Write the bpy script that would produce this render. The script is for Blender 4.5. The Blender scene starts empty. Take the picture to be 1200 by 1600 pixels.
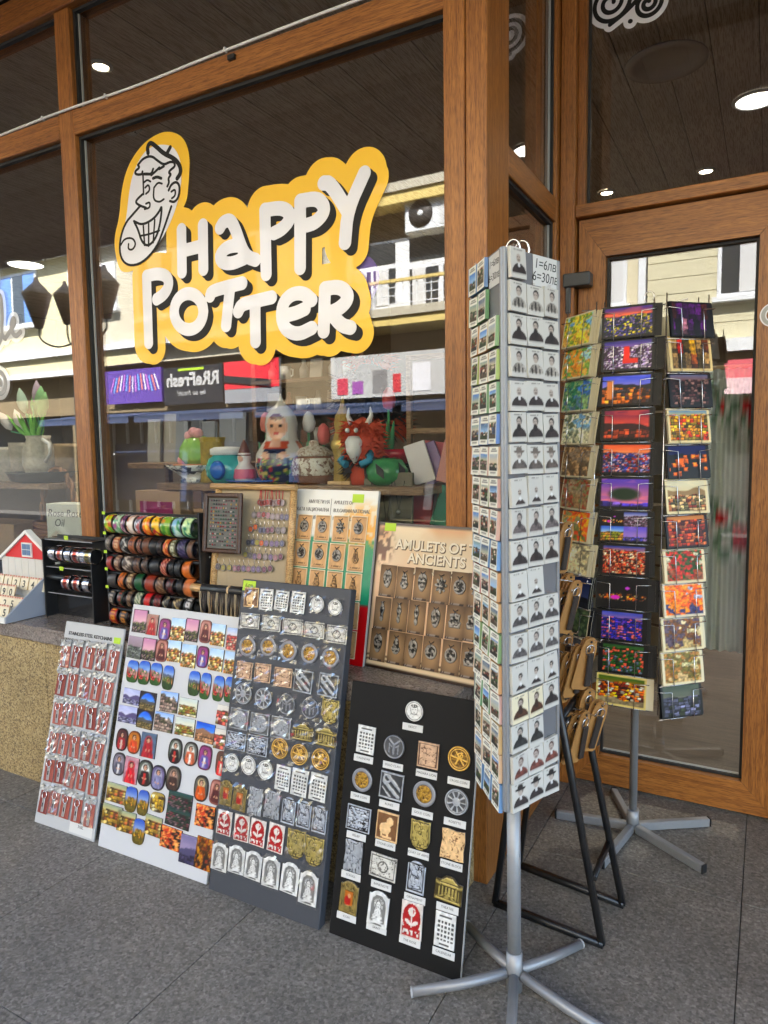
import bpy, math, random
import numpy as np
from mathutils import Matrix, Vector
R = math.radians
PI = math.pi
S = bpy.context.scene
COL = S.collection
rnd = random.Random(7)

# ------------------------------------------------------------------ camera
cam = bpy.data.cameras.new('camera')
camo = bpy.data.objects.new('camera', cam)
COL.objects.link(camo)
cam.sensor_fit = 'VERTICAL'; cam.sensor_height = 24.0; cam.lens = 1093.64 / 1600 * 24.0
cam.clip_start = 0.05; cam.clip_end = 500
pit, yaw, rol = 0.0923489, 0.503464, -0.0142817
fw = Vector((-math.sin(yaw) * math.cos(pit), math.cos(yaw) * math.cos(pit), -math.sin(pit)))
rt = Vector((math.cos(yaw), math.sin(yaw), 0)); up = rt.cross(fw)
rt2 = rt * math.cos(rol) + up * math.sin(rol); up2 = -rt * math.sin(rol) + up * math.cos(rol)
camo.matrix_world = Matrix(((rt2.x, up2.x, -fw.x, 0), (rt2.y, up2.y, -fw.y, 0), (rt2.z, up2.z, -fw.z, 1.35), (0, 0, 0, 1)))
S.camera = camo

# ------------------------------------------------------------------ world, sun, exposure
SUN_EL, SUN_AZ = 56.0, 10.0          # the sun stands behind the shop, high, a little to the right
wd = bpy.data.worlds.new('World'); S.world = wd; wd.use_nodes = True
nt = wd.node_tree; bg = nt.nodes['Background']
sky = nt.nodes.new('ShaderNodeTexSky'); sky.sky_type = 'NISHITA'; sky.sun_disc = False
sky.sun_elevation = R(SUN_EL); sky.sun_rotation = R(SUN_AZ)
nt.links.new(sky.outputs[0], bg.inputs[0]); bg.inputs[1].default_value = 0.15
sun = bpy.data.lights.new('sun', 'SUN'); sun.energy = 5.0; sun.angle = R(0.5); sun.color = (1, 0.95, 0.87)
suno = bpy.data.objects.new('sun', sun); COL.objects.link(suno)
suno.rotation_euler = (-R(90 - SUN_EL), 0, -R(SUN_AZ))
S.view_settings.view_transform = 'Standard'; S.view_settings.look = 'None'
S.view_settings.exposure = 3.2; S.view_settings.gamma = 1.0; S.view_settings.use_curve_mapping = False
S.render.engine = 'CYCLES'
S.cycles.max_bounces = 8; S.cycles.diffuse_bounces = 4; S.cycles.glossy_bounces = 4; S.cycles.transparent_max_bounces = 16
S.cycles.sample_clamp_indirect = 6.0; S.cycles.caustics_reflective = False; S.cycles.caustics_refractive = False
S.cycles.use_denoising = True

# ------------------------------------------------------------------ helpers
def lin(c):
    c = np.asarray(c, float)
    return np.where(c <= 0.04045, c / 12.92, ((c + 0.055) / 1.055) ** 2.4)
def frameM(o, x, y, z):
    return Matrix(((x[0], y[0], z[0], o[0]), (x[1], y[1], z[1], o[1]), (x[2], y[2], z[2], o[2]), (0, 0, 0, 1)))
def T(x, y, z=0.0): return Matrix.Translation((x, y, z))
def RZ(a): return Matrix.Rotation(a, 4, 'Z')
def RX(a): return Matrix.Rotation(a, 4, 'X')
def RY(a): return Matrix.Rotation(a, 4, 'Y')

class MB:
    """collects faces; becomes one mesh"""
    def __init__(s): s.v = []; s.f = []; s.sm = []
    def add(s, vs, fs, smooth=False):
        b = len(s.v); s.v += [tuple(p) for p in vs]
        s.f += [[b + i for i in f] for f in fs]; s.sm += [smooth] * len(fs); return s
    def box(s, x0, x1, y0, y1, z0, z1, bev=0.0, M=None):
        if bev > 0:
            b = min(bev, (x1 - x0) * .45, (y1 - y0) * .45, (z1 - z0) * .45); vs = []; 
            X, Y, Z = (x0, x1), (y0, y1), (z0, z1); idx = {}
            for i in (0, 1):
                for j in (0, 1):
                    for k in (0, 1):
                        sx, sy, sz = 1 - 2 * i, 1 - 2 * j, 1 - 2 * k
                        p = (X[i], Y[j], Z[k])
                        idx[i, j, k, 0] = len(vs); vs.append((p[0], p[1] + sy * b, p[2] + sz * b))
                        idx[i, j, k, 1] = len(vs); vs.append((p[0] + sx * b, p[1], p[2] + sz * b))
                        idx[i, j, k, 2] = len(vs); vs.append((p[0] + sx * b, p[1] + sy * b, p[2]))
            fs = []
            for i in (0, 1):
                fs.append([idx[i, 0, 0, 0], idx[i, 1, 0, 0], idx[i, 1, 1, 0], idx[i, 0, 1, 0]])
                fs.append([idx[0, i, 0, 1], idx[1, i, 0, 1], idx[1, i, 1, 1], idx[0, i, 1, 1]])
                fs.append([idx[0, 0, i, 2], idx[1, 0, i, 2], idx[1, 1, i, 2], idx[0, 1, i, 2]])
                for j in (0, 1):
                    fs.append([idx[i, j, 0, 0], idx[i, j, 1, 0], idx[i, j, 1, 1], idx[i, j, 0, 1]])
                    fs.append([idx[i, 0, j, 0], idx[i, 1, j, 0], idx[i, 1, j, 2], idx[i, 0, j, 2]])
                    fs.append([idx[0, i, j, 1], idx[1, i, j, 1], idx[1, i, j, 2], idx[0, i, j, 2]])
                    for k in (0, 1): fs.append([idx[i, j, k, 0], idx[i, j, k, 1], idx[i, j, k, 2]])
        else:
            vs = [(x, y, z) for x in (x0, x1) for y in (y0, y1) for z in (z0, z1)]
            fs = [[0, 1, 3, 2], [4, 6, 7, 5], [0, 4, 5, 1], [2, 3, 7, 6], [0, 2, 6, 4], [1, 5, 7, 3]]
        if M is not None: vs = [tuple(M @ Vector(p)) for p in vs]
        return s.add(vs, fs)
    def tube(s, pts, r, n=8, cap=True, closed=False):
        pts = [Vector(p) for p in pts]; m = len(pts); rs = r if isinstance(r, (list, tuple)) else [r] * m
        vs = []; prev = None
        for i, p in enumerate(pts):
            if closed: t = pts[(i + 1) % m] - pts[i - 1]
            else: t = pts[min(i + 1, m - 1)] - pts[max(i - 1, 0)]
            t.normalize()
            if prev is None: a = t.orthogonal().normalized()
            else:
                a = prev - t * prev.dot(t)
                a = a.normalized() if a.length > 1e-6 else t.orthogonal().normalized()
            prev = a; b = t.cross(a)
            for k in range(n):
                q = 2 * PI * k / n
                vs.append(p + (a * math.cos(q) + b * math.sin(q)) * rs[i])
        fs = []
        for i in range(m if closed else m - 1):
            j = (i + 1) % m
            for k in range(n): fs.append([i * n + k, i * n + (k + 1) % n, j * n + (k + 1) % n, j * n + k])
        s.add(vs, fs, True)
        if cap and not closed:
            b = len(s.v) - len(vs)
            s.f += [[b + k for k in range(n)][::-1], [b + (m - 1) * n + k for k in range(n)]]; s.sm += [False, False]
        return s
    def lathe(s, prof, n=20, c=(0, 0, 0), cap=True, M=None, fx=None):
        vs = []
        for r, z in prof:
            for k in range(n):
                a = 2 * PI * k / n; rr = r * (fx(a, z) if fx else 1)
                vs.append((c[0] + rr * math.cos(a), c[1] + rr * math.sin(a), c[2] + z))
        if M is not None: vs = [tuple(M @ Vector(p)) for p in vs]
        fs = [[i * n + k, i * n + (k + 1) % n, (i + 1) * n + (k + 1) % n, (i + 1) * n + k] for i in range(len(prof) - 1) for k in range(n)]
        b = len(s.v); s.add(vs, fs, True)
        if cap:
            s.f += [[b + k for k in range(n)][::-1], [b + (len(prof) - 1) * n + k for k in range(n)]]; s.sm += [False, False]
        return s
    def prism(s, poly, z0, z1, M=None):
        n = len(poly); vs = [(p[0], p[1], z0) for p in poly] + [(p[0], p[1], z1) for p in poly]
        if M is not None: vs = [tuple(M @ Vector(p)) for p in vs]
        fs = [list(range(n))[::-1], list(range(n, 2 * n))] + [[i, (i + 1) % n, n + (i + 1) % n, n + i] for i in range(n)]
        return s.add(vs, fs)
    def ball(s, c, r, n=12, m=8, sc=(1, 1, 1)):
        return s.lathe([(max(1e-4, r * sc[0] * math.sin(PI * i / m)), -r * sc[2] * math.cos(PI * i / m)) for i in range(m + 1)], n, c)
    def mesh(s, name, mat=None):
        me = bpy.data.meshes.new(name); me.from_pydata(s.v, [], s.f); me.update()
        if any(s.sm): me.polygons.foreach_set('use_smooth', s.sm)
        if mat is not None: me.materials.append(mat)
        return me

def link(name, me, parent=None, M=None, mat=None, **props):
    if isinstance(me, MB): me = me.mesh(name, mat)
    o = bpy.data.objects.new(name, me); COL.objects.link(o)
    if parent is not None: o.parent = parent
    if M is not None: o.matrix_basis = M
    for k, v in props.items(): o[k] = v
    return o
def thing(name, me, label, cat, group=None, M=None, mat=None, parent=None):
    o = link(name, me, None, M, mat, label=label, category=cat)
    if group: o['group'] = group
    return o
def empty(name, label, cat, group=None, M=None):
    o = bpy.data.objects.new(name, None); o.empty_display_size = .05; COL.objects.link(o)
    if M is not None: o.matrix_basis = M
    o['label'] = label; o['category'] = cat
    if group: o['group'] = group
    return o
def struct(name, me, mat=None, parent=None, M=None):
    o = link(name, me, parent, M, mat); o['kind'] = 'structure'; return o
ORD = ['first', 'second', 'third', 'fourth', 'fifth', 'sixth', 'seventh', 'eighth', 'ninth', 'tenth', 'eleventh', 'twelfth', 'thirteenth', 'fourteenth', 'fifteenth', 'sixteenth', 'seventeenth', 'eighteenth']
def text(s, size, mat, parent, M, name='lettering', align='CENTER', ext=0.0006, sx=1.0, shear=0.0, bold=0.0):
    c = bpy.data.curves.new(name, 'FONT'); c.body = s; c.size = size; c.align_x = align; c.align_y = 'CENTER'
    c.extrude = ext; c.materials.append(mat); c.shear = shear; c.offset = bold; c.resolution_u = 3
    o = bpy.data.objects.new(name, c); COL.objects.link(o); o.parent = parent
    o.matrix_basis = M @ Matrix.Diagonal((sx, 1, 1, 1)); return o

# outlines of thick pen strokes: distance field -> contours -> filled flat curve
def sdf_strokes(strokes, X, Z):
    D = np.full(X.shape, 9.0)
    for pts, r in strokes:
        for (x0, z0), (x1, z1) in zip(pts[:-1], pts[1:]):
            dx, dz = x1 - x0, z1 - z0; L = dx * dx + dz * dz + 1e-12
            t = np.clip(((X - x0) * dx + (Z - z0) * dz) / L, 0, 1)
            D = np.minimum(D, np.hypot(X - x0 - t * dx, Z - z0 - t * dz) - r)
    return D
def sdf_poly(poly, X, Z):
    D = np.full(X.shape, 9.0); ins = np.zeros(X.shape, bool); n = len(poly)
    for i in range(n):
        x0, z0 = poly[i]; x1, z1 = poly[(i + 1) % n]
        dx, dz = x1 - x0, z1 - z0; L = dx * dx + dz * dz + 1e-12
        t = np.clip(((X - x0) * dx + (Z - z0) * dz) / L, 0, 1)
        D = np.minimum(D, np.hypot(X - x0 - t * dx, Z - z0 - t * dz))
        c = ((z0 > Z) != (z1 > Z)) & (X < (x1 - x0) * (Z - z0) / (z1 - z0 + 1e-12) + x0); ins ^= c
    return np.where(ins, -D, D)
def smooth_poly(p, it=2, closed=True):
    for _ in range(it):
        q = []
        m = len(p)
        for i in range(m if closed else m - 1):
            a, b = p[i], p[(i + 1) % m]
            q += [(a[0] * .75 + b[0] * .25, a[1] * .75 + b[1] * .25), (a[0] * .25 + b[0] * .75, a[1] * .25 + b[1] * .75)]
        p = q if closed else [p[0]] + q + [p[-1]]
    return p
def contours(D, xs, zs):
    nx, nz = len(xs), len(zs); ins = D < 0; nxt = {}
    def pt(a, b):
        va, vb = D[a], D[b]; t = va / (va - vb)
        return (xs[a[1]] + t * (xs[b[1]] - xs[a[1]]), zs[a[0]] + t * (zs[b[0]] - zs[a[0]]))
    code = ins[:-1, :-1] * 1 + ins[:-1, 1:] * 2 + ins[1:, 1:] * 4 + ins[1:, :-1] * 8
    P = {}
    TAB = {1: [(3, 0)], 2: [(0, 1)], 3: [(3, 1)], 4: [(1, 2)], 5: [(3, 0), (1, 2)], 6: [(0, 2)], 7: [(3, 2)], 8: [(2, 3)], 9: [(2, 0)], 10: [(0, 1), (2, 3)], 11: [(2, 1)], 12: [(1, 3)], 13: [(1, 0)], 14: [(0, 3)]}
    for i, j in np.argwhere((code > 0) & (code < 15)):
        c4 = [(i, j), (i, j + 1), (i + 1, j + 1), (i + 1, j)]
        for e0, e1 in TAB[int(code[i, j])]:
            ks = []
            for e in (e0, e1):
                a, b = c4[e], c4[(e + 1) % 4]; k = (min(a, b), max(a, b)); P[k] = pt(k[0], k[1]); ks.append(k)
            nxt[ks[0]] = ks[1]
    out = []
    while nxt:
        k0 = next(iter(nxt)); k = k0; loop = []
        while k in nxt: loop.append(P[k]); k = nxt.pop(k)
        if len(loop) > 5: out.append(loop)
    return out
def flat_shape(name, loops, mat, parent, M, ext=0.0004):
    c = bpy.data.curves.new(name, 'CURVE'); c.dimensions = '2D'; c.fill_mode = 'BOTH'; c.extrude = ext; c.materials.append(mat)
    for lp in loops:
        sp = c.splines.new('POLY'); sp.points.add(len(lp) - 1); sp.use_cyclic_u = True
        sp.points.foreach_set('co', [t for p in lp for t in (p[0], p[1], 0, 1)])
    return link(name, c, parent, M)

# ------------------------------------------------------------------ materials
def new_mat(name):
    m = bpy.data.materials.new(name); m.use_nodes = True
    return m, m.node_tree, m.node_tree.nodes['Principled BSDF']
def pbr(name, c, rough=.5, metal=0., spec=.5, bump=0., bscale=60., var=0., coat=0., emis=None, estr=0.):
    m, t, b = new_mat(name)
    b.inputs['Base Color'].default_value = (*c, 1); b.inputs['Roughness'].default_value = rough; b.inputs['Metallic'].default_value = metal
    b.inputs['Specular IOR Level'].default_value = spec; b.inputs['Coat Weight'].default_value = coat
    if emis is not None: b.inputs['Emission Color'].default_value = (*emis, 1); b.inputs['Emission Strength'].default_value = estr
    if bump or var:
        co = t.nodes.new('ShaderNodeTexCoord'); n = t.nodes.new('ShaderNodeTexNoise'); n.inputs['Scale'].default_value = bscale; n.inputs['Detail'].default_value = 4
        t.links.new(co.outputs['Object'], n.inputs['Vector'])
        if bump:
            bp = t.nodes.new('ShaderNodeBump'); bp.inputs['Strength'].default_value = bump; bp.inputs['Distance'].default_value = .002
            t.links.new(n.outputs['Fac'], bp.inputs['Height']); t.links.new(bp.outputs[0], b.inputs['Normal'])
        if var:
            mx = t.nodes.new('ShaderNodeMix'); mx.data_type = 'RGBA'
            mx.inputs['A'].default_value = (*[x * (1 - var) for x in c], 1); mx.inputs['B'].default_value = (*[min(1, x * (1 + var)) for x in c], 1)
            t.links.new(n.outputs['Fac'], mx.inputs['Factor']); t.links.new(mx.outputs['Result'], b.inputs['Base Color'])
    return m
def wood(name, axis, c0, c1, rough=.42, sc=1.35):
    """oak-grain laminate, grain along one axis of the world"""
    m, t, b = new_mat(name); N = t.nodes; Lk = t.links
    co = N.new('ShaderNodeTexCoord'); mp = N.new('ShaderNodeMapping'); Lk.new(co.outputs['Object'], mp.inputs[0])
    s = [70 * sc] * 3; s[axis] = 1.6 * sc; mp.inputs['Scale'].default_value = s
    n = N.new('ShaderNodeTexNoise'); n.inputs['Scale'].default_value = 1.0; n.inputs['Detail'].default_value = 6; n.inputs['Roughness'].default_value = .65; n.inputs['Distortion'].default_value = .6
    Lk.new(mp.outputs[0], n.inputs['Vector'])
    mp2 = N.new('ShaderNodeMapping'); Lk.new(co.outputs['Object'], mp2.inputs[0]); s2 = [420 * sc] * 3; s2[axis] = 22 * sc; mp2.inputs['Scale'].default_value = s2
    n2 = N.new('ShaderNodeTexNoise'); n2.inputs['Scale'].default_value = 1.0; n2.inputs['Detail'].default_value = 2; Lk.new(mp2.outputs[0], n2.inputs['Vector'])
    n3 = N.new('ShaderNodeTexNoise'); n3.inputs['Scale'].default_value = 2.2; Lk.new(co.outputs['Object'], n3.inputs['Vector'])
    cr = N.new('ShaderNodeValToRGB'); cr.color_ramp.elements[0].position = .3; cr.color_ramp.elements[1].position = .68
    cr.color_ramp.elements[0].color = (*c0, 1); cr.color_ramp.elements[1].color = (*c1, 1); Lk.new(n.outputs['Fac'], cr.inputs[0])
    cr2 = N.new('ShaderNodeValToRGB'); cr2.color_ramp.elements[0].position = .40; cr2.color_ramp.elements[1].position = .52
    cr2.color_ramp.elements[0].color = (.45, .40, .36, 1); cr2.color_ramp.elements[1].color = (1, 1, 1, 1); Lk.new(n2.outputs['Fac'], cr2.inputs[0])
    mx = N.new('ShaderNodeMix'); mx.data_type = 'RGBA'; mx.blend_type = 'MULTIPLY'; mx.inputs['Factor'].default_value = .75
    Lk.new(cr.outputs[0], mx.inputs['A']); Lk.new(cr2.outputs[0], mx.inputs['B'])
    mx2 = N.new('ShaderNodeMix'); mx2.data_type = 'RGBA'; mx2.blend_type = 'MULTIPLY'; mx2.inputs['Factor'].default_value = .35
    cr3 = N.new('ShaderNodeValToRGB'); cr3.color_ramp.elements[0].color = (.55, .5, .45, 1); cr3.color_ramp.elements[0].position = .35; cr3.color_ramp.elements[1].position = .65; Lk.new(n3.outputs['Fac'], cr3.inputs[0])
    Lk.new(mx.outputs['Result'], mx2.inputs['A']); Lk.new(cr3.outputs[0], mx2.inputs['B'])
    Lk.new(mx2.outputs['Result'], b.inputs['Base Color']); b.inputs['Roughness'].default_value = rough
    bp = N.new('ShaderNodeBump'); bp.inputs['Strength'].default_value = .35; bp.inputs['Distance'].default_value = .0012; Lk.new(n2.outputs['Fac'], bp.inputs['Height']); Lk.new(bp.outputs[0], b.inputs['Normal'])
    return m
def speckle(name, cols, scale, rough=.5, spec=.5, bump=.1, stops=None, big=1.5, bigamt=.3, cellmix=.45):
    """stone: crystal cells of several colours, with slow wear stains"""
    m, t, b = new_mat(name); N = t.nodes; Lk = t.links
    co = N.new('ShaderNodeNewGeometry')
    nz = N.new('ShaderNodeTexNoise'); nz.inputs['Scale'].default_value = scale; nz.inputs['Detail'].default_value = 6; nz.inputs['Roughness'].default_value = .8; Lk.new(co.outputs['Position'], nz.inputs['Vector'])
    vo = N.new('ShaderNodeTexVoronoi'); vo.inputs['Scale'].default_value = scale * 1.6; Lk.new(co.outputs['Position'], vo.inputs['Vector'])
    sep = N.new('ShaderNodeSeparateColor'); Lk.new(vo.outputs['Color'], sep.inputs[0])
    ad = N.new('ShaderNodeMath'); ad.operation = 'MULTIPLY_ADD'; ad.inputs[1].default_value = cellmix; Lk.new(sep.outputs[0], ad.inputs[0])
    ml = N.new('ShaderNodeMath'); ml.operation = 'MULTIPLY'; ml.inputs[1].default_value = 1 - cellmix; Lk.new(nz.outputs['Fac'], ml.inputs[0]); Lk.new(ml.outputs[0], ad.inputs[2])
    cr = N.new('ShaderNodeValToRGB'); e = cr.color_ramp.elements; k = len(cols)
    st = stops or [.25 + .5 * i / (k - 1) for i in range(k)]
    while len(e) < k: e.new(.5)
    for i in range(k): e[i].position = st[i]; e[i].color = (*cols[i], 1)
    Lk.new(ad.outputs[0], cr.inputs[0])
    nb = N.new('ShaderNodeTexNoise'); nb.inputs['Scale'].default_value = big; nb.inputs['Detail'].default_value = 5; nb.inputs['Roughness'].default_value = .7; Lk.new(co.outputs['Position'], nb.inputs['Vector'])
    cb = N.new('ShaderNodeValToRGB'); cb.color_ramp.elements[0].position = .3; cb.color_ramp.elements[1].position = .7
    cb.color_ramp.elements[0].color = (1 - bigamt, 1 - bigamt, 1 - bigamt, 1); cb.color_ramp.elements[1].color = (1 + bigamt * .4,) * 3 + (1,); Lk.new(nb.outputs['Fac'], cb.inputs[0])
    mx = N.new('ShaderNodeMix'); mx.data_type = 'RGBA'; mx.blend_type = 'MULTIPLY'; mx.inputs['Factor'].default_value = 1
    Lk.new(cr.outputs[0], mx.inputs['A']); Lk.new(cb.outputs[0], mx.inputs['B']); Lk.new(mx.outputs['Result'], b.inputs['Base Color'])
    b.inputs['Specular IOR Level'].default_value = spec
    rr = N.new('ShaderNodeMapRange'); rr.inputs['To Min'].default_value = rough - .1; rr.inputs['To Max'].default_value = rough + .12; Lk.new(nb.outputs['Fac'], rr.inputs['Value']); Lk.new(rr.outputs[0], b.inputs['Roughness'])
    bp = N.new('ShaderNodeBump'); bp.inputs['Strength'].default_value = bump; bp.inputs['Distance'].default_value = .002; Lk.new(nz.outputs['Fac'], bp.inputs['Height']); Lk.new(bp.outputs[0], b.inputs['Normal'])
    return m
def attr_mat(name, rough=.4, metal=0., spec=.5, coat=0., bump=0.):
    m, t, b = new_mat(name); a = t.nodes.new('ShaderNodeAttribute'); a.attribute_name = 'Col'
    t.links.new(a.outputs['Color'], b.inputs['Base Color'])
    b.inputs['Roughness'].default_value = rough; b.inputs['Metallic'].default_value = metal; b.inputs['Specular IOR Level'].default_value = spec; b.inputs['Coat Weight'].default_value = coat
    b.inputs['Coat Roughness'].default_value = .1
    return m
def glass(name, f0, f1, tint=(1, 1, 1), rough=0.0, power=3.0, wob=0.0):
    """thin pane: clear, with a mirror part that grows with the viewing angle"""
    m = bpy.data.materials.new(name); m.use_nodes = True; t = m.node_tree; N = t.nodes; Lk = t.links; N.clear()
    out = N.new('ShaderNodeOutputMaterial'); mix = N.new('ShaderNodeMixShader'); tr = N.new('ShaderNodeBsdfTransparent'); gl = N.new('ShaderNodeBsdfGlossy')
    tr.inputs[0].default_value = (*tint, 1); gl.inputs['Roughness'].default_value = rough
    lw = N.new('ShaderNodeLayerWeight'); lw.inputs['Blend'].default_value = .5
    pw = N.new('ShaderNodeMath'); pw.operation = 'POWER'; pw.inputs[1].default_value = power; Lk.new(lw.outputs['Facing'], pw.inputs[0])
    mr = N.new('ShaderNodeMapRange'); mr.inputs['To Min'].default_value = f0; mr.inputs['To Max'].default_value = f1; Lk.new(pw.outputs[0], mr.inputs['Value'])
    Lk.new(mr.outputs[0], mix.inputs[0]); Lk.new(tr.outputs[0], mix.inputs[1]); Lk.new(gl.outputs[0], mix.inputs[2]); Lk.new(mix.outputs[0], out.inputs[0])
    if wob:
        co = N.new('ShaderNodeTexCoord'); nz = N.new('ShaderNodeTexNoise'); nz.inputs['Scale'].default_value = 1.3; Lk.new(co.outputs['Object'], nz.inputs['Vector'])
        bp = N.new('ShaderNodeBump'); bp.inputs['Strength'].default_value = wob; bp.inputs['Distance'].default_value = .004; Lk.new(nz.outputs['Fac'], bp.inputs['Height']); Lk.new(bp.outputs[0], gl.inputs['Normal'])
    return m

W0, W1 = (.21, .070, .013), (.48, .185, .038)
MW = {a: wood('oak_laminate_' + 'xyz'[a], a, W0, W1) for a in (0, 1, 2)}
M_floor = speckle('dark_floor_stone', [(.086, .078, .068), (.16, .147, .129), (.205, .188, .166), (.33, .306, .275)], 86, rough=.55, spec=.35, bump=.3, stops=[.30, .45, .55, .70], big=2.2, bigamt=.28, cellmix=.22)
M_granite = speckle('yellow_granite', [(.12, .085, .045), (.27, .19, .085), (.39, .29, .13), (.5, .39, .21)], 120, rough=.4, bump=.08, stops=[.3, .42, .55, .7], big=3, bigamt=.2)
M_slab = speckle('brown_grey_granite_slab', [(.10, .085, .075), (.21, .175, .155), (.30, .26, .235)], 130, rough=.25, bump=.04, big=4, bigamt=.2)
M_glass = glass('window_glass', .088, .75, tint=(.95, .965, .96), power=2.4, wob=.05)
M_clear = glass('clear_plastic', .05, .6, rough=.08)
M_gasket = pbr('black_rubber', (.012, .012, .012), .6)
M_greybead = pbr('grey_glazing_strip', (.35, .35, .34), .4)
M_black = pbr('black_paint', (.012, .012, .013), .42, bump=.05, bscale=200)
M_blacksheet = pbr('black_foam_board', (.006, .006, .0065), .6, spec=.22)
M_blackmetal = pbr('black_powder_coat', (.014, .014, .015), .38)
M_grey = pbr('grey_board', (.045, .05, .062), .55, bump=.03, bscale=90, var=.06)
M_greypanel = pbr('grey_rack_panel', (.15, .155, .17), .4)
M_white = pbr('white_board', (.54, .55, .575), .45)
M_paper = pbr('white_paper', (.60, .60, .59), .6)
M_ink = pbr('black_ink', (.02, .02, .022), .5)
M_steel = pbr('grey_silver_paint', (.27, .28, .295), .42, metal=.35, bump=.04, bscale=80, var=.08)
M_chrome = pbr('bright_wire', (.72, .73, .75), .22, metal=.95)
M_silver = pbr('silver_metal', (.62, .62, .62), .3, metal=.9)
M_dsilver = pbr('tarnished_silver', (.30, .29, .28), .35, metal=.85, bump=.4, bscale=400, var=.4)
M_copper = pbr('copper_cuff', (.6, .38, .3), .3, metal=.9)
M_gold = pbr('gold_metal', (.55, .4, .12), .35, metal=.9)
M_lime = pbr('lime_price_tag', (.42, .62, .03), .55)
M_tan = pbr('tan_card', (.62, .42, .22), .6, var=.05)
M_plywood = pbr('thin_plywood', (.37, .18, .052), .5, bump=.1, bscale=30, var=.2)
M_leather = pbr('dark_leather', (.03, .022, .018), .5, bump=.3, bscale=200, var=.3)
M_bamboo = wood('bamboo_pole', 2, (.45, .25, .09), (.72, .48, .22), .4, .7)
M_burlap = pbr('burlap', (.40, .32, .21), .9, bump=.6, bscale=700, var=.2)
M_darkwood = wood('dark_frame_wood', 2, (.035, .016, .01), (.10, .045, .025), .4)
M_shelfwood = wood('shelf_wood', 0, (.25, .15, .08), (.42, .28, .17), .5)
M_brownshelf = wood('brown_shelf_wood', 0, (.14, .075, .035), (.26, .15, .08), .5)
M_red = pbr('red_print', (.42, .02, .025), .45)
M_green = pbr('green_print', (.0, .22, .11), .45)
M_print = attr_mat('printed_gloss', .32, coat=.35)
M_card = attr_mat('postcard_print', .45, spec=.35)
M_matte = attr_mat('printed_matte', .6)
M_metal = attr_mat('cast_metal', .36, metal=.3)
M_plain = attr_mat('painted', .45)
M_lamp = pbr('lamp_diffuser', (.9, .88, .8), .5, emis=(1, .93, .8), estr=1.6)
M_spot = pbr('spot_lamp', (.9, .88, .8), .5, emis=(1, .85, .6), estr=5)
M_yellow = pbr('yellow_vinyl', (.88, .50, .012), .4, coat=.35)
M_vwhite = pbr('white_vinyl', (.74, .73, .78), .4, coat=.35)
M_vblack = pbr('black_vinyl', (.006, .0055, .0055), .55, spec=.3)

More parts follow.
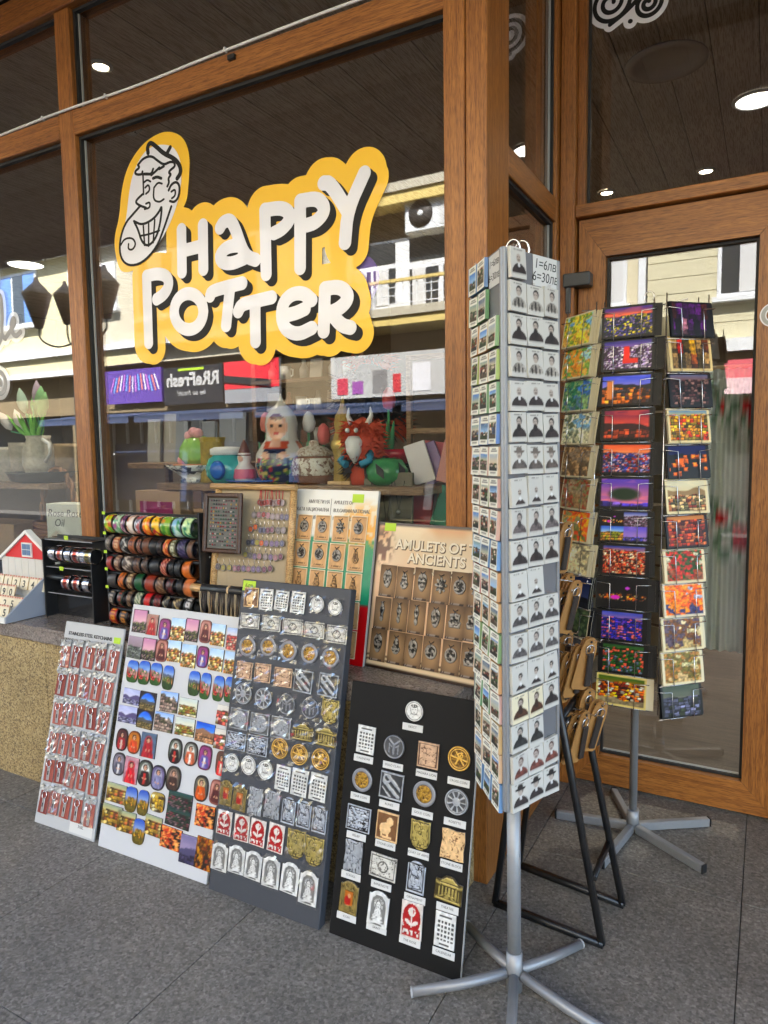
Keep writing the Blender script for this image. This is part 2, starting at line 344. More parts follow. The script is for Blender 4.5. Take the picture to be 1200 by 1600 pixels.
# ------------------------------------------------------------------ measured positions in metres
BOARD={'b1': [-2.3229, 1.523, 0.0296, 0.3087, 0.7323, 0.2541, 0.0], 'b2': [-1.9822, 1.5251, 0.0185, 0.4859, 0.8278, 0.2505, 0.0], 'b3': [-1.4761, 1.5208, 0.006, 0.4079, 0.9569, 0.2229, 0.0], 'b4': [-1.0376, 1.5301, 0.0002, 0.3941, 0.6964, 0.2173, 0.0], 'bul': [-1.4624, 1.8763, -0.0659, 0.3571, 0.5603, 0.1988, 0.66], 'amu': [-1.11, 1.866, -0.1186, 0.412, 0.459, 0.1981, 0.661], 'bur': [-1.7624, 1.85, 0.0, 0.3374, 0.5728, 0.1, 0.647]}
MAG2=[[('garden', 0.048, 0.7718, 0.0692, 0.0828), ('redwoman', 0.1079, 0.7652, 0.0558, 0.0733), ('purpleicon', 0.169, 0.7551, 0.0563, 0.0788), ('houses', 0.2299, 0.7616, 0.0637, 0.0779), ('garden', 0.2915, 0.7663, 0.0605, 0.0789), ('pinkface', 0.3514, 0.7677, 0.0525, 0.08), ('houses', 0.406, 0.7629, 0.0579, 0.0771), ('redhouses', 0.4709, 0.7565, 0.0564, 0.0743)], [('mauve', 0.0415, 0.6788, 0.0681, 0.0818), ('garden', 0.1091, 0.6802, 0.0627, 0.0808), ('pinkface', 0.1694, 0.6829, 0.0561, 0.078), ('houses', 0.2262, 0.6878, 0.0618, 0.0759), ('houses', 0.2926, 0.6799, 0.0636, 0.0779), ('purpleicon', 0.3535, 0.6843, 0.0523, 0.0771), ('houses', 0.4116, 0.6822, 0.0591, 0.0761), ('houses', 0.4747, 0.6804, 0.056, 0.0752)], [('tulips', 0.0472, 0.5962, 0.053, 0.0802), ('tulips', 0.1024, 0.5989, 0.0537, 0.0832), ('tulips', 0.1583, 0.6013, 0.0544, 0.081), ('fields', 0.2151, 0.5974, 0.0481, 0.0826), ('fields', 0.3318, 0.5947, 0.0492, 0.0831), ('tulips', 0.3812, 0.593, 0.0466, 0.0883), ('tulips', 0.4366, 0.593, 0.0432, 0.0868), ('tulips', 0.4815, 0.5964, 0.0401, 0.086)], [('violet', 0.0601, 0.5109, 0.0815, 0.0573), ('arch', 0.138, 0.5077, 0.0739, 0.0659), ('rock', 0.2336, 0.5191, 0.0815, 0.0678), ('cottage', 0.3201, 0.5149, 0.0804, 0.0581), ('redhouse', 0.4725, 0.5133, 0.0579, 0.0646)], [('violet', 0.0542, 0.4491, 0.0886, 0.0581), ('arch', 0.1375, 0.4464, 0.0736, 0.0671), ('rock', 0.223, 0.4509, 0.0831, 0.0648), ('cottage', 0.3175, 0.4511, 0.0834, 0.0624), ('fortress', 0.405, 0.4476, 0.0822, 0.0648), ('redhouse', 0.4755, 0.4388, 0.0575, 0.0638)], [('darkred', 0.0442, 0.3628, 0.056, 0.08), ('orangewoman', 0.1016, 0.3633, 0.0584, 0.0803), ('redveil', 0.1689, 0.3658, 0.069, 0.0854), ('whiteveil', 0.2903, 0.3691, 0.0625, 0.0846), ('whiteveil2', 0.3569, 0.3722, 0.0609, 0.0823), ('purpleicon', 0.4184, 0.3716, 0.0563, 0.0802), ('redman', 0.4869, 0.3667, 0.0472, 0.0802)], [('greyoval', 0.0465, 0.2813, 0.0612, 0.0815), ('pinkwoman', 0.1067, 0.2719, 0.0632, 0.0889), ('whiteveil', 0.1718, 0.2752, 0.0686, 0.0879), ('violetoval', 0.2315, 0.2715, 0.0637, 0.0845), ('darkoval', 0.2982, 0.2817, 0.0637, 0.0834), ('orangeoval', 0.4191, 0.2762, 0.0607, 0.0847), ('pinkface', 0.4825, 0.2775, 0.0531, 0.0814)], [('yellowyard', 0.0539, 0.1851, 0.0927, 0.0668), ('fields2', 0.1256, 0.1801, 0.0573, 0.0826), ('fields2', 0.181, 0.1807, 0.051, 0.0865), ('yellowhouse', 0.2437, 0.196, 0.0631, 0.0656), ('gardenwide', 0.3396, 0.2177, 0.1057, 0.06)], [('yellowyard', 0.0483, 0.1111, 0.0926, 0.071), ('yellowyard', 0.1185, 0.105, 0.0849, 0.0712), ('yellowyard', 0.2395, 0.1202, 0.0762, 0.0673), ('fields2', 0.1802, 0.0883, 0.0541, 0.0853), ('gardenwide', 0.3391, 0.1668, 0.1053, 0.0607), ('fire', 0.449, 0.1972, 0.0811, 0.0697), ('pinkface', 0.5197, 0.1957, 0.0446, 0.0775)], [('fire', 0.3216, 0.1003, 0.088, 0.0683), ('mist', 0.4011, 0.084, 0.0744, 0.0915), ('gold', 0.4643, 0.0878, 0.0695, 0.1014)]]
MAG3=[[('tanlion', 0.0458, 0.9015, 0.0611, 0.0648), ('cal', 0.1055, 0.8997, 0.0544, 0.068), ('cal', 0.1652, 0.9018, 0.0545, 0.0672), ('cal', 0.2267, 0.9017, 0.055, 0.0683), ('whitecoin', 0.2974, 0.9031, 0.0571, 0.0475), ('whitecoin', 0.361, 0.8992, 0.0555, 0.0467)], [('note', 0.0508, 0.8274, 0.0792, 0.0505), ('note', 0.1349, 0.8279, 0.0774, 0.0512), ('note', 0.2163, 0.8265, 0.0777, 0.0511), ('note', 0.2959, 0.8252, 0.0759, 0.0509), ('note', 0.3756, 0.8216, 0.0769, 0.0531)], [('bicoin', 0.0513, 0.748, 0.0737, 0.0593), ('bicoin', 0.1317, 0.7565, 0.0702, 0.0564), ('bicoin', 0.2098, 0.7531, 0.0688, 0.0594), ('bicoin', 0.2867, 0.7548, 0.0665, 0.0583), ('bicoin', 0.3614, 0.7526, 0.0665, 0.0593)], [('tanrelief', 0.0502, 0.6731, 0.0672, 0.0568), ('tanrelief', 0.1221, 0.6748, 0.0661, 0.0579), ('tanrelief', 0.2004, 0.6724, 0.0688, 0.0589), ('greyrelief', 0.2744, 0.6711, 0.0714, 0.0676), ('greyrelief', 0.363, 0.6723, 0.0695, 0.0681)], [('wheel', 0.0561, 0.6018, 0.0756, 0.0663), ('wheel', 0.135, 0.5997, 0.0716, 0.0671), ('ycoin', 0.2238, 0.5957, 0.0669, 0.0638), ('ycoin', 0.3085, 0.5975, 0.0653, 0.0626), ('shield', 0.3785, 0.5993, 0.061, 0.0729)], [('greycrest', 0.0504, 0.5231, 0.0729, 0.0657), ('greycrest', 0.1313, 0.5215, 0.0744, 0.0645), ('greycrest', 0.2108, 0.5246, 0.0728, 0.0653), ('temple', 0.291, 0.5269, 0.0726, 0.0566), ('temple', 0.3732, 0.5274, 0.0768, 0.0592)], [('darkrelief', 0.0479, 0.4556, 0.0805, 0.0553), ('darkrelief', 0.1315, 0.4569, 0.0777, 0.0582), ('goldcoin', 0.2162, 0.4648, 0.0638, 0.0667), ('goldcoin', 0.2874, 0.4601, 0.0618, 0.0675), ('goldcoin', 0.3626, 0.4612, 0.0624, 0.0681)], [('whitecoin', 0.0417, 0.3885, 0.0623, 0.0589), ('whitecoin', 0.1068, 0.3933, 0.0581, 0.0581), ('whitecoin', 0.171, 0.3923, 0.0613, 0.0591), ('cal', 0.2369, 0.3824, 0.0572, 0.0769), ('cal', 0.2974, 0.3815, 0.058, 0.0796), ('cal', 0.363, 0.3821, 0.0585, 0.082)], [('icon', 0.0313, 0.2958, 0.0493, 0.0797), ('icon', 0.0859, 0.2917, 0.0533, 0.0825), ('greyscroll', 0.1463, 0.2951, 0.0569, 0.0852), ('greyscroll', 0.2085, 0.2992, 0.0577, 0.086), ('ornate', 0.27, 0.2959, 0.0515, 0.0792), ('ornate', 0.3245, 0.297, 0.0525, 0.0782), ('ornate', 0.3788, 0.2965, 0.0525, 0.0808)], [('rose', 0.038, 0.2075, 0.0608, 0.0767), ('rose', 0.1063, 0.2079, 0.06, 0.0812), ('rose', 0.1674, 0.2089, 0.0609, 0.082), ('rose', 0.2352, 0.21, 0.0615, 0.0844), ('shield', 0.3072, 0.2107, 0.0641, 0.0849), ('shield', 0.3705, 0.2062, 0.0645, 0.0871)], [('saint', 0.034, 0.1058, 0.0642, 0.0834), ('saint', 0.1, 0.1148, 0.064, 0.0841), ('saint', 0.164, 0.114, 0.0642, 0.0848), ('saint', 0.2297, 0.1123, 0.066, 0.089), ('saint', 0.2983, 0.1138, 0.065, 0.0893), ('saint', 0.3638, 0.1041, 0.0666, 0.0931)]]
MAG4=[('bust', 0.207, 0.6429, 0.059, 0.057, 0.2044, 0.5983), ('cal', 0.0645, 0.5405, 0.0577, 0.0807, 0.0602, 0.4863), ('ycoin', 0.1543, 0.5375, 0.0673, 0.0685, 0.1543, 0.4853), ('tanrelief', 0.2584, 0.535, 0.0657, 0.0682, 0.2565, 0.4842), ('goldcoin', 0.3474, 0.5437, 0.0666, 0.0702, 0.3497, 0.4834), ('bicoin', 0.0635, 0.43, 0.0656, 0.068, 0.0606, 0.3817), ('greyrelief', 0.1569, 0.4329, 0.0747, 0.0768, 0.1532, 0.3813), ('bicoin', 0.2562, 0.4337, 0.0694, 0.0724, 0.2539, 0.3807), ('wheel', 0.3496, 0.4338, 0.0694, 0.0721, 0.3481, 0.3797), ('darkrelief', 0.0634, 0.3246, 0.0808, 0.0698, 0.0593, 0.2758), ('tanlion', 0.1544, 0.3252, 0.0684, 0.0783, 0.1518, 0.2752), ('shield', 0.2546, 0.327, 0.0623, 0.0812, 0.2521, 0.2763), ('tanrelief2', 0.3485, 0.3254, 0.0702, 0.0793, 0.3474, 0.2733), ('greyscroll', 0.0575, 0.2219, 0.062, 0.0878, 0.054, 0.1677), ('note', 0.1525, 0.2182, 0.0859, 0.0673, 0.15, 0.1681), ('ornate', 0.2521, 0.2186, 0.0564, 0.0836, 0.2519, 0.1629), ('temple', 0.3466, 0.2146, 0.0778, 0.0687, 0.3457, 0.1659), ('icon', 0.0556, 0.1117, 0.0586, 0.0916, 0.0515, 0.0577), ('saint', 0.1492, 0.1089, 0.0661, 0.0944, 0.1469, 0.057), ('rose', 0.2497, 0.1099, 0.0628, 0.0934, 0.2479, 0.0541), ('cal', 0.3451, 0.1128, 0.0598, 0.0912, 0.3446, 0.055)]
KEYS=[[(0.0302, 0.6071), (0.0912, 0.6144), (0.1567, 0.6188), (0.2166, 0.6192), (0.28, 0.6202)], [(0.0303, 0.5043), (0.092, 0.5128), (0.1557, 0.5112), (0.2172, 0.513), (0.2751, 0.5076)], [(0.0393, 0.4004), (0.0933, 0.4054), (0.1512, 0.411), (0.2133, 0.4106), (0.2747, 0.4069)], [(0.039, 0.293), (0.0956, 0.2994), (0.1508, 0.2988), (0.2116, 0.2995), (0.2726, 0.2971)], [(0.0412, 0.1974), (0.0954, 0.2009), (0.1549, 0.1988), (0.2134, 0.2002), (0.2729, 0.1954)], [(0.0404, 0.0853), (0.0926, 0.0928), (0.1518, 0.092), (0.2117, 0.0915), (0.2755, 0.089)]]
BULC=[[('c', 0.0688, 0.4293, 0.0662, 0.0849), ('c', 0.1458, 0.4304, 0.0639, 0.0835), ('c', 0.2208, 0.4315, 0.0618, 0.0821), ('c', 0.2934, 0.4326, 0.0597, 0.0806)], [('c', 0.0679, 0.3386, 0.0695, 0.0842), ('c', 0.1437, 0.3385, 0.0671, 0.0828), ('c', 0.217, 0.3384, 0.0649, 0.0814), ('c', 0.2929, 0.3387, 0.0658, 0.0825)]]
AMUC=[[('c', 0.0616, 0.2746, 0.0641, 0.0805), ('c', 0.1255, 0.2735, 0.062, 0.0791), ('c', 0.1912, 0.2765, 0.0598, 0.0777), ('c', 0.2572, 0.2742, 0.0578, 0.0763), ('c', 0.3206, 0.2756, 0.0557, 0.0749), ('c', 0.3779, 0.2764, 0.054, 0.0738)], [('c', 0.0533, 0.1716, 0.0642, 0.0798), ('c', 0.1171, 0.1741, 0.0621, 0.0785), ('c', 0.1812, 0.1749, 0.06, 0.0772), ('c', 0.2494, 0.1748, 0.0578, 0.0758), ('c', 0.315, 0.1764, 0.0557, 0.0744), ('c', 0.3743, 0.1791, 0.0539, 0.0732)], [('c', 0.0495, 0.0714, 0.0641, 0.0792), ('c', 0.1181, 0.0726, 0.0618, 0.0777), ('c', 0.1799, 0.073, 0.0598, 0.0765), ('c', 0.2439, 0.0742, 0.0578, 0.0751), ('c', 0.3119, 0.0745, 0.0557, 0.0737), ('c', 0.3754, 0.0745, 0.0537, 0.0723)]]
PEND=[[(-1.563, 1.163), (-1.553, 1.16), (-1.54, 1.162), (-1.529, 1.164), (-1.515, 1.164), (-1.505, 1.162), (-1.489, 1.165), (-1.477, 1.166), (-1.464, 1.164)], [(-1.584, 1.119), (-1.562, 1.12), (-1.541, 1.121), (-1.521, 1.119), (-1.501, 1.116), (-1.48, 1.116), (-1.462, 1.116), (-1.441, 1.116)], [(-1.595, 1.069), (-1.574, 1.077), (-1.551, 1.067), (-1.536, 1.068), (-1.519, 1.068), (-1.501, 1.071), (-1.475, 1.07), (-1.452, 1.071)], [(-1.601, 1.023), (-1.583, 1.024), (-1.562, 1.024), (-1.543, 1.023), (-1.522, 1.023), (-1.498, 1.023), (-1.477, 1.024), (-1.455, 1.026)], [(-1.612, 0.979), (-1.59, 0.977), (-1.57, 0.975), (-1.549, 0.977), (-1.523, 0.977), (-1.5, 0.977), (-1.479, 0.976), (-1.458, 0.981)], [(-1.736, 0.929), (-1.71, 0.927), (-1.682, 0.929), (-1.656, 0.928), (-1.639, 0.929), (-1.616, 0.93), (-1.594, 0.93), (-1.572, 0.931), (-1.55, 0.932), (-1.525, 0.933), (-1.499, 0.938)]]
LETTERS=[[(-1.9375, 2.1632), (-1.9431, 2.0114)], [(-1.8322, 2.1627), (-1.8374, 2.0073)], [(-1.939, 2.0864), (-1.8358, 2.0906)], [(-1.7519, 2.1407), (-1.7348, 2.1593), (-1.7014, 2.1603), (-1.6809, 2.1249), (-1.6536, 2.0521), (-1.6308, 2.0215), (-1.5956, 2.0075)], [(-1.6591, 2.0667), (-1.7202, 2.071), (-1.7587, 2.0485), (-1.75, 2.0193), (-1.7044, 2.0085), (-1.6466, 2.0191)], [(-1.5485, 2.1684), (-1.5507, 1.9536)], [(-1.5428, 2.1674), (-1.4803, 2.1639), (-1.4474, 2.1452), (-1.4427, 2.1182), (-1.4771, 2.093), (-1.5114, 2.0851)], [(-1.4003, 2.1718), (-1.4069, 1.9554)], [(-1.4003, 2.1718), (-1.3328, 2.1685), (-1.3071, 2.1428), (-1.3057, 2.1172), (-1.3401, 2.093), (-1.3724, 2.0896)], [(-1.3053, 2.2117), (-1.2794, 2.2069), (-1.2173, 2.1108)], [(-1.1515, 2.2125), (-1.2152, 2.1104), (-1.2276, 2.012)], [(-2.1282, 2.0202), (-2.1326, 1.7672)], [(-2.1282, 2.0202), (-2.0667, 2.0223), (-2.0187, 2.0063), (-2.011, 1.9709), (-2.0407, 1.9397), (-2.0796, 1.9271)], [(-1.8449, 1.8567), (-1.8499, 1.8359), (-1.8621, 1.818), (-1.8804, 1.805), (-1.9028, 1.7983), (-1.927, 1.7987), (-1.9504, 1.8063), (-1.9703, 1.8202), (-1.9845, 1.8391), (-1.9914, 1.8607), (-1.9902, 1.8828), (-1.981, 1.9027), (-1.9649, 1.9183), (-1.9437, 1.9279), (-1.92, 1.9305), (-1.8961, 1.926), (-1.8747, 1.9149), (-1.858, 1.8984), (-1.8477, 1.8783), (-1.8449, 1.8567)], [(-1.8099, 1.9086), (-1.8027, 1.9249), (-1.7264, 1.932), (-1.6585, 1.9359)], [(-1.714, 1.9305), (-1.7388, 1.7965)], [(-1.6809, 1.8398), (-1.6652, 1.8624), (-1.6071, 1.8672), (-1.5305, 1.8724)], [(-1.6036, 1.865), (-1.6066, 1.7285)], [(-1.3632, 1.8449), (-1.3952, 1.8722), (-1.445, 1.8744), (-1.4819, 1.849), (-1.4927, 1.8006), (-1.4737, 1.7554), (-1.4214, 1.7354), (-1.3658, 1.7527)], [(-1.4868, 1.8045), (-1.4303, 1.8078), (-1.3913, 1.8188)], [(-1.3088, 1.8761), (-1.3177, 1.7377)], [(-1.3088, 1.8761), (-1.2513, 1.8753), (-1.221, 1.8504), (-1.2236, 1.8252), (-1.2581, 1.8032), (-1.3057, 1.7925)], [(-1.2845, 1.7929), (-1.249, 1.7506), (-1.2132, 1.7403)]]
FACE=[(-2.0181, 2.4841), (-1.9582, 2.464), (-1.9244, 2.4005), (-1.934, 2.2982), (-1.9867, 2.2018), (-2.0681, 2.1166), (-2.1498, 2.0682), (-2.2234, 2.0679), (-2.2659, 2.1043), (-2.2691, 2.1661), (-2.2265, 2.2406), (-2.2051, 2.3372), (-2.1782, 2.4116), (-2.1239, 2.4695), (-2.0733, 2.488)]
FACELINES=[(0.010125, [(-2.0914, 2.4677), (-2.0942, 2.4905), (-2.0766, 2.5032), (-2.0499, 2.4831), (-2.0107, 2.4482), (-1.9606, 2.4219), (-1.9328, 2.3927), (-1.9291, 2.3637), (-1.9486, 2.3484)]), (0.009000000000000001, [(-1.9771, 2.4641), (-1.9973, 2.4436)]), (0.005625000000000001, [(-2.1476, 2.4351), (-2.1178, 2.4536), (-2.0754, 2.4547), (-2.0421, 2.4287), (-2.013, 2.4086), (-1.9813, 2.4137), (-1.9614, 2.4079)]), (0.005625000000000001, [(-2.1476, 2.4351), (-2.1383, 2.4235), (-2.1678, 2.4145), (-2.1572, 2.3997), (-2.1073, 2.396), (-2.0795, 2.3878), (-2.0686, 2.405)]), (0.005625000000000001, [(-2.1251, 2.4063), (-2.1286, 2.3972), (-2.0865, 2.3891)]), (0.005625000000000001, [(-2.0367, 2.4036), (-2.0582, 2.3933), (-2.0797, 2.3849)]), (0.005625000000000001, [(-2.0133, 2.4038), (-2.037, 2.3989)]), (0.005625000000000001, [(-1.9614, 2.4079), (-1.9556, 2.3925), (-1.9831, 2.3836), (-1.9903, 2.3755), (-1.9772, 2.3682), (-1.9941, 2.357), (-1.9896, 2.3418), (-1.9998, 2.3293)]), (0.006750000000000001, [(-2.0707, 2.3715), (-2.051, 2.3736), (-2.0294, 2.3637)]), (0.0045000000000000005, [(-2.1229, 2.3961), (-2.1248, 2.3228)]), (0.0045000000000000005, [(-2.1192, 2.366), (-2.1017, 2.3725), (-2.0853, 2.3626)]), (0.0045000000000000005, [(-2.1147, 2.3456), (-2.0957, 2.3548), (-2.0901, 2.3313), (-2.1119, 2.3225)]), (0.0045000000000000005, [(-2.0686, 2.3371), (-2.0467, 2.3525), (-2.0265, 2.3439)]), (0.0045000000000000005, [(-2.0686, 2.3371), (-2.0755, 2.2945), (-2.0442, 2.2793), (-2.0202, 2.2868)]), (0.005625000000000001, [(-1.9939, 2.3139), (-1.9792, 2.3332), (-1.9519, 2.3377), (-1.937, 2.3178), (-1.9443, 2.2811), (-1.9668, 2.2659), (-1.9894, 2.2746)]), (0.0045000000000000005, [(-1.9807, 2.3067), (-1.9601, 2.3125), (-1.9614, 2.2889), (-1.9794, 2.2825)]), (0.005625000000000001, [(-2.1304, 2.3239), (-2.1556, 2.3135), (-2.1709, 2.3013), (-2.1473, 2.2853), (-2.1151, 2.2719)]), (0.0045000000000000005, [(-2.1142, 2.2866), (-2.0927, 2.2897), (-2.094, 2.2683), (-2.1225, 2.2683)]), (0.005625000000000001, [(-2.1475, 2.2824), (-2.1807, 2.2632), (-2.2345, 2.2318), (-2.2691, 2.1661), (-2.2659, 2.1043), (-2.2232, 2.0699), (-2.1496, 2.0702), (-2.0681, 2.1166), (-2.0219, 2.1881), (-1.9837, 2.2544)]), (0.0045000000000000005, [(-2.2624, 2.1549), (-2.2383, 2.1767), (-2.1941, 2.1731), (-2.1767, 2.1474), (-2.1971, 2.1272), (-2.2219, 2.1338), (-2.2176, 2.1534)]), (0.005625000000000001, [(-2.1827, 2.2335), (-2.1405, 2.2118), (-2.0827, 2.2223), (-2.0462, 2.2456), (-2.031, 2.2673), (-2.0414, 2.2107), (-2.0657, 2.1557), (-2.11, 2.1276), (-2.1447, 2.1477), (-2.163, 2.2004), (-2.1801, 2.2281)]), (0.0045000000000000005, [(-2.1545, 2.1741), (-2.1072, 2.1719), (-2.0503, 2.1779)]), (0.0045000000000000005, [(-2.1336, 2.2077), (-2.131, 2.1357)]), (0.0045000000000000005, [(-2.1047, 2.211), (-2.1098, 2.1296)]), (0.0045000000000000005, [(-2.0716, 2.2205), (-2.0851, 2.1388)])]
FACEY=[(-1.9751, 2.5223), (-1.9104, 2.4867), (-1.8838, 2.4204), (-1.8921, 2.3378), (-1.9105, 2.2418), (-2.0003, 2.204), (-2.1211, 2.0644), (-2.2552, 2.0413), (-2.2899, 2.087), (-2.303, 2.1813), (-2.2621, 2.2666), (-2.2484, 2.355), (-2.2051, 2.4465), (-2.1215, 2.5078), (-2.0361, 2.528)]
TILES= [(1.885, [[-2.979, 0.793], [-2.919, 0.792], [-2.862, 0.79], [-2.805, 0.787], [-2.745, 0.787], [-2.69, 0.787]]), (1.84, [[-2.925, 0.76], [-2.879, 0.76], [-2.832, 0.758]]), (1.8, [[-2.867, 0.722], [-2.815, 0.723], [-2.765, 0.723], [-2.717, 0.723]]), (1.755, [[-2.801, 0.677], [-2.751, 0.677]])]
TAGS= [(1.97, [[-0.508, 1.046], [-0.49, 1.056]]), (1.9, [[-0.487, 0.878], [-0.447, 0.905]]), (1.96, [[-0.481, 0.912]]), (1.9, [[-0.469, 0.702], [-0.437, 0.727], [-0.408, 0.751]]), (1.95, [[-0.505, 0.673], [-0.483, 0.752]]), (1.9, [[-0.464, 0.534], [-0.443, 0.532], [-0.42, 0.545]]), (1.95, [[-0.407, 0.561], [-0.387, 0.561], [-0.422, 0.593]])]

# ------------------------------------------------------------------ printed pictures: colour per vertex of a fine card mesh
def sstep(a, b, x): t = np.clip((x - a) / (b - a), 0, 1); return t * t * (3 - 2 * t)
_LAT = np.random.RandomState(3).rand(64, 64)
def vn(x, y):
    xi = np.floor(x).astype(int); yi = np.floor(y).astype(int); fx = x - xi; fy = y - yi
    fx = fx * fx * (3 - 2 * fx); fy = fy * fy * (3 - 2 * fy); L = lambda i, j: _LAT[i % 64, j % 64]
    return (L(xi, yi) * (1 - fx) + L(xi + 1, yi) * fx) * (1 - fy) + (L(xi, yi + 1) * (1 - fx) + L(xi + 1, yi + 1) * fx) * fy
def fbm(x, y, o=3):
    s = 0; a = .5
    for i in range(o): s = s + a * vn(x * 2 ** i + 7 * i, y * 2 ** i + 3 * i); a /= 2
    return s / (1 - .5 ** o)
def rgb(c, n): return np.tile(np.asarray(c, float), (n, 1))
def mixc(A, B, m): m = np.asarray(m)[:, None]; return A * (1 - m) + np.asarray(B, float) * m
def cells(u, v, nx, ny, pal, seed, jit=.35):
    pal = np.asarray(pal, float); u0, v0 = u, v
    u = u0 + .05 * (fbm(u0 * 9 + seed, v0 * 9, 2) - .5); v = v0 + .06 * (fbm(u0 * 8, v0 * 8 + seed * 2, 2) - .5)
    y = v * ny; r = np.floor(y).astype(int); x = u * nx + _LAT[r % 64, (seed * 5) % 64] * 2
    c = np.floor(x).astype(int)
    k = _LAT[(c + seed * 7) % 64, (r * 3 + seed) % 64]; b = _LAT[(c * 3 + seed) % 64, (r + seed * 11) % 64]
    fx, fy = x - c, y - r
    C = pal[(k * len(pal)).astype(int) % len(pal)] * (1 - jit + 2 * jit * b)[:, None]
    C = C * (1 - .45 * ((fy < .3) & (b > .4)) + .25 * ((fy > .72) & (b < .6)))[:, None] * (1 - .4 * (fx < .2))[:, None]
    return C
def ell(u, v, cx, cy, rx, ry, s=.15): return 1 - sstep(1 - s, 1 + s, np.hypot((u - cx) / rx, (v - cy) / ry))
def rct(u, v, x0, x1, y0, y1, s=.012):
    return sstep(x0 - s, x0 + s, u) * (1 - sstep(x1 - s, x1 + s, u)) * sstep(y0 - s, y0 + s, v) * (1 - sstep(y1 - s, y1 + s, v))

def scene_pic(top, bot, hz, pal, nx=14, ny=10, seed=1, hill=None, hillh=.1, fg=None, fgh=.0, rough=.12):
    def f(u, v):
        n = len(u); h = hz + rough * (fbm(u * 4 + seed, u * 0 + seed, 3) - .5)
        C = mixc(rgb(bot, n), top, sstep(hz, 1, v)); cl = sstep(.5, .75, fbm(u * 3 + seed * 3, v * 9, 3)); C = mixc(C, np.asarray(bot) * .5 + .5 * np.asarray(top) * 1.1, cl * .8)
        if hill is not None:
            hh = h + hillh * (.4 + fbm(u * 2.5 + seed * 9, u * 0, 2)); C = mixc(C, hill, 1 - sstep(-.02, .02, v - hh)); 
        G = cells(u, v, nx, ny, pal, seed); G *= (.7 + .6 * fbm(u * 12, v * 12 + seed, 2))[:, None]
        C = mixc(C, G, 1 - sstep(-.015, .015, v - h))
        if fg is not None: C = mixc(C, np.asarray(fg) * (.6 + .8 * fbm(u * 14 + seed, v * 14, 3))[:, None], 1 - sstep(-.02, .02, v - fgh - .2 * (fbm(u * 5 + seed, u * 0 + 2, 3) - .5)))
        return C, None
    return f
def night_pic(seed=1):
    def f(u, v):
        C = rgb((.02, .02, .04), len(u)); k = cells(u, v, 26, 18, [(1, .7, .3), (.9, .5, .15), (.9, .8, .6), (.03, .02, .03), (.02, .02, .03), (.02, .02, .02)], seed)
        C = mixc(C, k, ell(u, v, .5, .36, .5, .12, .5)); C = mixc(C, (.85, .3, .75), ell(u, v, .35, .34, .1, .07)); C = mixc(C, (.8, .4, .8), ell(u, v, .6, .68, .05, .05)); return C, None
    return f
def tree_pic(sky, leaf, leaf2, ground, seed=1, trunk=True):
    def f(u, v):
        n = len(u); C = mixc(rgb(ground, n), sky, sstep(.35, .6, v)); k = fbm(u * 7 + seed, v * 7, 4)
        L = mixc(rgb(leaf, n), leaf2, sstep(.35, .65, fbm(u * 13 + seed, v * 13, 2))); C = mixc(C, L, sstep(.42, .55, k + .2 * (v - .3)))
        C = C * (.65 + .7 * fbm(u * 18, v * 18 + seed, 2))[:, None]
        return C, None
    return f
def collage(a, b, c, d):
    def f(u, v):
        out = np.zeros((len(u), 3))
        for g, x, y in ((a, 0, .5), (b, .5, .5), (c, 0, 0), (d, .5, 0)):
            m = (u >= x) & ((u < x + .5) | (x > 0)) & (v >= y) & ((v < y + .5) | (y > 0))
            if m.any(): out[m] = g(np.clip((u[m] - x) * 2, 0, 1), np.clip((v[m] - y) * 2, 0, 1))[0]
        return out, None
    return f
def strips(pal, n, seed=1):
    def f(u, v):
        C = cells(u, v, n, 2, pal, seed); C *= (.5 + fbm(u * 20, v * 14 + seed, 3))[:, None]; return C, None
    return f
def bordered(g, bw, bh, bc, ink=None):
    def f(u, v):
        m = rct(u, v, bw, 1 - bw, bh, 1 - bh); C, h = g(np.clip((u - bw) / (1 - 2 * bw), 0, 1), np.clip((v - bh) / (1 - 2 * bh), 0, 1))
        return mixc(rgb(bc, len(u)), C, m), h
    return f
def saint_pic(bgc, robe, veil=None, halo=None, skin=(.8, .6, .48), frame=None, white=None, seed=1):
    def f(u, v):
        n = len(u); C = rgb(bgc, n) * (.75 + .5 * fbm(u * 6 + seed, v * 6, 3))[:, None]
        if halo is not None: C = mixc(C, halo, ell(u, v, .5, .7, .27, .17))
        if veil is not None: C = mixc(C, veil, ell(u, v, .5, .52, .3, .36))
        b = (1 - sstep(.12, .16, np.abs(u - .5) - .28 * (1 - v))) * (1 - sstep(.56, .6, v)); R_ = np.asarray(robe) * (.6 + .8 * fbm(u * 9 + seed, v * 5, 3))[:, None]
        C = mixc(C, R_, b)
        if white is not None: C = mixc(C, white, rct(u, v, .42, .58, .05, .5, .03) * b)
        C = mixc(C, (.10, .06, .05), ell(u, v, .5, .72, .155, .115)); C = mixc(C, skin, ell(u, v, .5, .695, .105, .09)); C = mixc(C, (.35, .2, .15), (rct(u, v, .43, .47, .70, .72) + rct(u, v, .53, .57, .70, .72)) * .8); C = mixc(C, (.5, .2, .18), rct(u, v, .46, .54, .645, .66))
        C = mixc(C, np.asarray(skin) * .95, ell(u, v, .4, .3, .06, .04) + ell(u, v, .6, .3, .06, .04))
        if frame is not None:
            d = np.maximum(np.abs(u - .5) * 2, np.abs(v - .5) * 2); C = mixc(C, frame, sstep(.80, .88, np.maximum(d, np.hypot(u - .5, v - .5) * 1.75)))
        return C, None
    return f
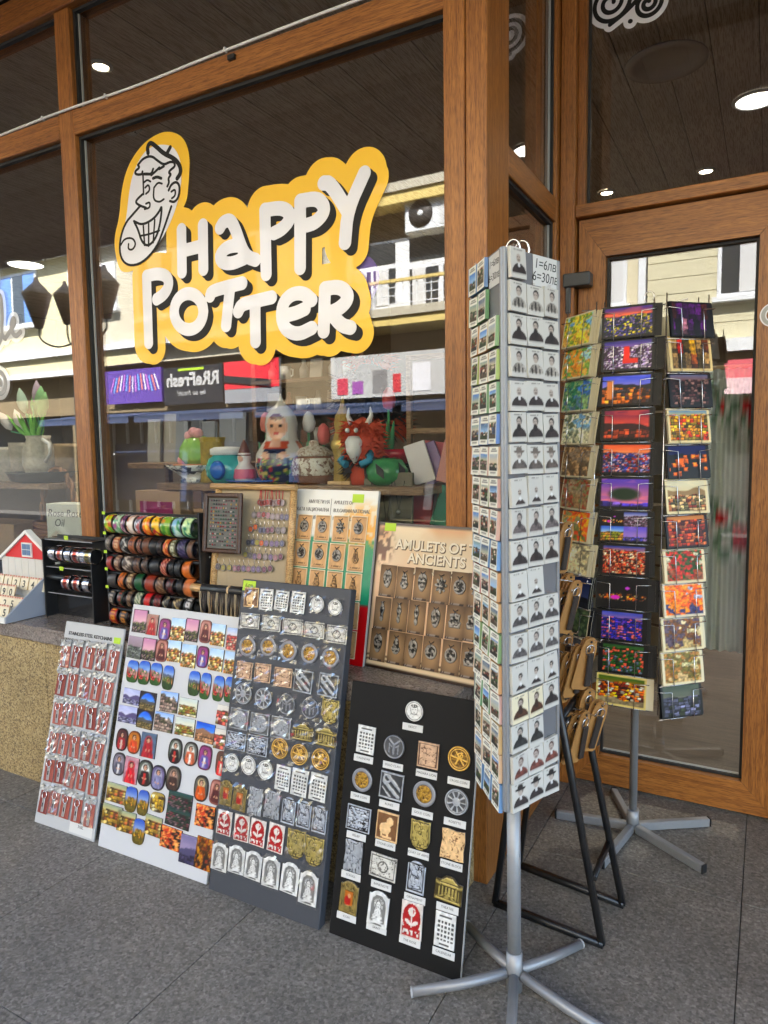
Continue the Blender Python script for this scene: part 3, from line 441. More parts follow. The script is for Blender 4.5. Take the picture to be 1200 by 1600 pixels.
def bust_pic(beard=0, hat=0, uniform=0, tone=(.1, .08, .08), bald=0, small=0, seed=1, paper=(.76, .75, .725), moust=1):
    def f(u, v):
        n = len(u); ut, vt = u, v; u = .5 + (u - .5) * .74; v = .5 + (v - .53) * .80; P = rgb(paper, n); C = P.copy(); cx = .52; dz = -.12 if small else 0; k = .75 if small else 1
        sh = (1 - sstep(.0, .05, np.hypot((u - cx) / (.33 * k), (v - .2 - dz) / (.26 * k)) - 1)) * sstep(.19, .22, v - dz * .5)
        tex = (.5 + fbm(u * 14 + seed, v * 14, 3))[:, None]; g = np.asarray((.55, .53, .5)) if uniform else np.asarray(tone) * 1.6
        C = mixc(C, g * tex, sh)
        if uniform: C = mixc(C, tone, rct(u, v, .47, .53, .2, .42) + rct(u, v, .3, .36, .2, .34) + rct(u, v, .66, .72, .2, .34))
        else: C = mixc(C, (.85, .85, .85), ell(u, v, cx, .42 + dz, .05, .06) * .9)
        hy = .60 + dz; C = mixc(C, tone, ell(u, v, cx + .01, hy + .05, .125 * k, .115 * k) * (0 if bald else 1)); C = mixc(C, np.asarray((.66, .61, .57)), ell(u, v, cx - .01, hy, .105 * k, .115 * k))
        C = mixc(C, tone, (rct(u, v, cx - .075, cx - .03, hy + .01, hy + .03) + rct(u, v, cx + .015, cx + .06, hy + .01, hy + .03)) * .9)
        if moust: C = mixc(C, tone, rct(u, v, cx - .07, cx + .05, hy - .06, hy - .035))
        if beard: C = mixc(C, tone, ell(u, v, cx - .01, hy - .11 - .03 * beard, .10 * k, .07 + .03 * beard))
        if hat: C = mixc(C, tone if hat == 1 else (.4, .36, .33), np.clip(ell(u, v, cx, hy + .08, .24, .04) + ell(u, v, cx, hy + .13, .13, .08), 0, 1))
        for y0, x0, x1 in ((.93, .2, .8), (.90, .28, .72), (.10, .25, .78), (.06, .3, .7)):
            t = rct(ut, vt, x0, x1, y0 - .012, y0 + .012, .006) * (vn(ut * 26 + seed, vt * 3) > .3); C = mixc(C, (.45, .44, .42), t * .8)
        return C, None
    return f
def mini_cover(bcol, pics, seed=1):
    def f(u, v):
        n = len(u); C = rgb((.9, .9, .86), n); C = mixc(C, bcol, np.maximum(1 - sstep(.03, .06, u), sstep(.94, .97, u)))
        g, _ = pics(np.clip((u - .1) / .8, 0, 1), np.clip((v - .18) / .58, 0, 1)); C = mixc(C, g, rct(u, v, .1, .9, .18, .76))
        t = (rct(u, v, .15, .85, .84, .88) + rct(u, v, .25, .75, .90, .93) + rct(u, v, .2, .8, .08, .12)) * (vn(u * 22 + seed, v * 2) > .25); return mixc(C, (.25, .25, .25), t * .8), None
    return f
# cast reliefs: colour and height together
def relief(c_hi, c_lo, hfun):
    def f(u, v):
        h = np.clip(hfun(u, v), 0, 1); n = len(u); g = .9 + .2 * vn(u * 9, v * 9)
        return mixc(rgb(c_lo, n), c_hi, sstep(.15, .6, h)) * g[:, None], h
    return f
def h_disc(inner):
    def f(u, v):
        r = np.hypot(u - .5, v - .5) * 2; h = sstep(.84, .88, r) * (1 - sstep(.97, 1.0, r)) * .9; return np.maximum(h, inner(u, v, r) * (r < .84))
    return f
def i_wheel(u, v, r):
    a = np.arctan2(v - .5, u - .5); k = np.abs(((a / (2 * PI) * 9) % 1) - .5) * 2; d = (1 - k) * r
    pet = (k < .72) & (r > .32) & (r < .76); return np.where(pet, .1, .75) * 1.0 + .2 * (r < .18)
def i_ymark(u, v, r):
    x, y = (u - .5) * 2, (v - .5) * 2; g = np.zeros_like(u)
    def bar(x0, y0, x1, y1, w):
        dx, dy = x1 - x0, y1 - y0; t = np.clip(((x - x0) * dx + (y - y0) * dy) / (dx * dx + dy * dy), 0, 1); return np.hypot(x - x0 - t * dx, y - y0 - t * dy) < w
    m = bar(-.5, .55, 0, .15, .09) | bar(.5, .55, 0, .15, .09) | bar(0, .15, 0, -.6, .09) | bar(-.42, .15, -.42, -.5, .07) | bar(.42, .15, .42, -.5, .07) | bar(-.42, .1, -.2, .0, .07) | bar(.42, .1, .2, .0, .07)
    return np.where(m, .9, .2)
def i_figure(sd):
    def f(u, v, r): return np.clip(1.5 * (fbm(u * 7 + sd, v * 7 + sd, 3) - .3) * (r < .72) + .15, 0, 1)
    return f
def i_face(u, v, r):
    n = len(u); h = .75 * np.ones(n); h = np.where(np.abs(ell(u, v, .5, .57, .2, .24) - .5) < .25, 0.05, h); h = np.where(np.abs(ell(u, v, .5, .16, .34, .22) - .5) < .2, .05, h)
    h = np.where((rct(u, v, .40, .46, .57, .6) + rct(u, v, .54, .6, .57, .6) + rct(u, v, .44, .56, .44, .46)) > .5, 0, h); h = np.where(ell(u, v, .5, .75, .2, .08) * (vn(u * 20, v * 20) > .4) > .5, .0, h); return h
def i_cross(u, v, r):
    x, y = (u - .5) * 2, (v - .5) * 2; m = (np.abs(y + .12 * x) < .06) | (np.abs(x - .5 * y) < .07) & (r < .6) | (np.abs(np.hypot(x - .1, y - .25) - .2) < .05) | (np.abs(x + .8 * y - .1) < .06) & (r < .7) | (np.abs(r - .74) < .035); return np.where(m, .95, .3 + .4 * (fbm(u * 14, v * 14, 2) - .5))
def h_frame(inner, w=.08):
    def f(u, v):
        d = np.minimum(np.minimum(u, 1 - u), np.minimum(v, 1 - v)); return np.where(d < w, .9, np.where(d < w + .04, 0.0, inner(u, v)))
    return f
def j_noise(k, sd, th=.3, amp=1.7): return lambda u, v: np.clip(amp * (fbm(u * k + sd, v * k + sd * 2, 3) - th), 0, 1)
def j_ridge(k, sd, w=.05, base=.8):
    def f(u, v):
        n1 = fbm(u * k + sd * 3, v * k + sd, 2); n2 = vn(u * k * 1.7 + sd, v * k * 1.7 + 5)
        return base * sstep(.25, 1.0, np.abs(n1 - .5) / w) * (.75 + .25 * (n2 > .45)) + .12 * (n2 > .7)
    return f
def j_lines(u, v): return np.where((((u * 2.2 + v * 3) % 1) < .5) & (u + v < 1.35) & (u + v > .5) | (np.abs(np.hypot(u - .3, v - .75) - .14) < .04), .85, .15)
def j_cal(u, v):
    g = ((u * 6 - .5) % 1 > .35) & ((v * 8) % 1 > .45) & (v > .18) & (v < .8) & (u > .1) & (u < .92); t = rct(u, v, .2, .8, .87, .92) + rct(u, v, .25, .75, .07, .11); return np.where(g | (t > .5), 0.0, .8)
def j_note(u, v):
    r = np.hypot((u - .5) * 1.25, v - .5); m = (np.abs(r - .22) < .03) | ((r < .17) & (fbm(u * 16, v * 16, 2) > .5)) | (np.abs(np.minimum(np.minimum(u, 1 - u) * 1.3, np.minimum(v, 1 - v)) - .09) < .02) | ((np.abs(fbm(u * 7 + 4, v * 9, 2) - .5) < .022) & (r > .28)); return np.where(m, .05, .8)
def j_lion(u, v):
    h = np.where(ell(u, v, .42, .42, .26, .2) + ell(u, v, .62, .68, .16, .15) + rct(u, v, .22, .32, .12, .4) + rct(u, v, .5, .6, .12, .4) + rct(u, v, .3, .75, .1, .16) > .5, .85, .2); return np.clip(h - .25 * (fbm(u * 14, v * 14, 2) > .6), 0, 1)
def j_temple(u, v): return np.where((((u * 8) % 1 < .55) & (v > .14) & (v < .55) & (u > .1) & (u < .9)) | ((v > .6) & (v < .68)) | ((v > .04) & (v < .1)) | ((v > .72) & (np.abs(u - .5) < (1 - v) * 1.2) & (v < .9)), .9, .15)
def j_saint(u, v):
    ins = (np.abs(u - .5) < .36) & (v > .12) & ((v < .62) | (np.hypot((u - .5) / .36, (v - .62) / .27) < 1)); h = np.where(ins, .27, .85)
    rr = np.hypot((u - .5) / .24, (v - .64) / .165); an = np.arctan2(v - .64, u - .5); h = np.where((rr < 1) & ins, np.where(((an * 5) % 1) < .45, .6, .2), h)
    bd = (np.abs(u - .5) < .13 + .6 * np.clip(.47 - v, 0, .2)) & (v < .5) & ins; h = np.where(bd, .85 - .5 * (np.abs(((u - .5) * 9 + v * 3) % 1 - .5) < .09), h)
    h = np.where(np.hypot((u - .5) / .135, (v - .63) / .12) < 1, .12, h); h = np.where(np.hypot((u - .5) / .10, (v - .61) / .10) < 1, .9, h); h = np.where((rct(u, v, .44, .48, .62, .645) + rct(u, v, .52, .56, .62, .645) + rct(u, v, .46, .54, .55, .565)) > .5, .2, h)
    h = np.where(rct(u, v, .2, .8, .04, .085) * (vn(u * 18, v) > .4) > .5, 0.1, h); return h
def j_rose(u, v):
    w = np.where(np.hypot((u - .5) / .17, (v - .72) / .13) < 1, .9, 0.0); w = np.where((fbm(u * 14, v * 14, 2) > .62) & (w > 0), .2, w); w = np.maximum(w, np.where((np.abs(u - .5) < .025) & (v > .3) & (v < .7), .9, 0))
    for sx in (-1, 1): w = np.maximum(w, np.where(np.hypot((u - .5 - sx * .16) / .15, (v - .38 - .3 * sx * (u - .5)) / .06) < 1, .9, 0))
    w = np.maximum(w, np.where((np.hypot((u - .5) / .42, (v - .55) / .40) > 1) & (v > .3), .9, 0)); w = np.maximum(w, rct(u, v, .12, .88, .08, .22) * (vn(u * 11 + 3, v * 9) > .5)); d = np.minimum(np.minimum(u, 1 - u), np.minimum(v, 1 - v) * 1.6); return np.where(d < .07, .9, w)
def icon_pic(u, v):
    n = len(u); h = np.where(rct(u, v, .26, .74, .25, .72) > .5, .2, .2 + j_ridge(7, 4, .06)(u, v)); C = mixc(rgb((.24, .2, .1), n), (.55, .47, .25), h)
    p = rct(u, v, .27, .73, .27, .7); C = mixc(C, (.75, .42, .12), p); C = mixc(C, (.7, .12, .1), p * ell(u, v, .45, .4, .17, .16)); C = mixc(C, (.85, .6, .4), p * ell(u, v, .52, .56, .09, .07)); return C, h
def c3(*a): return tuple(a)
SIL_H, SIL_L = (.7, .71, .73), (.13, .13, .14); GR_H, GR_L = (.62, .64, .67), (.22, .23, .25); GO_H, GO_L = (.84, .66, .28), (.34, .23, .07); TAN_H, TAN_L = (.85, .70, .50), (.42, .27, .14); OL_H, OL_L = (.66, .59, .32), (.26, .22, .10); WH_H, WH_L = (.83, .83, .82), (.25, .25, .25); DK_H, DK_L = (.68, .71, .76), (.07, .075, .095)
RELIEF = {
 'tanlion': (relief(TAN_H, TAN_L, h_frame(j_lion, .06)), 'rect', 'tan lion relief magnet', M_plain), 'cal': (relief(WH_H, WH_L, j_cal), 'rect', 'white calendar sheet magnet', M_plain),
 'whitecoin': (relief(WH_H, WH_L, h_disc(i_face)), 'disc', 'round white portrait magnet', M_plain), 'note': (relief((.76, .75, .72), (.33, .32, .3), j_note), 'rect', 'silver-white banknote magnet', M_plain),
 'bicoin': (None, 'disc', 'gold centred silver rimmed coin magnet', M_metal), 'tanrelief': (relief((.76, .62, .50), (.34, .22, .15), h_frame(j_ridge(6, 5, .045), .06)), 'rect', 'tan carved relief magnet', M_plain),
 'tanrelief2': (relief(TAN_H, TAN_L, j_ridge(8, 2, .05)), 'rough', 'pale gold carved block magnet', M_plain), 'greyrelief': (relief(GR_H, GR_L, h_frame(j_lines, .06)), 'rect', 'square grey relief magnet', M_metal),
 'wheel': (relief(GR_H, (.30, .31, .33), h_disc(i_wheel)), 'disc', 'round grey rosette coin magnet', M_metal), 'ycoin': (relief((.5, .51, .54), (.30, .31, .33), h_disc(i_ymark)), 'disc', 'round grey coin magnet with forked sign', M_metal),
 'shield': (relief(OL_H, OL_L, h_frame(j_ridge(9, 8, .06), .05)), 'shield', 'olive gold shield magnet', M_metal), 'greycrest': (relief(GR_H, (.36, .37, .38), h_frame(lambda u, v: np.clip(j_ridge(7, 3, .05)(u, v) * ell(u, v, .5, .5, .4, .4) + .1, 0, 1), .04)), 'rect', 'grey crest plate magnet', M_metal),
 'temple': (relief(OL_H, OL_L, j_temple), 'gable', 'olive gold columned building magnet', M_metal), 'darkrelief': (relief(DK_H, DK_L, h_frame(j_ridge(9, 6, .10), .05)), 'rect', 'dark silver figure relief magnet', M_metal),
 'goldcoin': (relief(GO_H, GO_L, h_disc(i_cross)), 'disc', 'round gold coin magnet', M_metal), 'icon': (icon_pic, 'arch', 'olive icon plaque magnet', M_metal), 'greyscroll': (relief(GR_H, GR_L, j_ridge(5, 12, .05)), 'rough', 'grey scroll relief magnet', M_metal),
 'ornate': (relief(DK_H, DK_L, h_frame(j_ridge(10, 9, .10), .06)), 'arch', 'ornate dark silver arch magnet', M_metal), 'rose': (relief((.82, .78, .75), (.62, .03, .06), j_rose), 'rect', 'red rose tile magnet', M_plain),
 'saint': (relief((.83, .83, .82), (.36, .36, .35), j_saint), 'arch', 'silver arched saint magnet', M_plain), 'bust': (relief(WH_H, WH_L, h_disc(i_face)), 'disc', 'white portrait medallion magnet', M_plain)}
def bicoin_pic(u, v):
    r = np.hypot(u - .5, v - .5) * 2; n = len(u); h = np.where(r < .66, j_ridge(8, 3, .05)(u, v), np.where(r < .72, .1, .75)); g = mixc(rgb((.3, .2, .05), n), (.75, .58, .2), h); s = mixc(rgb((.3, .3, .32), n), (.62, .63, .66), h); return mixc(s, g, r < .69), h
RELIEF['bicoin'] = (bicoin_pic,) + RELIEF['bicoin'][1:]
GRN = [(.2, .35, .1), (.35, .4, .12), (.12, .22, .08), (.5, .45, .15)]
CITY = [(.75, .6, .45), (.6, .3, .18), (.8, .75, .68), (.45, .4, .4), (.3, .25, .2)]
PIC = {
 'garden': (bordered(scene_pic((.75, .5, .65), (.85, .65, .7), .45, [(.2, .25, .12), (.35, .35, .2), (.12, .1, .12), (.5, .4, .42)], 8, 14, 2), .06, .04, (.15, .12, .12)), 'rect', 'pink blossom garden picture magnet'),
 'mauve': (scene_pic((.62, .55, .62), (.55, .48, .52), .55, [(.35, .4, .35), (.3, .32, .33), (.42, .45, .42)], 7, 12, 3), 'rect', 'mauve misty picture magnet'),
 'redwoman': (saint_pic((.6, .45, .4), (.62, .12, .12), veil=(.75, .35, .3)), 'rect', 'red dressed woman picture magnet'), 'purpleicon': (saint_pic((.55, .2, .45), (.35, .3, .6), white=(.85, .85, .85), frame=(.35, .1, .25)), 'round', 'rounded purple folk costume magnet'),
 'pinkface': (saint_pic((.72, .5, .45), (.3, .1, .1), veil=(.55, .3, .25), frame=(.5, .28, .25)), 'round', 'rounded pink folk woman magnet'), 'houses': (scene_pic((.6, .75, .9), (.8, .88, .95), .62, [(.85, .7, .35), (.65, .45, .15), (.9, .8, .6), (.35, .3, .12), (.7, .4, .25)], 6, 9, 4), 'rect', 'yellow houses under blue sky magnet'),
 'redhouses': (scene_pic((.6, .72, .9), (.85, .85, .9), .68, [(.75, .25, .25), (.8, .4, .35), (.55, .2, .2), (.8, .7, .6)], 6, 10, 5), 'rect', 'red roofed houses picture magnet'), 'tulips': (scene_pic((.1, .3, .75), (.5, .65, .85), .64, [(.7, .15, .15), (.8, .3, .25), (.2, .4, .12), (.75, .55, .5)], 6, 14, 6, fg=(.15, .3, .1), fgh=.22), 'round', 'tall rounded red tulip field magnet'),
 'fields': (scene_pic((.15, .35, .8), (.6, .7, .85), .55, [(.5, .5, .25), (.3, .4, .15), (.6, .4, .25)], 6, 12, 7, hill=(.3, .35, .45), fg=(.15, .25, .1), fgh=.3), 'round', 'tall rounded blue sky field magnet'), 'fields2': (scene_pic((.15, .3, .7), (.5, .6, .8), .58, [(.75, .55, .1), (.6, .4, .1), (.4, .35, .1)], 6, 12, 9, fg=(.35, .3, .06), fgh=.3), 'round', 'tall rounded yellow field magnet'),
 'violet': (scene_pic((.65, .68, .85), (.8, .8, .9), .35, [(.5, .5, .62), (.35, .35, .5), (.65, .65, .75)], 8, 8, 10, hill=(.32, .28, .45), hillh=.3), 'wide', 'violet snowy mountain magnet'), 'rock': (scene_pic((.5, .65, .9), (.7, .8, .95), .75, [(.6, .5, .45), (.45, .38, .35), (.7, .62, .55), (.3, .3, .2)], 7, 7, 11, rough=.5), 'wide', 'rocky slope picture magnet'),
 'arch': (lambda u, v: (mixc(scene_pic((.05, .3, .85), (.4, .65, .95), .35, [(.5, .42, .25), (.4, .35, .2)], 7, 8, 19, hill=(.3, .3, .3), hillh=.15)(u, v)[0], (.16, .13, .13), 1 - ell(u, v, .5, .3, .48, .62, .06) * 1.0), None), 'wide', 'blue sky seen through dark arch magnet'),
 'cottage': (scene_pic((.75, .8, .8), (.85, .85, .75), .6, [(.6, .55, .2), (.5, .3, .15), (.4, .45, .15), (.85, .8, .65)], 7, 7, 12), 'wide', 'yellow cottage picture magnet'), 'fortress': (scene_pic((.05, .3, .8), (.35, .6, .9), .42, [(.6, .42, .28), (.5, .35, .22), (.7, .5, .35)], 8, 8, 13, hill=(.55, .4, .3), hillh=.25), 'wide', 'fortress hill under deep blue sky magnet'),
 'redhouse': (scene_pic((.8, .8, .78), (.85, .82, .78), .75, [(.7, .3, .25), (.85, .8, .75), (.4, .35, .15), (.5, .2, .2)], 4, 6, 14), 'rect', 'red and white house magnet'),
 'darkred': (saint_pic((.3, .14, .14), (.6, .1, .12), white=(.8, .75, .7), frame=(.12, .06, .06)), 'oval', 'oval dark red folk woman magnet'), 'orangewoman': (saint_pic((.72, .42, .1), (.75, .25, .1), frame=(.4, .2, .08)), 'oval', 'oval orange folk woman magnet'), 'redveil': (saint_pic((.3, .38, .48), (.62, .12, .15), veil=(.7, .2, .22)), 'rect', 'red veiled woman picture magnet'),
 'whiteveil': (saint_pic((.3, .34, .3), (.12, .08, .08), veil=(.85, .85, .82), white=(.7, .15, .12), frame=(.12, .08, .08)), 'oval', 'oval white veiled woman magnet'), 'whiteveil2': (saint_pic((.36, .38, .36), (.75, .35, .2), veil=(.85, .85, .82), white=(.9, .9, .88), frame=(.15, .1, .08)), 'oval', 'oval white apron folk woman magnet'), 'redman': (saint_pic((.3, .15, .12), (.75, .1, .1), white=(.85, .85, .8)), 'round', 'rounded red costume magnet'),
 'greyoval': (saint_pic((.42, .4, .45), (.3, .3, .36), veil=(.6, .55, .6), white=(.85, .85, .85), frame=(.14, .12, .14)), 'oval', 'oval grey folk woman magnet'), 'pinkwoman': (saint_pic((.7, .5, .55), (.75, .1, .15), halo=(.75, .15, .2)), 'rect', 'red on pink woman picture magnet'), 'violetoval': (saint_pic((.38, .34, .5), (.45, .45, .6), veil=(.62, .6, .68), frame=(.12, .1, .14)), 'oval', 'oval violet folk woman magnet'), 'darkoval': (saint_pic((.3, .28, .24), (.22, .14, .12), veil=(.62, .5, .45), frame=(.08, .06, .05)), 'oval', 'oval dark folk woman magnet'), 'orangeoval': (saint_pic((.3, .3, .28), (.75, .3, .05), halo=(.8, .7, .5), frame=(.12, .1, .08)), 'oval', 'oval orange robed magnet'),
 'yellowyard': (scene_pic((.55, .6, .5), (.75, .7, .45), .72, [(.65, .5, .12), (.5, .4, .15), (.8, .7, .4), (.35, .25, .1), (.6, .3, .15)], 7, 6, 15), 'wide', 'yellow courtyard picture magnet'), 'yellowhouse': (scene_pic((.6, .5, .2), (.7, .6, .3), .85, [(.8, .65, .15), (.6, .45, .1), (.85, .8, .6), (.3, .22, .1)], 5, 6, 16), 'round', 'rounded yellow house magnet'),
 'gardenwide': (scene_pic((.1, .3, .3), (.15, .25, .22), .8, [(.1, .2, .14), (.16, .24, .16), (.4, .16, .2), (.12, .12, .14), (.45, .35, .36)], 14, 10, 17), 'wide', 'dark garden picture magnet'), 'fire': (tree_pic((.1, .02, .02), (.75, .18, .05), (.9, .6, .3), (.06, .02, .02), 3), 'rect', 'dark red fire dancers magnet'),
 'mist': (scene_pic((.45, .42, .58), (.62, .55, .66), .3, [(.15, .14, .25), (.25, .22, .35)], 5, 8, 18, hill=(.28, .26, .4), hillh=.25), 'rect', 'violet misty lake magnet'), 'gold': (tree_pic((.25, .14, .03), (.75, .5, .05), (.5, .15, .05), (.1, .05, .03), 6), 'rect', 'dark golden interior magnet')}
def outline(kind, w, h):
    a, b = w / 2, h / 2
    if kind == 'disc': return [(a * math.cos(t), b * math.sin(t)) for t in np.linspace(0, 2 * PI, 32)[:-1]]
    if kind in ('round', 'oval'):
        e = 3.6 if kind == 'round' else 2.6
        return [(a * math.copysign(abs(math.cos(t)) ** (2 / e), math.cos(t)), b * math.copysign(abs(math.sin(t)) ** (2 / e), math.sin(t))) for t in np.linspace(0, 2 * PI, 32)[:-1]]
    if kind == 'arch': return [(-a, -b), (a, -b), (a, b * .78), (a * .8, b * .78), (a * .55, b * .92), (a * .25, b), (-a * .25, b), (-a * .55, b * .92), (-a * .8, b * .78), (-a, b * .78)]
    if kind == 'shield': return [(-a, b), (-a * .5, b * .93), (0, b), (a * .5, b * .93), (a, b), (a, -b * .35), (a * .75, -b * .75), (a * .3, -b * .97), (0, -b), (-a * .3, -b * .97), (-a * .75, -b * .75), (-a, -b * .35)]
    if kind == 'gable': return [(-a, -b), (a, -b), (a, b * .55), (a * .6, b * .6), (a * .3, b * .9), (0, b), (-a * .3, b * .9), (-a * .6, b * .6), (-a, b * .55)]
    if kind == 'rough': return [(-a, -b), (-a * .3, -b * .96), (a * .4, -b), (a, -b * .95), (a * .93, -b * .3), (a, b * .3), (a * .92, b), (a * .2, b * .93), (-a * .5, b), (-a, b * .94), (-a * .9, b * .2), (-a, -b * .4)]
    return [(-a, -b), (a, -b), (a, b), (-a, b)]
def colmesh(name, v, f, cols, mat, smooth=None):
    me = bpy.data.meshes.new(name); me.from_pydata(v, [], f); me.update()
    ca = me.color_attributes.new('Col', 'FLOAT_COLOR', 'POINT'); c = np.ones((len(v), 4)); c[:, :3] = lin(np.clip(cols, 0, 1)); ca.data.foreach_set('color', c.ravel())
    if smooth is not None: me.polygons.foreach_set('use_smooth', smooth)
    me.materials.append(mat); return me
CM = {}
def card_mesh(name, kind, w, h, th, paint, mat, edge=(.5, .5, .5), rel=0.0, nr=9, nt=40, nx=None, ny=None, key=None, curl=0.0):
    k = (key or id(paint), kind, round(w, 3), round(h, 3), round(th, 4))
    if k in CM: return CM[k]
    ol = outline(kind, w, h); f = []; sm = []
    if kind in ('rect', 'wide'):
        nx = nx or 18; ny = ny or 22
        gx, gy = np.meshgrid(np.linspace(-w / 2, w / 2, nx), np.linspace(-h / 2, h / 2, ny)); X, Y = gx.ravel(), gy.ravel()
        for j in range(ny - 1):
            for i in range(nx - 1): f.append([j * nx + i, j * nx + i + 1, (j + 1) * nx + i + 1, (j + 1) * nx + i])
        rim = list(range(nx)) + [j * nx + nx - 1 for j in range(1, ny)] + [(ny - 1) * nx + i for i in range(nx - 2, -1, -1)] + [j * nx for j in range(ny - 2, 0, -1)]
    else:
        P = [];m = len(ol)
        per = max(1, nt // m)
        for i in range(m):
            for q in range(per):
                t = q / per; P.append((ol[i][0] * (1 - t) + ol[(i + 1) % m][0] * t, ol[i][1] * (1 - t) + ol[(i + 1) % m][1] * t))
        P = np.array(P); m = len(P); rr = np.linspace(1, 0.06, nr); X = np.concatenate([P[:, 0] * r for r in rr] + [[0]]); Y = np.concatenate([P[:, 1] * r for r in rr] + [[0]])
        for i in range(nr - 1):
            for q in range(m): f.append([i * m + q, i * m + (q + 1) % m, (i + 1) * m + (q + 1) % m, (i + 1) * m + q])
        for q in range(m): f.append([(nr - 1) * m + q, (nr - 1) * m + (q + 1) % m, nr * m])
        rim = list(range(m))
    C, H = paint(np.clip(X / w + .5, 0, 1), np.clip(Y / h + .5, 0, 1)); Z = np.full(len(X), th)
    if H is not None and rel: Z = th + rel * H; Z[rim] = th
    sm = [H is None or True] * len(f)
    crv = curl * (Y / h + .5) ** 2
    v = list(zip(X, Y, Z + crv)); n0 = len(v); rc = curl * (Y[rim] / h + .5) ** 2
    v += [(X[i], Y[i], th + rc[q]) for q, i in enumerate(rim)] + [(X[i], Y[i], rc[q]) for q, i in enumerate(rim)]; m = len(rim)
    for q in range(m): f.append([n0 + m + q, n0 + m + (q + 1) % m, n0 + (q + 1) % m, n0 + q])
    f.append([n0 + m + q for q in range(m)][::-1]); sm += [False] * (m + 1)
    me = colmesh(name, v, f, np.vstack([C, rgb(edge, 2 * m)]), mat, sm); CM[k] = me; return me
def wrap_mesh(w, h, sd):
    """crumpled clear bag over a magnet"""
    k = ('wrap', round(w, 2), round(h, 2), sd)
    if k in CM: return CM[k]
    r = random.Random(sd); mb = MB(); nx, ny = 6, 7; v = []
    for j in range(ny):
        for i in range(nx):
            u, t = i / (nx - 1), j / (ny - 1); e = min(u, 1 - u, t, 1 - t); z = .0062 + (.0 if e == 0 else .0012) + r.uniform(-.0024, .0024) * (1.5 if e < .2 else .9)
            v.append(((u - .5) * w, (t - .5) * h, z))
    mb.add(v, [[j * nx + i, j * nx + i + 1, (j + 1) * nx + i + 1, (j + 1) * nx + i] for j in range(ny - 1) for i in range(nx - 1)])
    CM[k] = mb.mesh('plastic_wrap', M_wrap); return CM[k]
M_wrap = glass('crinkled_bag_film', .05, .6, rough=.07, power=1.7)
# ================================================================== the setting
GL = 2.0            # window glass plane
street = MB(); street.add([(-60, -60, -.06), (60, -60, -.06), (60, 60, -.06), (-60, 60, -.06)], [[0, 1, 2, 3]])
struct('street', street, speckle('street_paving', [(.045, .043, .041), (.075, .072, .07), (.10, .097, .094)], 30, rough=.7))
fl = struct('floor', MB().box(-9, 4, -.5, 2.86, -.055, -.006), pbr('dark_grout', (.075, .07, .064), .9))
tme = MB().box(0, .6272, 0, .6272, -.0055, 0, .0008).mesh('floor_tile', M_floor)
for i in range(-11, 3):
    for j in range(-2, 4):
        link('floor_tile', tme, fl, T(-.03 + .63 * i + .0008, .31 + .63 * j + .0008))
M_shopfloor = wood('shop_floor_laminate', 0, (.05, .036, .026), (.11, .08, .058), .45, .5)
struct('shop_floor', MB().box(-9, 3, 2.87, 6.7, -.05, -.002), M_shopfloor)
M_ceil = wood('dark_ceiling_boards', 1, (.40, .35, .29), (.55, .48, .40), .55, .6)
M_ceilgap = pbr('ceiling_joint', (.012, .01, .009), .8)
ce = struct('ceiling', MB().box(-9, 3, 2.06, 6.7, 3.215, 3.29), M_ceilgap)
pl = [MB().box(0, .197, 2.07, 6.69, 3.2, 3.213, .002).mesh('ceiling_plank', M_ceil)]
for i in range(58): link('ceiling_plank', pl[0], ce, T(-8.9 + .2 * i, 0, .0007 * (i % 3)))
sof = struct('soffit', MB().box(-14, 5, -.5, 2.05, 3.21, 3.3), M_ceilgap)
spl = MB().box(0, .197, -.5, 1.93, 3.19, 3.208, .002).mesh('soffit_board', wood('soffit_wood', 1, (.26, .225, .185), (.36, .315, .265), .55, .6))
for i in range(70): link('soffit_board', spl, sof, T(-10 + .2 * i, 0, 0))
M_cream = pbr('cream_plaster', (.62, .56, .40), .85, bump=.2, bscale=30, var=.06)
struct('upper_wall', MB().box(-22, 8, -.5, 7.2, 3.3, 8.2), M_cream)  # unseen storeys over the soffit, raised to keep the street in shade
M_shopwall = pbr('shop_wall_paint', (.20, .16, .12), .8, var=.1, bscale=5)
struct('back_wall', MB().box(-9.1, 3.1, 6.7, 6.85, -.05, 3.3), M_shopwall)
struct('left_wall', MB().box(-9.15, -9, 2.05, 6.7, -.05, 3.3), M_shopwall)
struct('right_wall', MB().box(3, 3.15, 2.86, 6.7, -.05, 3.3), M_shopwall)

# low wall under the window, with its stone sill
lw = empty('low_wall', 'low yellow speckled granite wall with grey sill under the shop window', 'wall')
for x0, x1 in ((-8.8, -6.7), (-6.697, -4.6), (-4.597, -2.5), (-2.497, -1.3), (-1.297, -.765)):
    link('granite_panel', MB().box(x0, x1, 1.728, 1.936, 0, .598, .0015), lw, mat=M_granite)
for x0, x1 in ((-8.8, -5.5), (-5.497, -3.2), (-3.197, -1.55), (-1.547, -.745)):
    link('sill_slab', MB().box(x0, x1, 1.712, 2.06, .6, .66, .004), lw, mat=M_slab)
ZS = .66
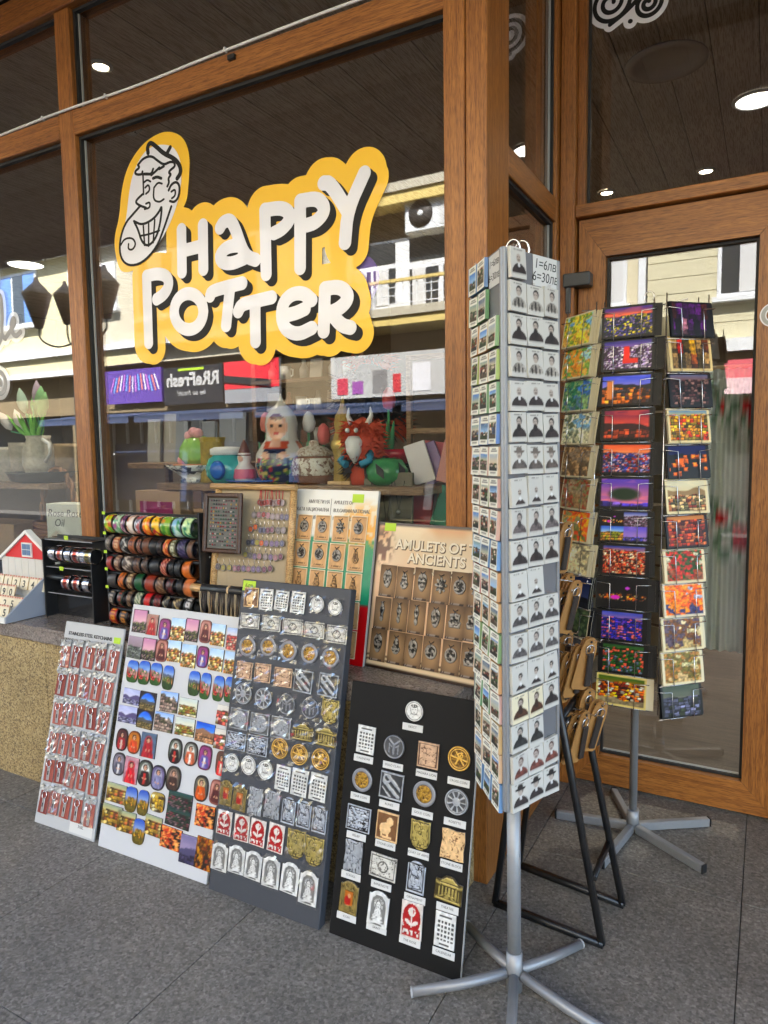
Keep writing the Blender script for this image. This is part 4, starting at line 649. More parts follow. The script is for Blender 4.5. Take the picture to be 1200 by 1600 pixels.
# ------------------------------------------------------------------ shopfront frame and glazing
sf = empty('shopfront', 'brown wood grain window frame with large panes, pillar and side return', 'shopfront')
def mem(name, ax, *b, par=None, bev=.003): return link(name, MB().box(*b, bev), par or sf, mat=MW[ax])
YF = 1.95
for x0, x1 in ((-.853, -.788), (-.785, -.721)): mem('pillar_board', 2, x0, x1, 1.935, 2.125, 0, 3.188)
for x in (-2.53, -4.25, -5.97, -7.7): mem('mullion', 2, x, x + .085, YF, 2.05, .662, 3.07)
MX = [-7.7, -5.97, -4.25, -2.53, -.853]
for a, b in zip(MX[:-1], MX[1:]):
    a += .085
    mem('transom', 0, a, b, YF - .002, 2.05, 2.594, 2.686)
    mem('bottom_rail', 0, a, b, YF - .002, 2.05, .662, .742)
    # slim inner bead and rubber around each pane
    for z0, z1 in ((.742, 2.594), (2.686, 3.07)):
        for q in ((a, a + .011, z0, z1), (b - .011, b, z0, z1)):
            link('bead', MB().box(q[0], q[1], 1.972, 1.99, q[2], q[3]), sf, mat=M_gasket)
            q2 = (q[0] + .012, q[1] + .006) if q[0] == a else (q[0] - .006, q[1] - .012)
            link('glazing_strip', MB().box(q2[0], q2[1], 1.986, 1.9935, q[2] + .012, q[3] - .012), sf, mat=M_greybead)
        for q in ((z0, z0 + .011), (z1 - .011, z1)):
            link('bead', MB().box(a + .011, b - .011, 1.972, 1.99, q[0], q[1]), sf, mat=M_gasket)
        link('pane', MB().box(a, b, GL - .004, GL + .003, z0, z1), sf, mat=M_glass)
mem('top_beam', 0, -8.8, -.853, YF - .012, 2.05, 3.07, 3.188)
# side return beside the entrance
XS = -.721
mem('return_post', 2, -.80, XS, 2.66, 2.735, .0, 3.188)
mem('return_transom', 1, -.79, XS, 2.125, 2.66, 2.17, 2.255)
mem('return_top', 1, -.79, XS, 2.125, 2.66, 3.07, 3.188)
mem('return_panel', 1, -.79, XS, 2.125, 2.66, 0, .42)
for z0, z1 in ((.42, 2.17), (2.255, 3.07)):
    link('pane', MB().box(XS - .035, XS - .028, 2.125, 2.66, z0, z1), sf, mat=M_glass)
    for y0 in (2.125, 2.649): link('bead', MB().box(XS - .027, XS - .012, y0, y0 + .011, z0, z1), sf, mat=M_gasket)
    for zz in (z0, z1 - .011): link('bead', MB().box(XS - .027, XS - .012, 2.136, 2.649, zz, zz + .011), sf, mat=M_gasket)
    link('glazing_strip', MB().box(XS - .027, XS - .02, 2.637, 2.643, z0 + .012, z1 - .012), sf, mat=M_greybead)
# entrance surround
mem('entrance_jamb', 2, XS + .003, -.664, 2.70, 2.83, 0, 3.188)
mem('entrance_jamb', 2, .062, .16, 2.70, 2.83, 0, 3.188)
mem('entrance_head', 0, -.664, .062, 2.71, 2.83, 2.19, 2.235)
mem('entrance_top', 0, -.664, .062, 2.71, 2.83, 3.07, 3.188)
mem('entrance_stile', 2, -.664, -.634, 2.735, 2.83, 2.235, 3.07)
mem('entrance_wall', 2, .16, 3.0, 2.74, 2.85, 0, 3.188)
link('pane', MB().box(-.634, .062, 2.777, 2.784, 2.235, 3.07), sf, mat=M_glass)
link('bead', MB().box(-.634, .062, 2.765, 2.776, 2.235, 2.244), sf, mat=M_gasket)
link('bead', MB().box(-.634, -.624, 2.765, 2.776, 2.244, 3.07), sf, mat=M_gasket)
# ------------------------------------------------------------------ the door
dr = empty('shop_door', 'brown wood grain glazed entrance door behind the postcard rack', 'door')
def tri_ends(ax, lo, hi, in0, in1, y0, y1, other0, other1): pass
mb = MB(); ye, yb = 2.742, 2.812
def rail(name, ax, pts):
    link(name, MB().prism(pts, 0, yb - ye, frameM((0, yb, 0), (1, 0, 0), (0, 0, 1), (0, -1, 0))), dr, mat=MW[ax])
xo0, xo1, zo0, zo1 = -.655, .055, .012, 2.186; xi0, xi1, zi0, zi1 = -.556, -.053, .128, 2.043; g = .0008
rail('door_stile', 2, [(xo0, zo0), (xi0 - g, zi0), (xi0 - g, zi1), (xo0, zo1)])
rail('door_stile', 2, [(xi1 + g, zi0), (xo1, zo0), (xo1, zo1), (xi1 + g, zi1)])
rail('door_rail', 0, [(xo0, zo1), (xi0, zi1 + g), (xi1, zi1 + g), (xo1, zo1)])
rail('door_rail', 0, [(xo0, zo0), (xo1, zo0), (xi1, zi0 - g), (xi0, zi0 - g)])
link('pane', MB().box(xi0 - .005, xi1 + .005, 2.784, 2.790, zi0 - .005, zi1 + .005), dr, mat=M_glass)
for b in ((xi0, xi0 + .009, zi0, zi1), (xi1 - .009, xi1, zi0, zi1), (xi0 + .009, xi1 - .009, zi0, zi0 + .009), (xi0 + .009, xi1 - .009, zi1 - .009, zi1)):
    link('bead', MB().box(b[0], b[1], 2.768, 2.7835, b[2], b[3]), dr, mat=M_gasket)
link('glazing_strip', MB().box(xi0 + .01, xi1 - .01, 2.776, 2.7835, zi0 + .010, zi0 + .015), dr, mat=M_greybead)
# closer on the hinge side
M_closer = pbr('dark_grey_closer', (.05, .052, .055), .4, metal=.3)
ck = thing('door_closer', MB().box(-.70, -.60, 2.68, 2.738, 1.935, 1.985, .004), 'dark grey door closer box on the jamb beside the rack', 'door closer', mat=M_closer)
link('closer_arm', MB().box(-.69, -.672, 2.684, 2.698, 1.84, 1.934, .002), ck, mat=M_closer)

# white cable clipped along the transom
cab = [(-3.6, 2.688), (-3.2, 2.683), (-2.897, 2.687), (-2.704, 2.690), (-2.578, 2.692), (-2.353, 2.690), (-2.125, 2.684), (-1.961, 2.686), (-1.747, 2.692), (-1.524, 2.694), (-1.271, 2.697), (-1.044, 2.695), (-.87, 2.697)]
pts = smooth_poly(cab, 2, closed=False)
tc = thing('cable', MB().tube([(x, YF - .008, z) for x, z in pts], .0048, 8), 'thin white cable clipped along the brown transom', 'cable', mat=pbr('white_cable', (.75, .75, .74), .45))
for x, z in ((-2.62, 2.69), (-1.66, 2.692), (-2.25, 2.686)): link('cable_clip', MB().box(x, x + .008, YF - .016, YF - .001, z - .007, z + .009, .001), tc, mat=M_paper)
thing('sensor_box', MB().box(-1.645, -1.615, YF - .016, YF - .003, 2.655, 2.672, .002), 'small black box stuck on the transom under the cable', 'sensor', mat=M_black)

# ------------------------------------------------------------------ lamps and detector in the shop
def lamp(x, y, r, label, power, spot=False):
    o = empty('ceiling_light', label, 'ceiling light', 'lights in the shop ceiling', T(x, y, 3.2))
    link('trim_ring', MB().lathe([(r + .02, 0), (r + .022, -.006), (r + .004, -.012), (r, -.004)], 24, cap=False), o, mat=M_white)
    link('diffuser', MB().lathe([(r, -.003), (r * .96, -.007), (.001, -.008)], 24), o, mat=M_spot if spot else M_lamp)
    l = bpy.data.lights.new('ceiling_light_glow', 'AREA'); l.shape = 'DISK'; l.size = r * 2; l.spread = R(100); l.energy = power; l.color = (1, .9, .74)
    lo = bpy.data.objects.new('ceiling_light_glow', l); COL.objects.link(lo); lo.parent = o; lo.location = (0, 0, -.02)
lamp(-2.884, 2.471, .035, 'small bright spotlight in the dark ceiling above the left window', 1.5, True)
lamp(-.125, 4.48, .10, 'large round light seen through the pane over the door', 4)
lamp(-.444, 5.43, .04, 'small warm spotlight deep behind the pane over the door', 1.5, True)
lamp(-1.115, 5.5, .04, 'smallest spotlight low at the left of the pane over the door', 1.5, True)
lamp(-6.507, 4.544, .16, 'large round light glowing behind the far left pane', 9)
lamp(-3.6, 4.5, .13, 'large round light hidden behind the yellow window sticker', 9)
sd = thing('smoke_detector', MB().lathe([(.055, 0), (.055, -.022), (.046, -.034), (.03, -.036), (.028, -.052), (.001, -.054)], 24), 'white smoke detector on the ceiling behind the big pane', 'smoke detector', M=T(-3.25, 2.98, 3.2), mat=pbr('detector_plastic', (.5, .5, .47), .5))
link('sensor_slots', MB().lathe([(.0285, -.039), (.0295, -.041), (.0295, -.049), (.0285, -.051)], 10, cap=False), sd, mat=M_black)
thing('ceiling_ring', MB().lathe([(.19, 0), (.19, -.008), (.15, -.012), (.149, -.006), (.001, -.006)], 32), 'faint round ring in the ceiling over the entrance', 'ceiling grille', M=T(-.505, 3.83, 3.2), mat=pbr('ring_brown', (.36, .31, .26), .6))  # added disc standing in for a faint ring seen in the pane

# ================================================================== opposite side of the street (seen in the glass)
M_cream2 = pbr('yellow_cream_wall', (.60, .54, .34), .85, bump=.2, bscale=12, var=.08)
M_stonew = pbr('pale_stone_wall', (.50, .46, .36), .85, bump=.4, bscale=25, var=.2)
M_wframe = pbr('white_window_frame', (.75, .77, .8), .5)
M_dglass = pbr('dark_window_glass', (.04, .045, .05), .05, spec=.8)
M_curt = pbr('window_curtain', (.62, .62, .62), .8)
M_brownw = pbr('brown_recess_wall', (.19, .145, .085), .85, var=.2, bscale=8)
M_yslab = pbr('ochre_balcony_slab', (.68, .52, .18), .8)
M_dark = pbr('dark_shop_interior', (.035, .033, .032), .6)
YB = -6.0
def ob(root, name, mat, *b): return link(name, MB().box(*b), root, mat=mat)
def opp_window(root, x0, x1, z0, z1, y=YB, curtain=M_curt, sill=True, nm=1):
    f = link('window', MB().box(x0, x1, y, y + .05, z0, z1), root, mat=M_wframe); t = .055
    n = nm + 1; wd_ = (x1 - x0 - t * (n + 1)) / n
    for k in range(n):
        a = x0 + t + k * (wd_ + t)
        link('window_pane', MB().box(a, a + wd_, y + .05, y + .056, z0 + t, z1 - t), f, mat=M_dglass)
        link('curtain', MB().box(a + wd_ * .5, a + wd_, y + .0565, y + .059, z0 + t, z1 - t), f, mat=curtain)
    if sill: link('window_sill', MB().box(x0 - .06, x1 + .06, y, y + .12, z0 - .07, z0), f, mat=M_wframe)
oa = empty('apartment_house', 'yellow cream house with balcony and shop signs across the street', 'house')
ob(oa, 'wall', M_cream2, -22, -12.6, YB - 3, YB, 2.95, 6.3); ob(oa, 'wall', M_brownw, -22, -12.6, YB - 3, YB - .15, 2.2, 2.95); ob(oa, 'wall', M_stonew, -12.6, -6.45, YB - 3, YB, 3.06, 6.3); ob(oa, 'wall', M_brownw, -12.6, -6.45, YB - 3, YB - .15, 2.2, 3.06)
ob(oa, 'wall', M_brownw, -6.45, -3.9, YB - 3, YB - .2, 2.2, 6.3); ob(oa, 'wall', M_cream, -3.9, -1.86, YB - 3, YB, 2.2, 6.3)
ob(oa, 'cornice', M_wframe, -22, -6.45, YB, YB + .18, 3.36, 3.47); ob(oa, 'cornice', M_cream2, -22, -10.6, YB, YB + .10, 3.06, 3.36); ob(oa, 'cornice', M_wframe, -22, -12.62, YB - .01, YB + .14, 2.95, 3.05)
ob(oa, 'cornice', M_wframe, -22, -6.45, YB, YB + .22, 5.42, 5.55); ob(oa, 'roof', pbr('roof_tile', (.25, .1, .06), .8), -22, -1.86, YB - 3.1, YB + .3, 6.3, 6.5)
opp_window(oa, -12.9, -11.5, 4.2, 5.1, nm=1); opp_window(oa, -10.9, -9.6, 3.9, 5.1); opp_window(oa, -8.9, -7.6, 3.9, 5.1)
M_bluecurt = pbr('blue_curtain', (.12, .25, .6), .8)
opp_window(oa, -15.6, -13.95, 4.12, 5.25, curtain=M_bluecurt); opp_window(oa, -18.5, -17, 4.1, 5.25)
# balcony bay
ob(oa, 'upper_balcony', M_yslab, -6.45, -3.9, YB - .2, YB + .2, 5.05, 5.22); ob(oa, 'upper_balcony_edge', M_stonew, -6.45, -3.9, YB + .05, YB + .23, 5.22, 5.36)
ob(oa, 'upper_balcony_wall', M_yslab, -6.45, -3.9, YB + .02, YB + .2, 5.36, 6.2)
ob(oa, 'balcony_slab', M_yslab, -6.45, -3.9, YB - .2, YB + .55, 3.17, 3.3); ob(oa, 'balcony_edge', M_stonew, -6.45, -3.9, YB + .1, YB + .58, 3.3, 3.42)
bd = ob(oa, 'balcony_door', M_wframe, -6.2, -4.15, YB - .2, YB - .12, 3.42, 4.62)
for x0, x1, z0, z1 in ((-6.1, -5.75, 3.62, 4.18), (-5.7, -5.3, 3.62, 4.18), (-5.05, -4.55, 3.5, 4.12), (-6.1, -5.3, 4.26, 4.58), (-5.05, -4.25, 4.24, 4.58), (-4.47, -4.22, 3.5, 4.12)):
    p = link('window_pane', MB().box(x0, x1, YB - .12, YB - .112, z0, z1), bd, mat=M_dglass)
    if z1 < 4.2: link('curtain', MB().box(x0 + .05, x0 + .28, YB - .111, YB - .107, z0, z1), bd, mat=M_curt)
rl = MB()
for k in range(22): x = -6.4 + k * .118; rl.box(x, x + .012, YB + .5, YB + .512, 3.42, 3.8)
for z in (3.48, 3.6, 3.72): rl.box(-6.42, -3.92, YB + .498, YB + .514, z, z + .012)
link('railing_bars', rl, oa, mat=M_wframe); ob(oa, 'railing_handrail', M_yslab, -6.45, -3.9, YB + .48, YB + .54, 3.8, 3.84)
ac = empty('air_conditioner', 'white air conditioner unit above the balcony across the street', 'air conditioner', M=T(-4.6, YB - .19, 4.60))
link('case', MB().box(-.42, .42, 0, .3, 0, .52, .02), ac, mat=M_wframe)
link('fan_grille', MB().lathe([(.2, 0), (.2, .012), (.05, .016), (.001, .016)], 24, M=T(-.14, .3, .26) @ RX(-PI / 2)), ac, mat=M_dark)
link('fan_hub', MB().lathe([(.05, 0), (.045, .012), (.001, .014)], 16, M=T(-.14, .317, .26) @ RX(-PI / 2)), ac, mat=M_wframe)
link('side_grille', MB().box(.18, .38, .3, .306, .06, .46), ac, mat=M_curt)
# ground floor shops
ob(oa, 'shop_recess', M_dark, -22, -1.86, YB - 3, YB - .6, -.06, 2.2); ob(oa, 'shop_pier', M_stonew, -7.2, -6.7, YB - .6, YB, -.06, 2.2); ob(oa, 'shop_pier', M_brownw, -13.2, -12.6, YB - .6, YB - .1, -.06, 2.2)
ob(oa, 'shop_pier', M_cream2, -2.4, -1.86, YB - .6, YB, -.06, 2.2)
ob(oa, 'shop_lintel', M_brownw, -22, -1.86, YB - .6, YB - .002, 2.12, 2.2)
for k in range(14):
    ob(oa, 'shop_window_bar', M_wframe, -12.5 + k * .42, -12.46 + k * .42, YB - .6, YB - .55, -.06, 2.1)
ob(oa, 'shop_goods', pbr('blue_goods', (.03, .05, .12), .6, var=.8, bscale=9), -12.4, -7.3, YB - .6, YB - .52, .3, 1.5)
ob(oa, 'shop_goods', pbr('pale_goods', (.10, .10, .11), .6, var=.9, bscale=14), -6.6, -2.5, YB - .6, YB - .52, .3, 1.5)
# signboards: they face the shop, so their text runs towards -x
def signM(x, y, z): return frameM((x, y, z), (-1, 0, 0), (0, 0, 1), (0, 1, 0))
M_signw = pbr('sign_white', (.5, .5, .5), .5); M_signd = pbr('sign_dark', (.02, .022, .03), .5)
s1 = thing('signboard', MB().box(-.78, .78, -.33, .33, 0, .06), 'purple signboard with slanting colour bars across the street', 'signboard', 'shop signs across the street', signM(-11.1, YB + .02, 2.62), pbr('sign_purple', (.10, .05, .32), .5))
for k in range(16):
    link('colour_bar', MB().box(-.012, .012, -.16, .16, .06, .068, M=T(-.66 + k * .082, .06 - .02 * math.sin(k), 0) @ RZ(-.35 + .05 * k)), s1, mat=[pbr('bar_a', (.85, .85, .9), .5), pbr('bar_b', (.85, .25, .15), .5), pbr('bar_c', (.15, .45, .85), .5), pbr('bar_d', (.6, .2, .6), .5)][k % 4])
s2 = thing('signboard', MB().box(-.74, .74, -.35, .35, 0, .06), 'dark signboard with large white lettering across the street', 'signboard', 'shop signs across the street', signM(-9.52, YB + .02, 2.56), M_signd)
text('RReFresh', .34, M_signw, s2, T(0, .1, .064), bold=.012); text('be so fresh!', .15, M_signw, s2, T(.02, -.14, .064), shear=.3)
link('green_strip', MB().box(-.3, .35, .275, .32, .06, .066), s2, mat=M_lime)
s3 = thing('signboard', MB().box(-.62, .62, -.37, .37, 0, .06), 'red and grey signboard with a black torch across the street', 'signboard', 'shop signs across the street', signM(-8.12, YB + .02, 2.55), pbr('sign_grey', (.28, .29, .32), .5))
link('red_field', MB().box(-.62, .62, -.12, .37, .06, .064), s3, mat=pbr('sign_red', (.72, .03, .05), .5)); link('torch_picture', MB().box(-.45, .62, -.06, .06, .064, .085, M=RZ(.12)), s3, mat=M_signd)
s4 = thing('signboard', MB().box(-1.0, 1.0, -.33, .33, 0, .06), 'white signboard with suitcases under the balcony across the street', 'signboard', 'shop signs across the street', signM(-5.25, YB + .3, 2.46), M_signw)
for x, w, h, c in ((-.62, .3, .42, (.75, .75, .8)), (-.2, .14, .28, (.6, .05, .06)), (.1, .26, .36, (.25, .24, .24)), (.5, .2, .2, (.35, .1, .4)), (.78, .2, .26, (.6, .06, .1))):
    link('suitcase_picture', MB().box(x - w / 2, x + w / 2, -.27, -.27 + h, .06, .066, .002), s4, mat=pbr('suitcase', c, .5))
# blue awnings
for k, x in enumerate((-12.9, -10.2, -7.4, -4.7)):
    aw = thing('awning', MB().add([(x, YB, 2.1), (x + 2.55, YB, 2.1), (x + 2.55, YB + .9, 1.98), (x, YB + .9, 1.98), (x, YB, 2.06), (x + 2.55, YB, 2.06), (x + 2.55, YB + .9, 1.94), (x, YB + .9, 1.94)], [[0, 1, 2, 3], [7, 6, 5, 4], [0, 4, 5, 1], [1, 5, 6, 2], [2, 6, 7, 3], [3, 7, 4, 0]]),
               ['blue awning under the purple signboard across the street', 'blue awning under the dark lettered signboard across the street', 'blue awning under the suitcase signboard across the street', 'blue awning beside the drainpipe across the street'][k], 'awning', 'blue awnings across the street', mat=pbr('awning_blue', (.018, .035, .085), .6))
    link('valance', MB().box(x, x + 2.55, YB + .88, YB + .9, 1.86, 1.939), aw, mat=pbr('valance_blue', (.04, .06, .13), .6))
# house with yellow siding opposite the door
oh = empty('siding_house', 'pale yellow house with board siding reflected in the door', 'house')
M_siding = pbr('yellow_siding', (.60, .555, .38), .75, bump=.2, bscale=10, var=.05)
zz = 2.86
ob(oh, 'wall_core', M_dark, -1.78, 6, YB - 3, YB - .02, 2.2, 6.4)
while zz < 6.3:
    link('siding_board', MB().box(-1.72, 6, YB - .02, YB + .006, zz, zz + .232, .004), oh, mat=M_siding); zz += .24
ob(oh, 'cornice', M_wframe, -1.78, 6, YB, YB + .16, 2.66, 2.84); ob(oh, 'drainpipe', M_wframe, -1.84, -1.74, YB, YB + .09, -.06, 6.3)
opp_window(oh, -.75, .35, 3.45, 4.7); opp_window(oh, 1.2, 2.3, 3.45, 4.7); opp_window(oa, -2.75, -2.02, 3.5, 4.9, nm=0); ob(oa, 'cornice', M_yslab, -3.88, -1.88, YB, YB + .12, 3.15, 3.3)
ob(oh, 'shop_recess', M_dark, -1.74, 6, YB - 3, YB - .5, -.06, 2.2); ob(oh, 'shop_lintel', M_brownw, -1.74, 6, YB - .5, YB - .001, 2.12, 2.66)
s5 = thing('signboard', MB().box(-.75, .75, -.25, .25, 0, .06), 'pink and red signboard reflected in the door glass', 'signboard', 'shop signs across the street', signM(-.1, YB + .02, 2.3), pbr('sign_pink', (.72, .12, .16), .5))
link('pale_field', MB().box(-.75, .75, -.25, -.02, .06, .065), s5, mat=pbr('sign_pale_pink', (.75, .5, .55), .5))
# street lamp with three lanterns
sl = empty('street_lamp', 'black wrought iron street lamp with three lanterns reflected in the window', 'street lamp', M=T(-9.0, -3.0, -.06))
link('pole', MB().tube([(0, 0, 0), (0, 0, 3.3)], [.07, .04], 10), sl, mat=M_blackmetal)
def lantern(x, y, zb, s):
    M = T(x, y, zb)
    ln = link('lantern', MB().lathe([(.06 * s, 0), (.21 * s, .50 * s), (.22 * s, .52 * s), (.05 * s, .70 * s), (.02 * s, .78 * s)], 6, M=M), sl, mat=pbr('lantern_iron', (.28, .21, .14), .5))
    link('lantern_glass', MB().lathe([(.067 * s, .04 * s), (.2 * s, .47 * s)], 6, cap=False, M=M), ln, mat=pbr('amber_lantern_glass', (.34, .25, .15), .3))
for x, s in ((.70, .95), (-.15, .8), (-.80, .98)):
    lantern(x, 0, 3.22 + .06, s); link('bracket', MB().tube(smooth_poly([(0, 3.0), (x * .5, 2.95), (x, 3.1), (x, 3.3)], 2, False) and [(p[0], 0, p[1]) for p in smooth_poly([(0, 3.0), (x * .5, 2.95), (x, 3.1), (x, 3.3)], 2, False)], .014, 6), sl, mat=M_blackmetal)

# ================================================================== window stickers
GS = GL - .0052       # stuck to the outer side of the pane
def gridn(pts, pad, n):
    a = np.array(pts); x0, z0 = a.min(0) - pad; x1, z1 = a.max(0) + pad; st = (x1 - x0) / n
    xs = np.arange(x0, x1, st); zs = np.arange(z0, z1, st); return xs, zs, *np.meshgrid(xs, zs)
MS = frameM((0, GS, 0), (1, 0, 0), (0, 0, 1), (0, -1, 0))
allp = [p for s in LETTERS for p in s] + FACEY
xs, zs, X, Z = gridn(allp, .09, 420)
lw_ = .0236
LS = [(smooth_poly(s, 2, False), lw_) for s in LETTERS]
SH = [([(x + .023, z - .021) for x, z in s], lw_) for s, _ in LS]
D1 = sdf_strokes(LS, X, Z); D2 = np.minimum(sdf_strokes(SH, X, Z), sdf_strokes([([(x + .012, z - .011) for x, z in s], lw_) for s, _ in LS], X, Z))
DF = sdf_poly(smooth_poly(FACEY, 3), X, Z)
DY = np.minimum(np.minimum(D1 - .056, D2 - .04), DF)
sk = empty('window_sticker', 'large yellow window sticker with laughing face and white shop name', 'sticker')
flat_shape('yellow_ground', contours(DY, xs, zs), M_yellow, sk, T(0, .0004, 0) @ MS)
flat_shape('letter_shadow', contours(D2, xs, zs), M_vblack, sk, T(0, -.0008, 0) @ MS)
flat_shape('lettering', contours(D1, xs, zs), M_vwhite, sk, T(0, -.002, 0) @ MS)
xs2, zs2, X2, Z2 = gridn(FACE, .02, 240)
flat_shape('face_ground', contours(sdf_poly(smooth_poly(FACE, 3), X2, Z2), xs2, zs2), M_vwhite, sk, T(0, -.0008, 0) @ MS)
DL = np.full(X2.shape, 9.)
for r, s in FACELINES: DL = np.minimum(DL, sdf_strokes([(smooth_poly(s, 2, False), r * .82)], X2, Z2))
flat_shape('face_lines', contours(DL, xs2, zs2), M_vblack, sk, T(0, -.002, 0) @ MS)
# purple edge of an older sticker behind it
thing('purple_sticker', MB().lathe([(.085, 0), (.085, .001)], 40, M=T(-1.195, GL + .006, 1.89) @ RX(-PI / 2)), 'thin purple sticker edge peeping out right of the yellow one', 'sticker', mat=pbr('purple_vinyl', (.16, .05, .4), .5))
def stroke_sticker(name, label, M, strokes, r, pad, n, over, parent_mat=M_vwhite, ink=True):
    o = empty(name, label, 'sticker'); a = [p for s in strokes for p in s]; xs, zs, X, Z = gridn(a, pad + .03, n)
    D = sdf_strokes([(smooth_poly(s, 3, False), r) for s in strokes], X, Z)
    flat_shape('white_ground', contours(D - pad, xs, zs), parent_mat, o, T(0, .0016, 0) @ M)
    if ink: flat_shape('ink_lines', contours(D, xs, zs), over, o, M)
    return o
def spiral(cx, cz, r0, r1, t0, t1, n=26): return [(cx + (r0 + (r1 - r0) * k / n) * math.cos(t0 + (t1 - t0) * k / n), cz + (r0 + (r1 - r0) * k / n) * math.sin(t0 + (t1 - t0) * k / n)) for k in range(n + 1)]
stroke_sticker('spiral_sticker', 'white sticker with black spirals on the pane over the door', frameM((0, 2.7745, 0), (1, 0, 0), (0, 0, 1), (0, -1, 0)),
    [spiral(-.56, 2.945, .012, .075, 0, 4.2 * PI), spiral(-.43, 2.905, .008, .055, 1, 4.6 * PI), [(-.56, 2.87), (-.5, 2.9), (-.44, 2.95), (-.40, 2.99)], [(-.49, 2.862), (-.488, 2.861)], [(-.335, 2.93), (-.333, 2.93)], [(-.40, 2.96), (-.36, 2.95), (-.31, 2.98)]], .0075, .016, 200, M_vblack)
stroke_sticker('round_sticker', 'white round sticker on the right stile of the door', frameM((0, 2.7405, 0), (1, 0, 0), (0, 0, 1), (0, -1, 0)), [spiral(-.005, 1.775, .03, .03, 0, 2 * PI)], .006, .004, 90, M_greybead)
lt = stroke_sticker('script_sticker', 'white handwriting sticker cut off at the left edge of the far pane', MS,
    [[(-3.16, 2.15), (-3.09, 2.19), (-3.06, 2.14), (-3.12, 2.05), (-3.18, 2.02)], [(-3.13, 1.86), (-3.1, 1.95), (-3.05, 2.08), (-3.04, 1.98), (-3.06, 1.88), (-3.03, 1.86)], spiral(-3.1, 1.87, .03, .035, 1, 6.5), [(-3.02, 1.87), (-2.98, 1.9), (-2.95, 1.93), (-2.97, 1.95), (-2.99, 1.9), (-2.96, 1.86), (-2.92, 1.88)], spiral(-3.1, 1.66, .015, .06, 0, 8)], .011, .018, 160, pbr('grey_script', (.3, .29, .29), .5))
# ================================================================== leaning boards with magnets
def bframe(k):
    x, y, yw, w, L, a, z0 = BOARD[k]
    u = Vector((math.cos(yw), math.sin(yw), 0)); b = Vector((-math.sin(yw), math.cos(yw), 0)); v = b * math.sin(a) + Vector((0, 0, 1)) * math.cos(a); n = u.cross(v)
    return frameM((x, y, z0), u, v, n), w, L
def jit(d): return rnd.uniform(-d, d)
def pos_words(c, n, r, where): 
    return f'{ORD[c]} from left, {ORD[r]} row of the {where}'
# --- steel keychain board
F1, w, L = bframe('b1')
b1 = thing('keychain_board', MB().box(0, w, 0, L, -.008, 0, .0015), 'narrow grey board of steel keychains leaning leftmost against the sill', 'display board', M=F1, mat=pbr('pale_grey_board', (.45, .46, .47), .5))
text('STAINLESS STEEL KEYCHAINS', .0175, M_ink, b1, T(w * .45, L - .043, .0005), bold=.0004)
text('КЛЮЧОДЪРЖАТЕЛИ ОТ МЕДИЦИНСКА СТОМАНА', .0115, M_ink, b1, T(w * .47, L - .066, .0005))
link('price_tag', MB().box(w - .045, w - .012, L - .055, L - .033, .0003, .0012), b1, mat=M_lime)
link('info_label', MB().box(w - .125, w - .01, .008, .068, .0003, .001), b1, mat=M_paper)
text('СТОМАНА\n316L', .014, M_ink, b1, T(w - .07, .04, .0015), ext=.0002)
M_kred = pbr('red_brown_card', (.30, .07, .05), .4, var=.15, bscale=20); M_foil = pbr('white_foil_header', (.42, .42, .41), .32, metal=.3)
kcard = [MB().box(-.024, .024, -.046, .034, 0, .003, .001).mesh('keychain', m) for m in (M_kred, pbr('red_card_light', (.36, .10, .075), .4, var=.1, bscale=30), pbr('red_card_dark', (.22, .04, .03), .42, var=.1, bscale=30))]
kfoil = []
for sd in range(4):
    r_ = random.Random(sd); m = MB(); n_ = 7; v = []
    for j in range(4):
        for i in range(n_): v.append((-.028 + .056 * i / (n_ - 1), .033 + .008 * j, .005 + r_.uniform(-.003, .004)))
    m.add(v, [[j * n_ + i, j * n_ + i + 1, (j + 1) * n_ + i + 1, (j + 1) * n_ + i] for j in range(3) for i in range(n_ - 1)]); kfoil.append(m.mesh('bag_header', M_foil))
ktag = MB().box(-.0065, .0065, -.04, .006, .0036, .0062, .0008).mesh('metal_tag', M_silver)
kline = MB().box(-.0025, .0025, -.022, -.008, .0062, .0066).mesh('engraving', M_ink)
kring = MB().tube([(.0115 * math.cos(t), .019 + .0135 * math.sin(t), .006) for t in np.linspace(0, 2 * PI, 15)[:-1]], .0016, 6, closed=True).mesh('key_ring', M_chrome)
khook = MB().tube([(0, .052, -.004), (0, .052, .014), (0, .057, .016)], .0014, 5).mesh('hook', M_black)
for r, row in enumerate(KEYS):
    for c, (u, v) in enumerate(row):
        o = thing('keychain', kcard[rnd.randrange(3)], f'bagged steel keychain on red card, {ORD[c]} from left in {ORD[r]} row from top', 'keychain', 'bagged keychains on the grey board', F1 @ T(u, v, .003) @ RZ(jit(.06)) @ RX(jit(.05)))
        link('bag_header', kfoil[rnd.randrange(4)], o); link('metal_tag', ktag, o, RZ(jit(.05))); link('key_ring', kring, o, RZ(jit(.15))); link('engraving', kline, o)
        if (r + c) % 3 == 0: link('plastic_wrap', wrap_mesh(.054, .082, rnd.randrange(6)), o, T(0, -.006, .002))
        link('hook', khook, b1, T(u, v, 0))
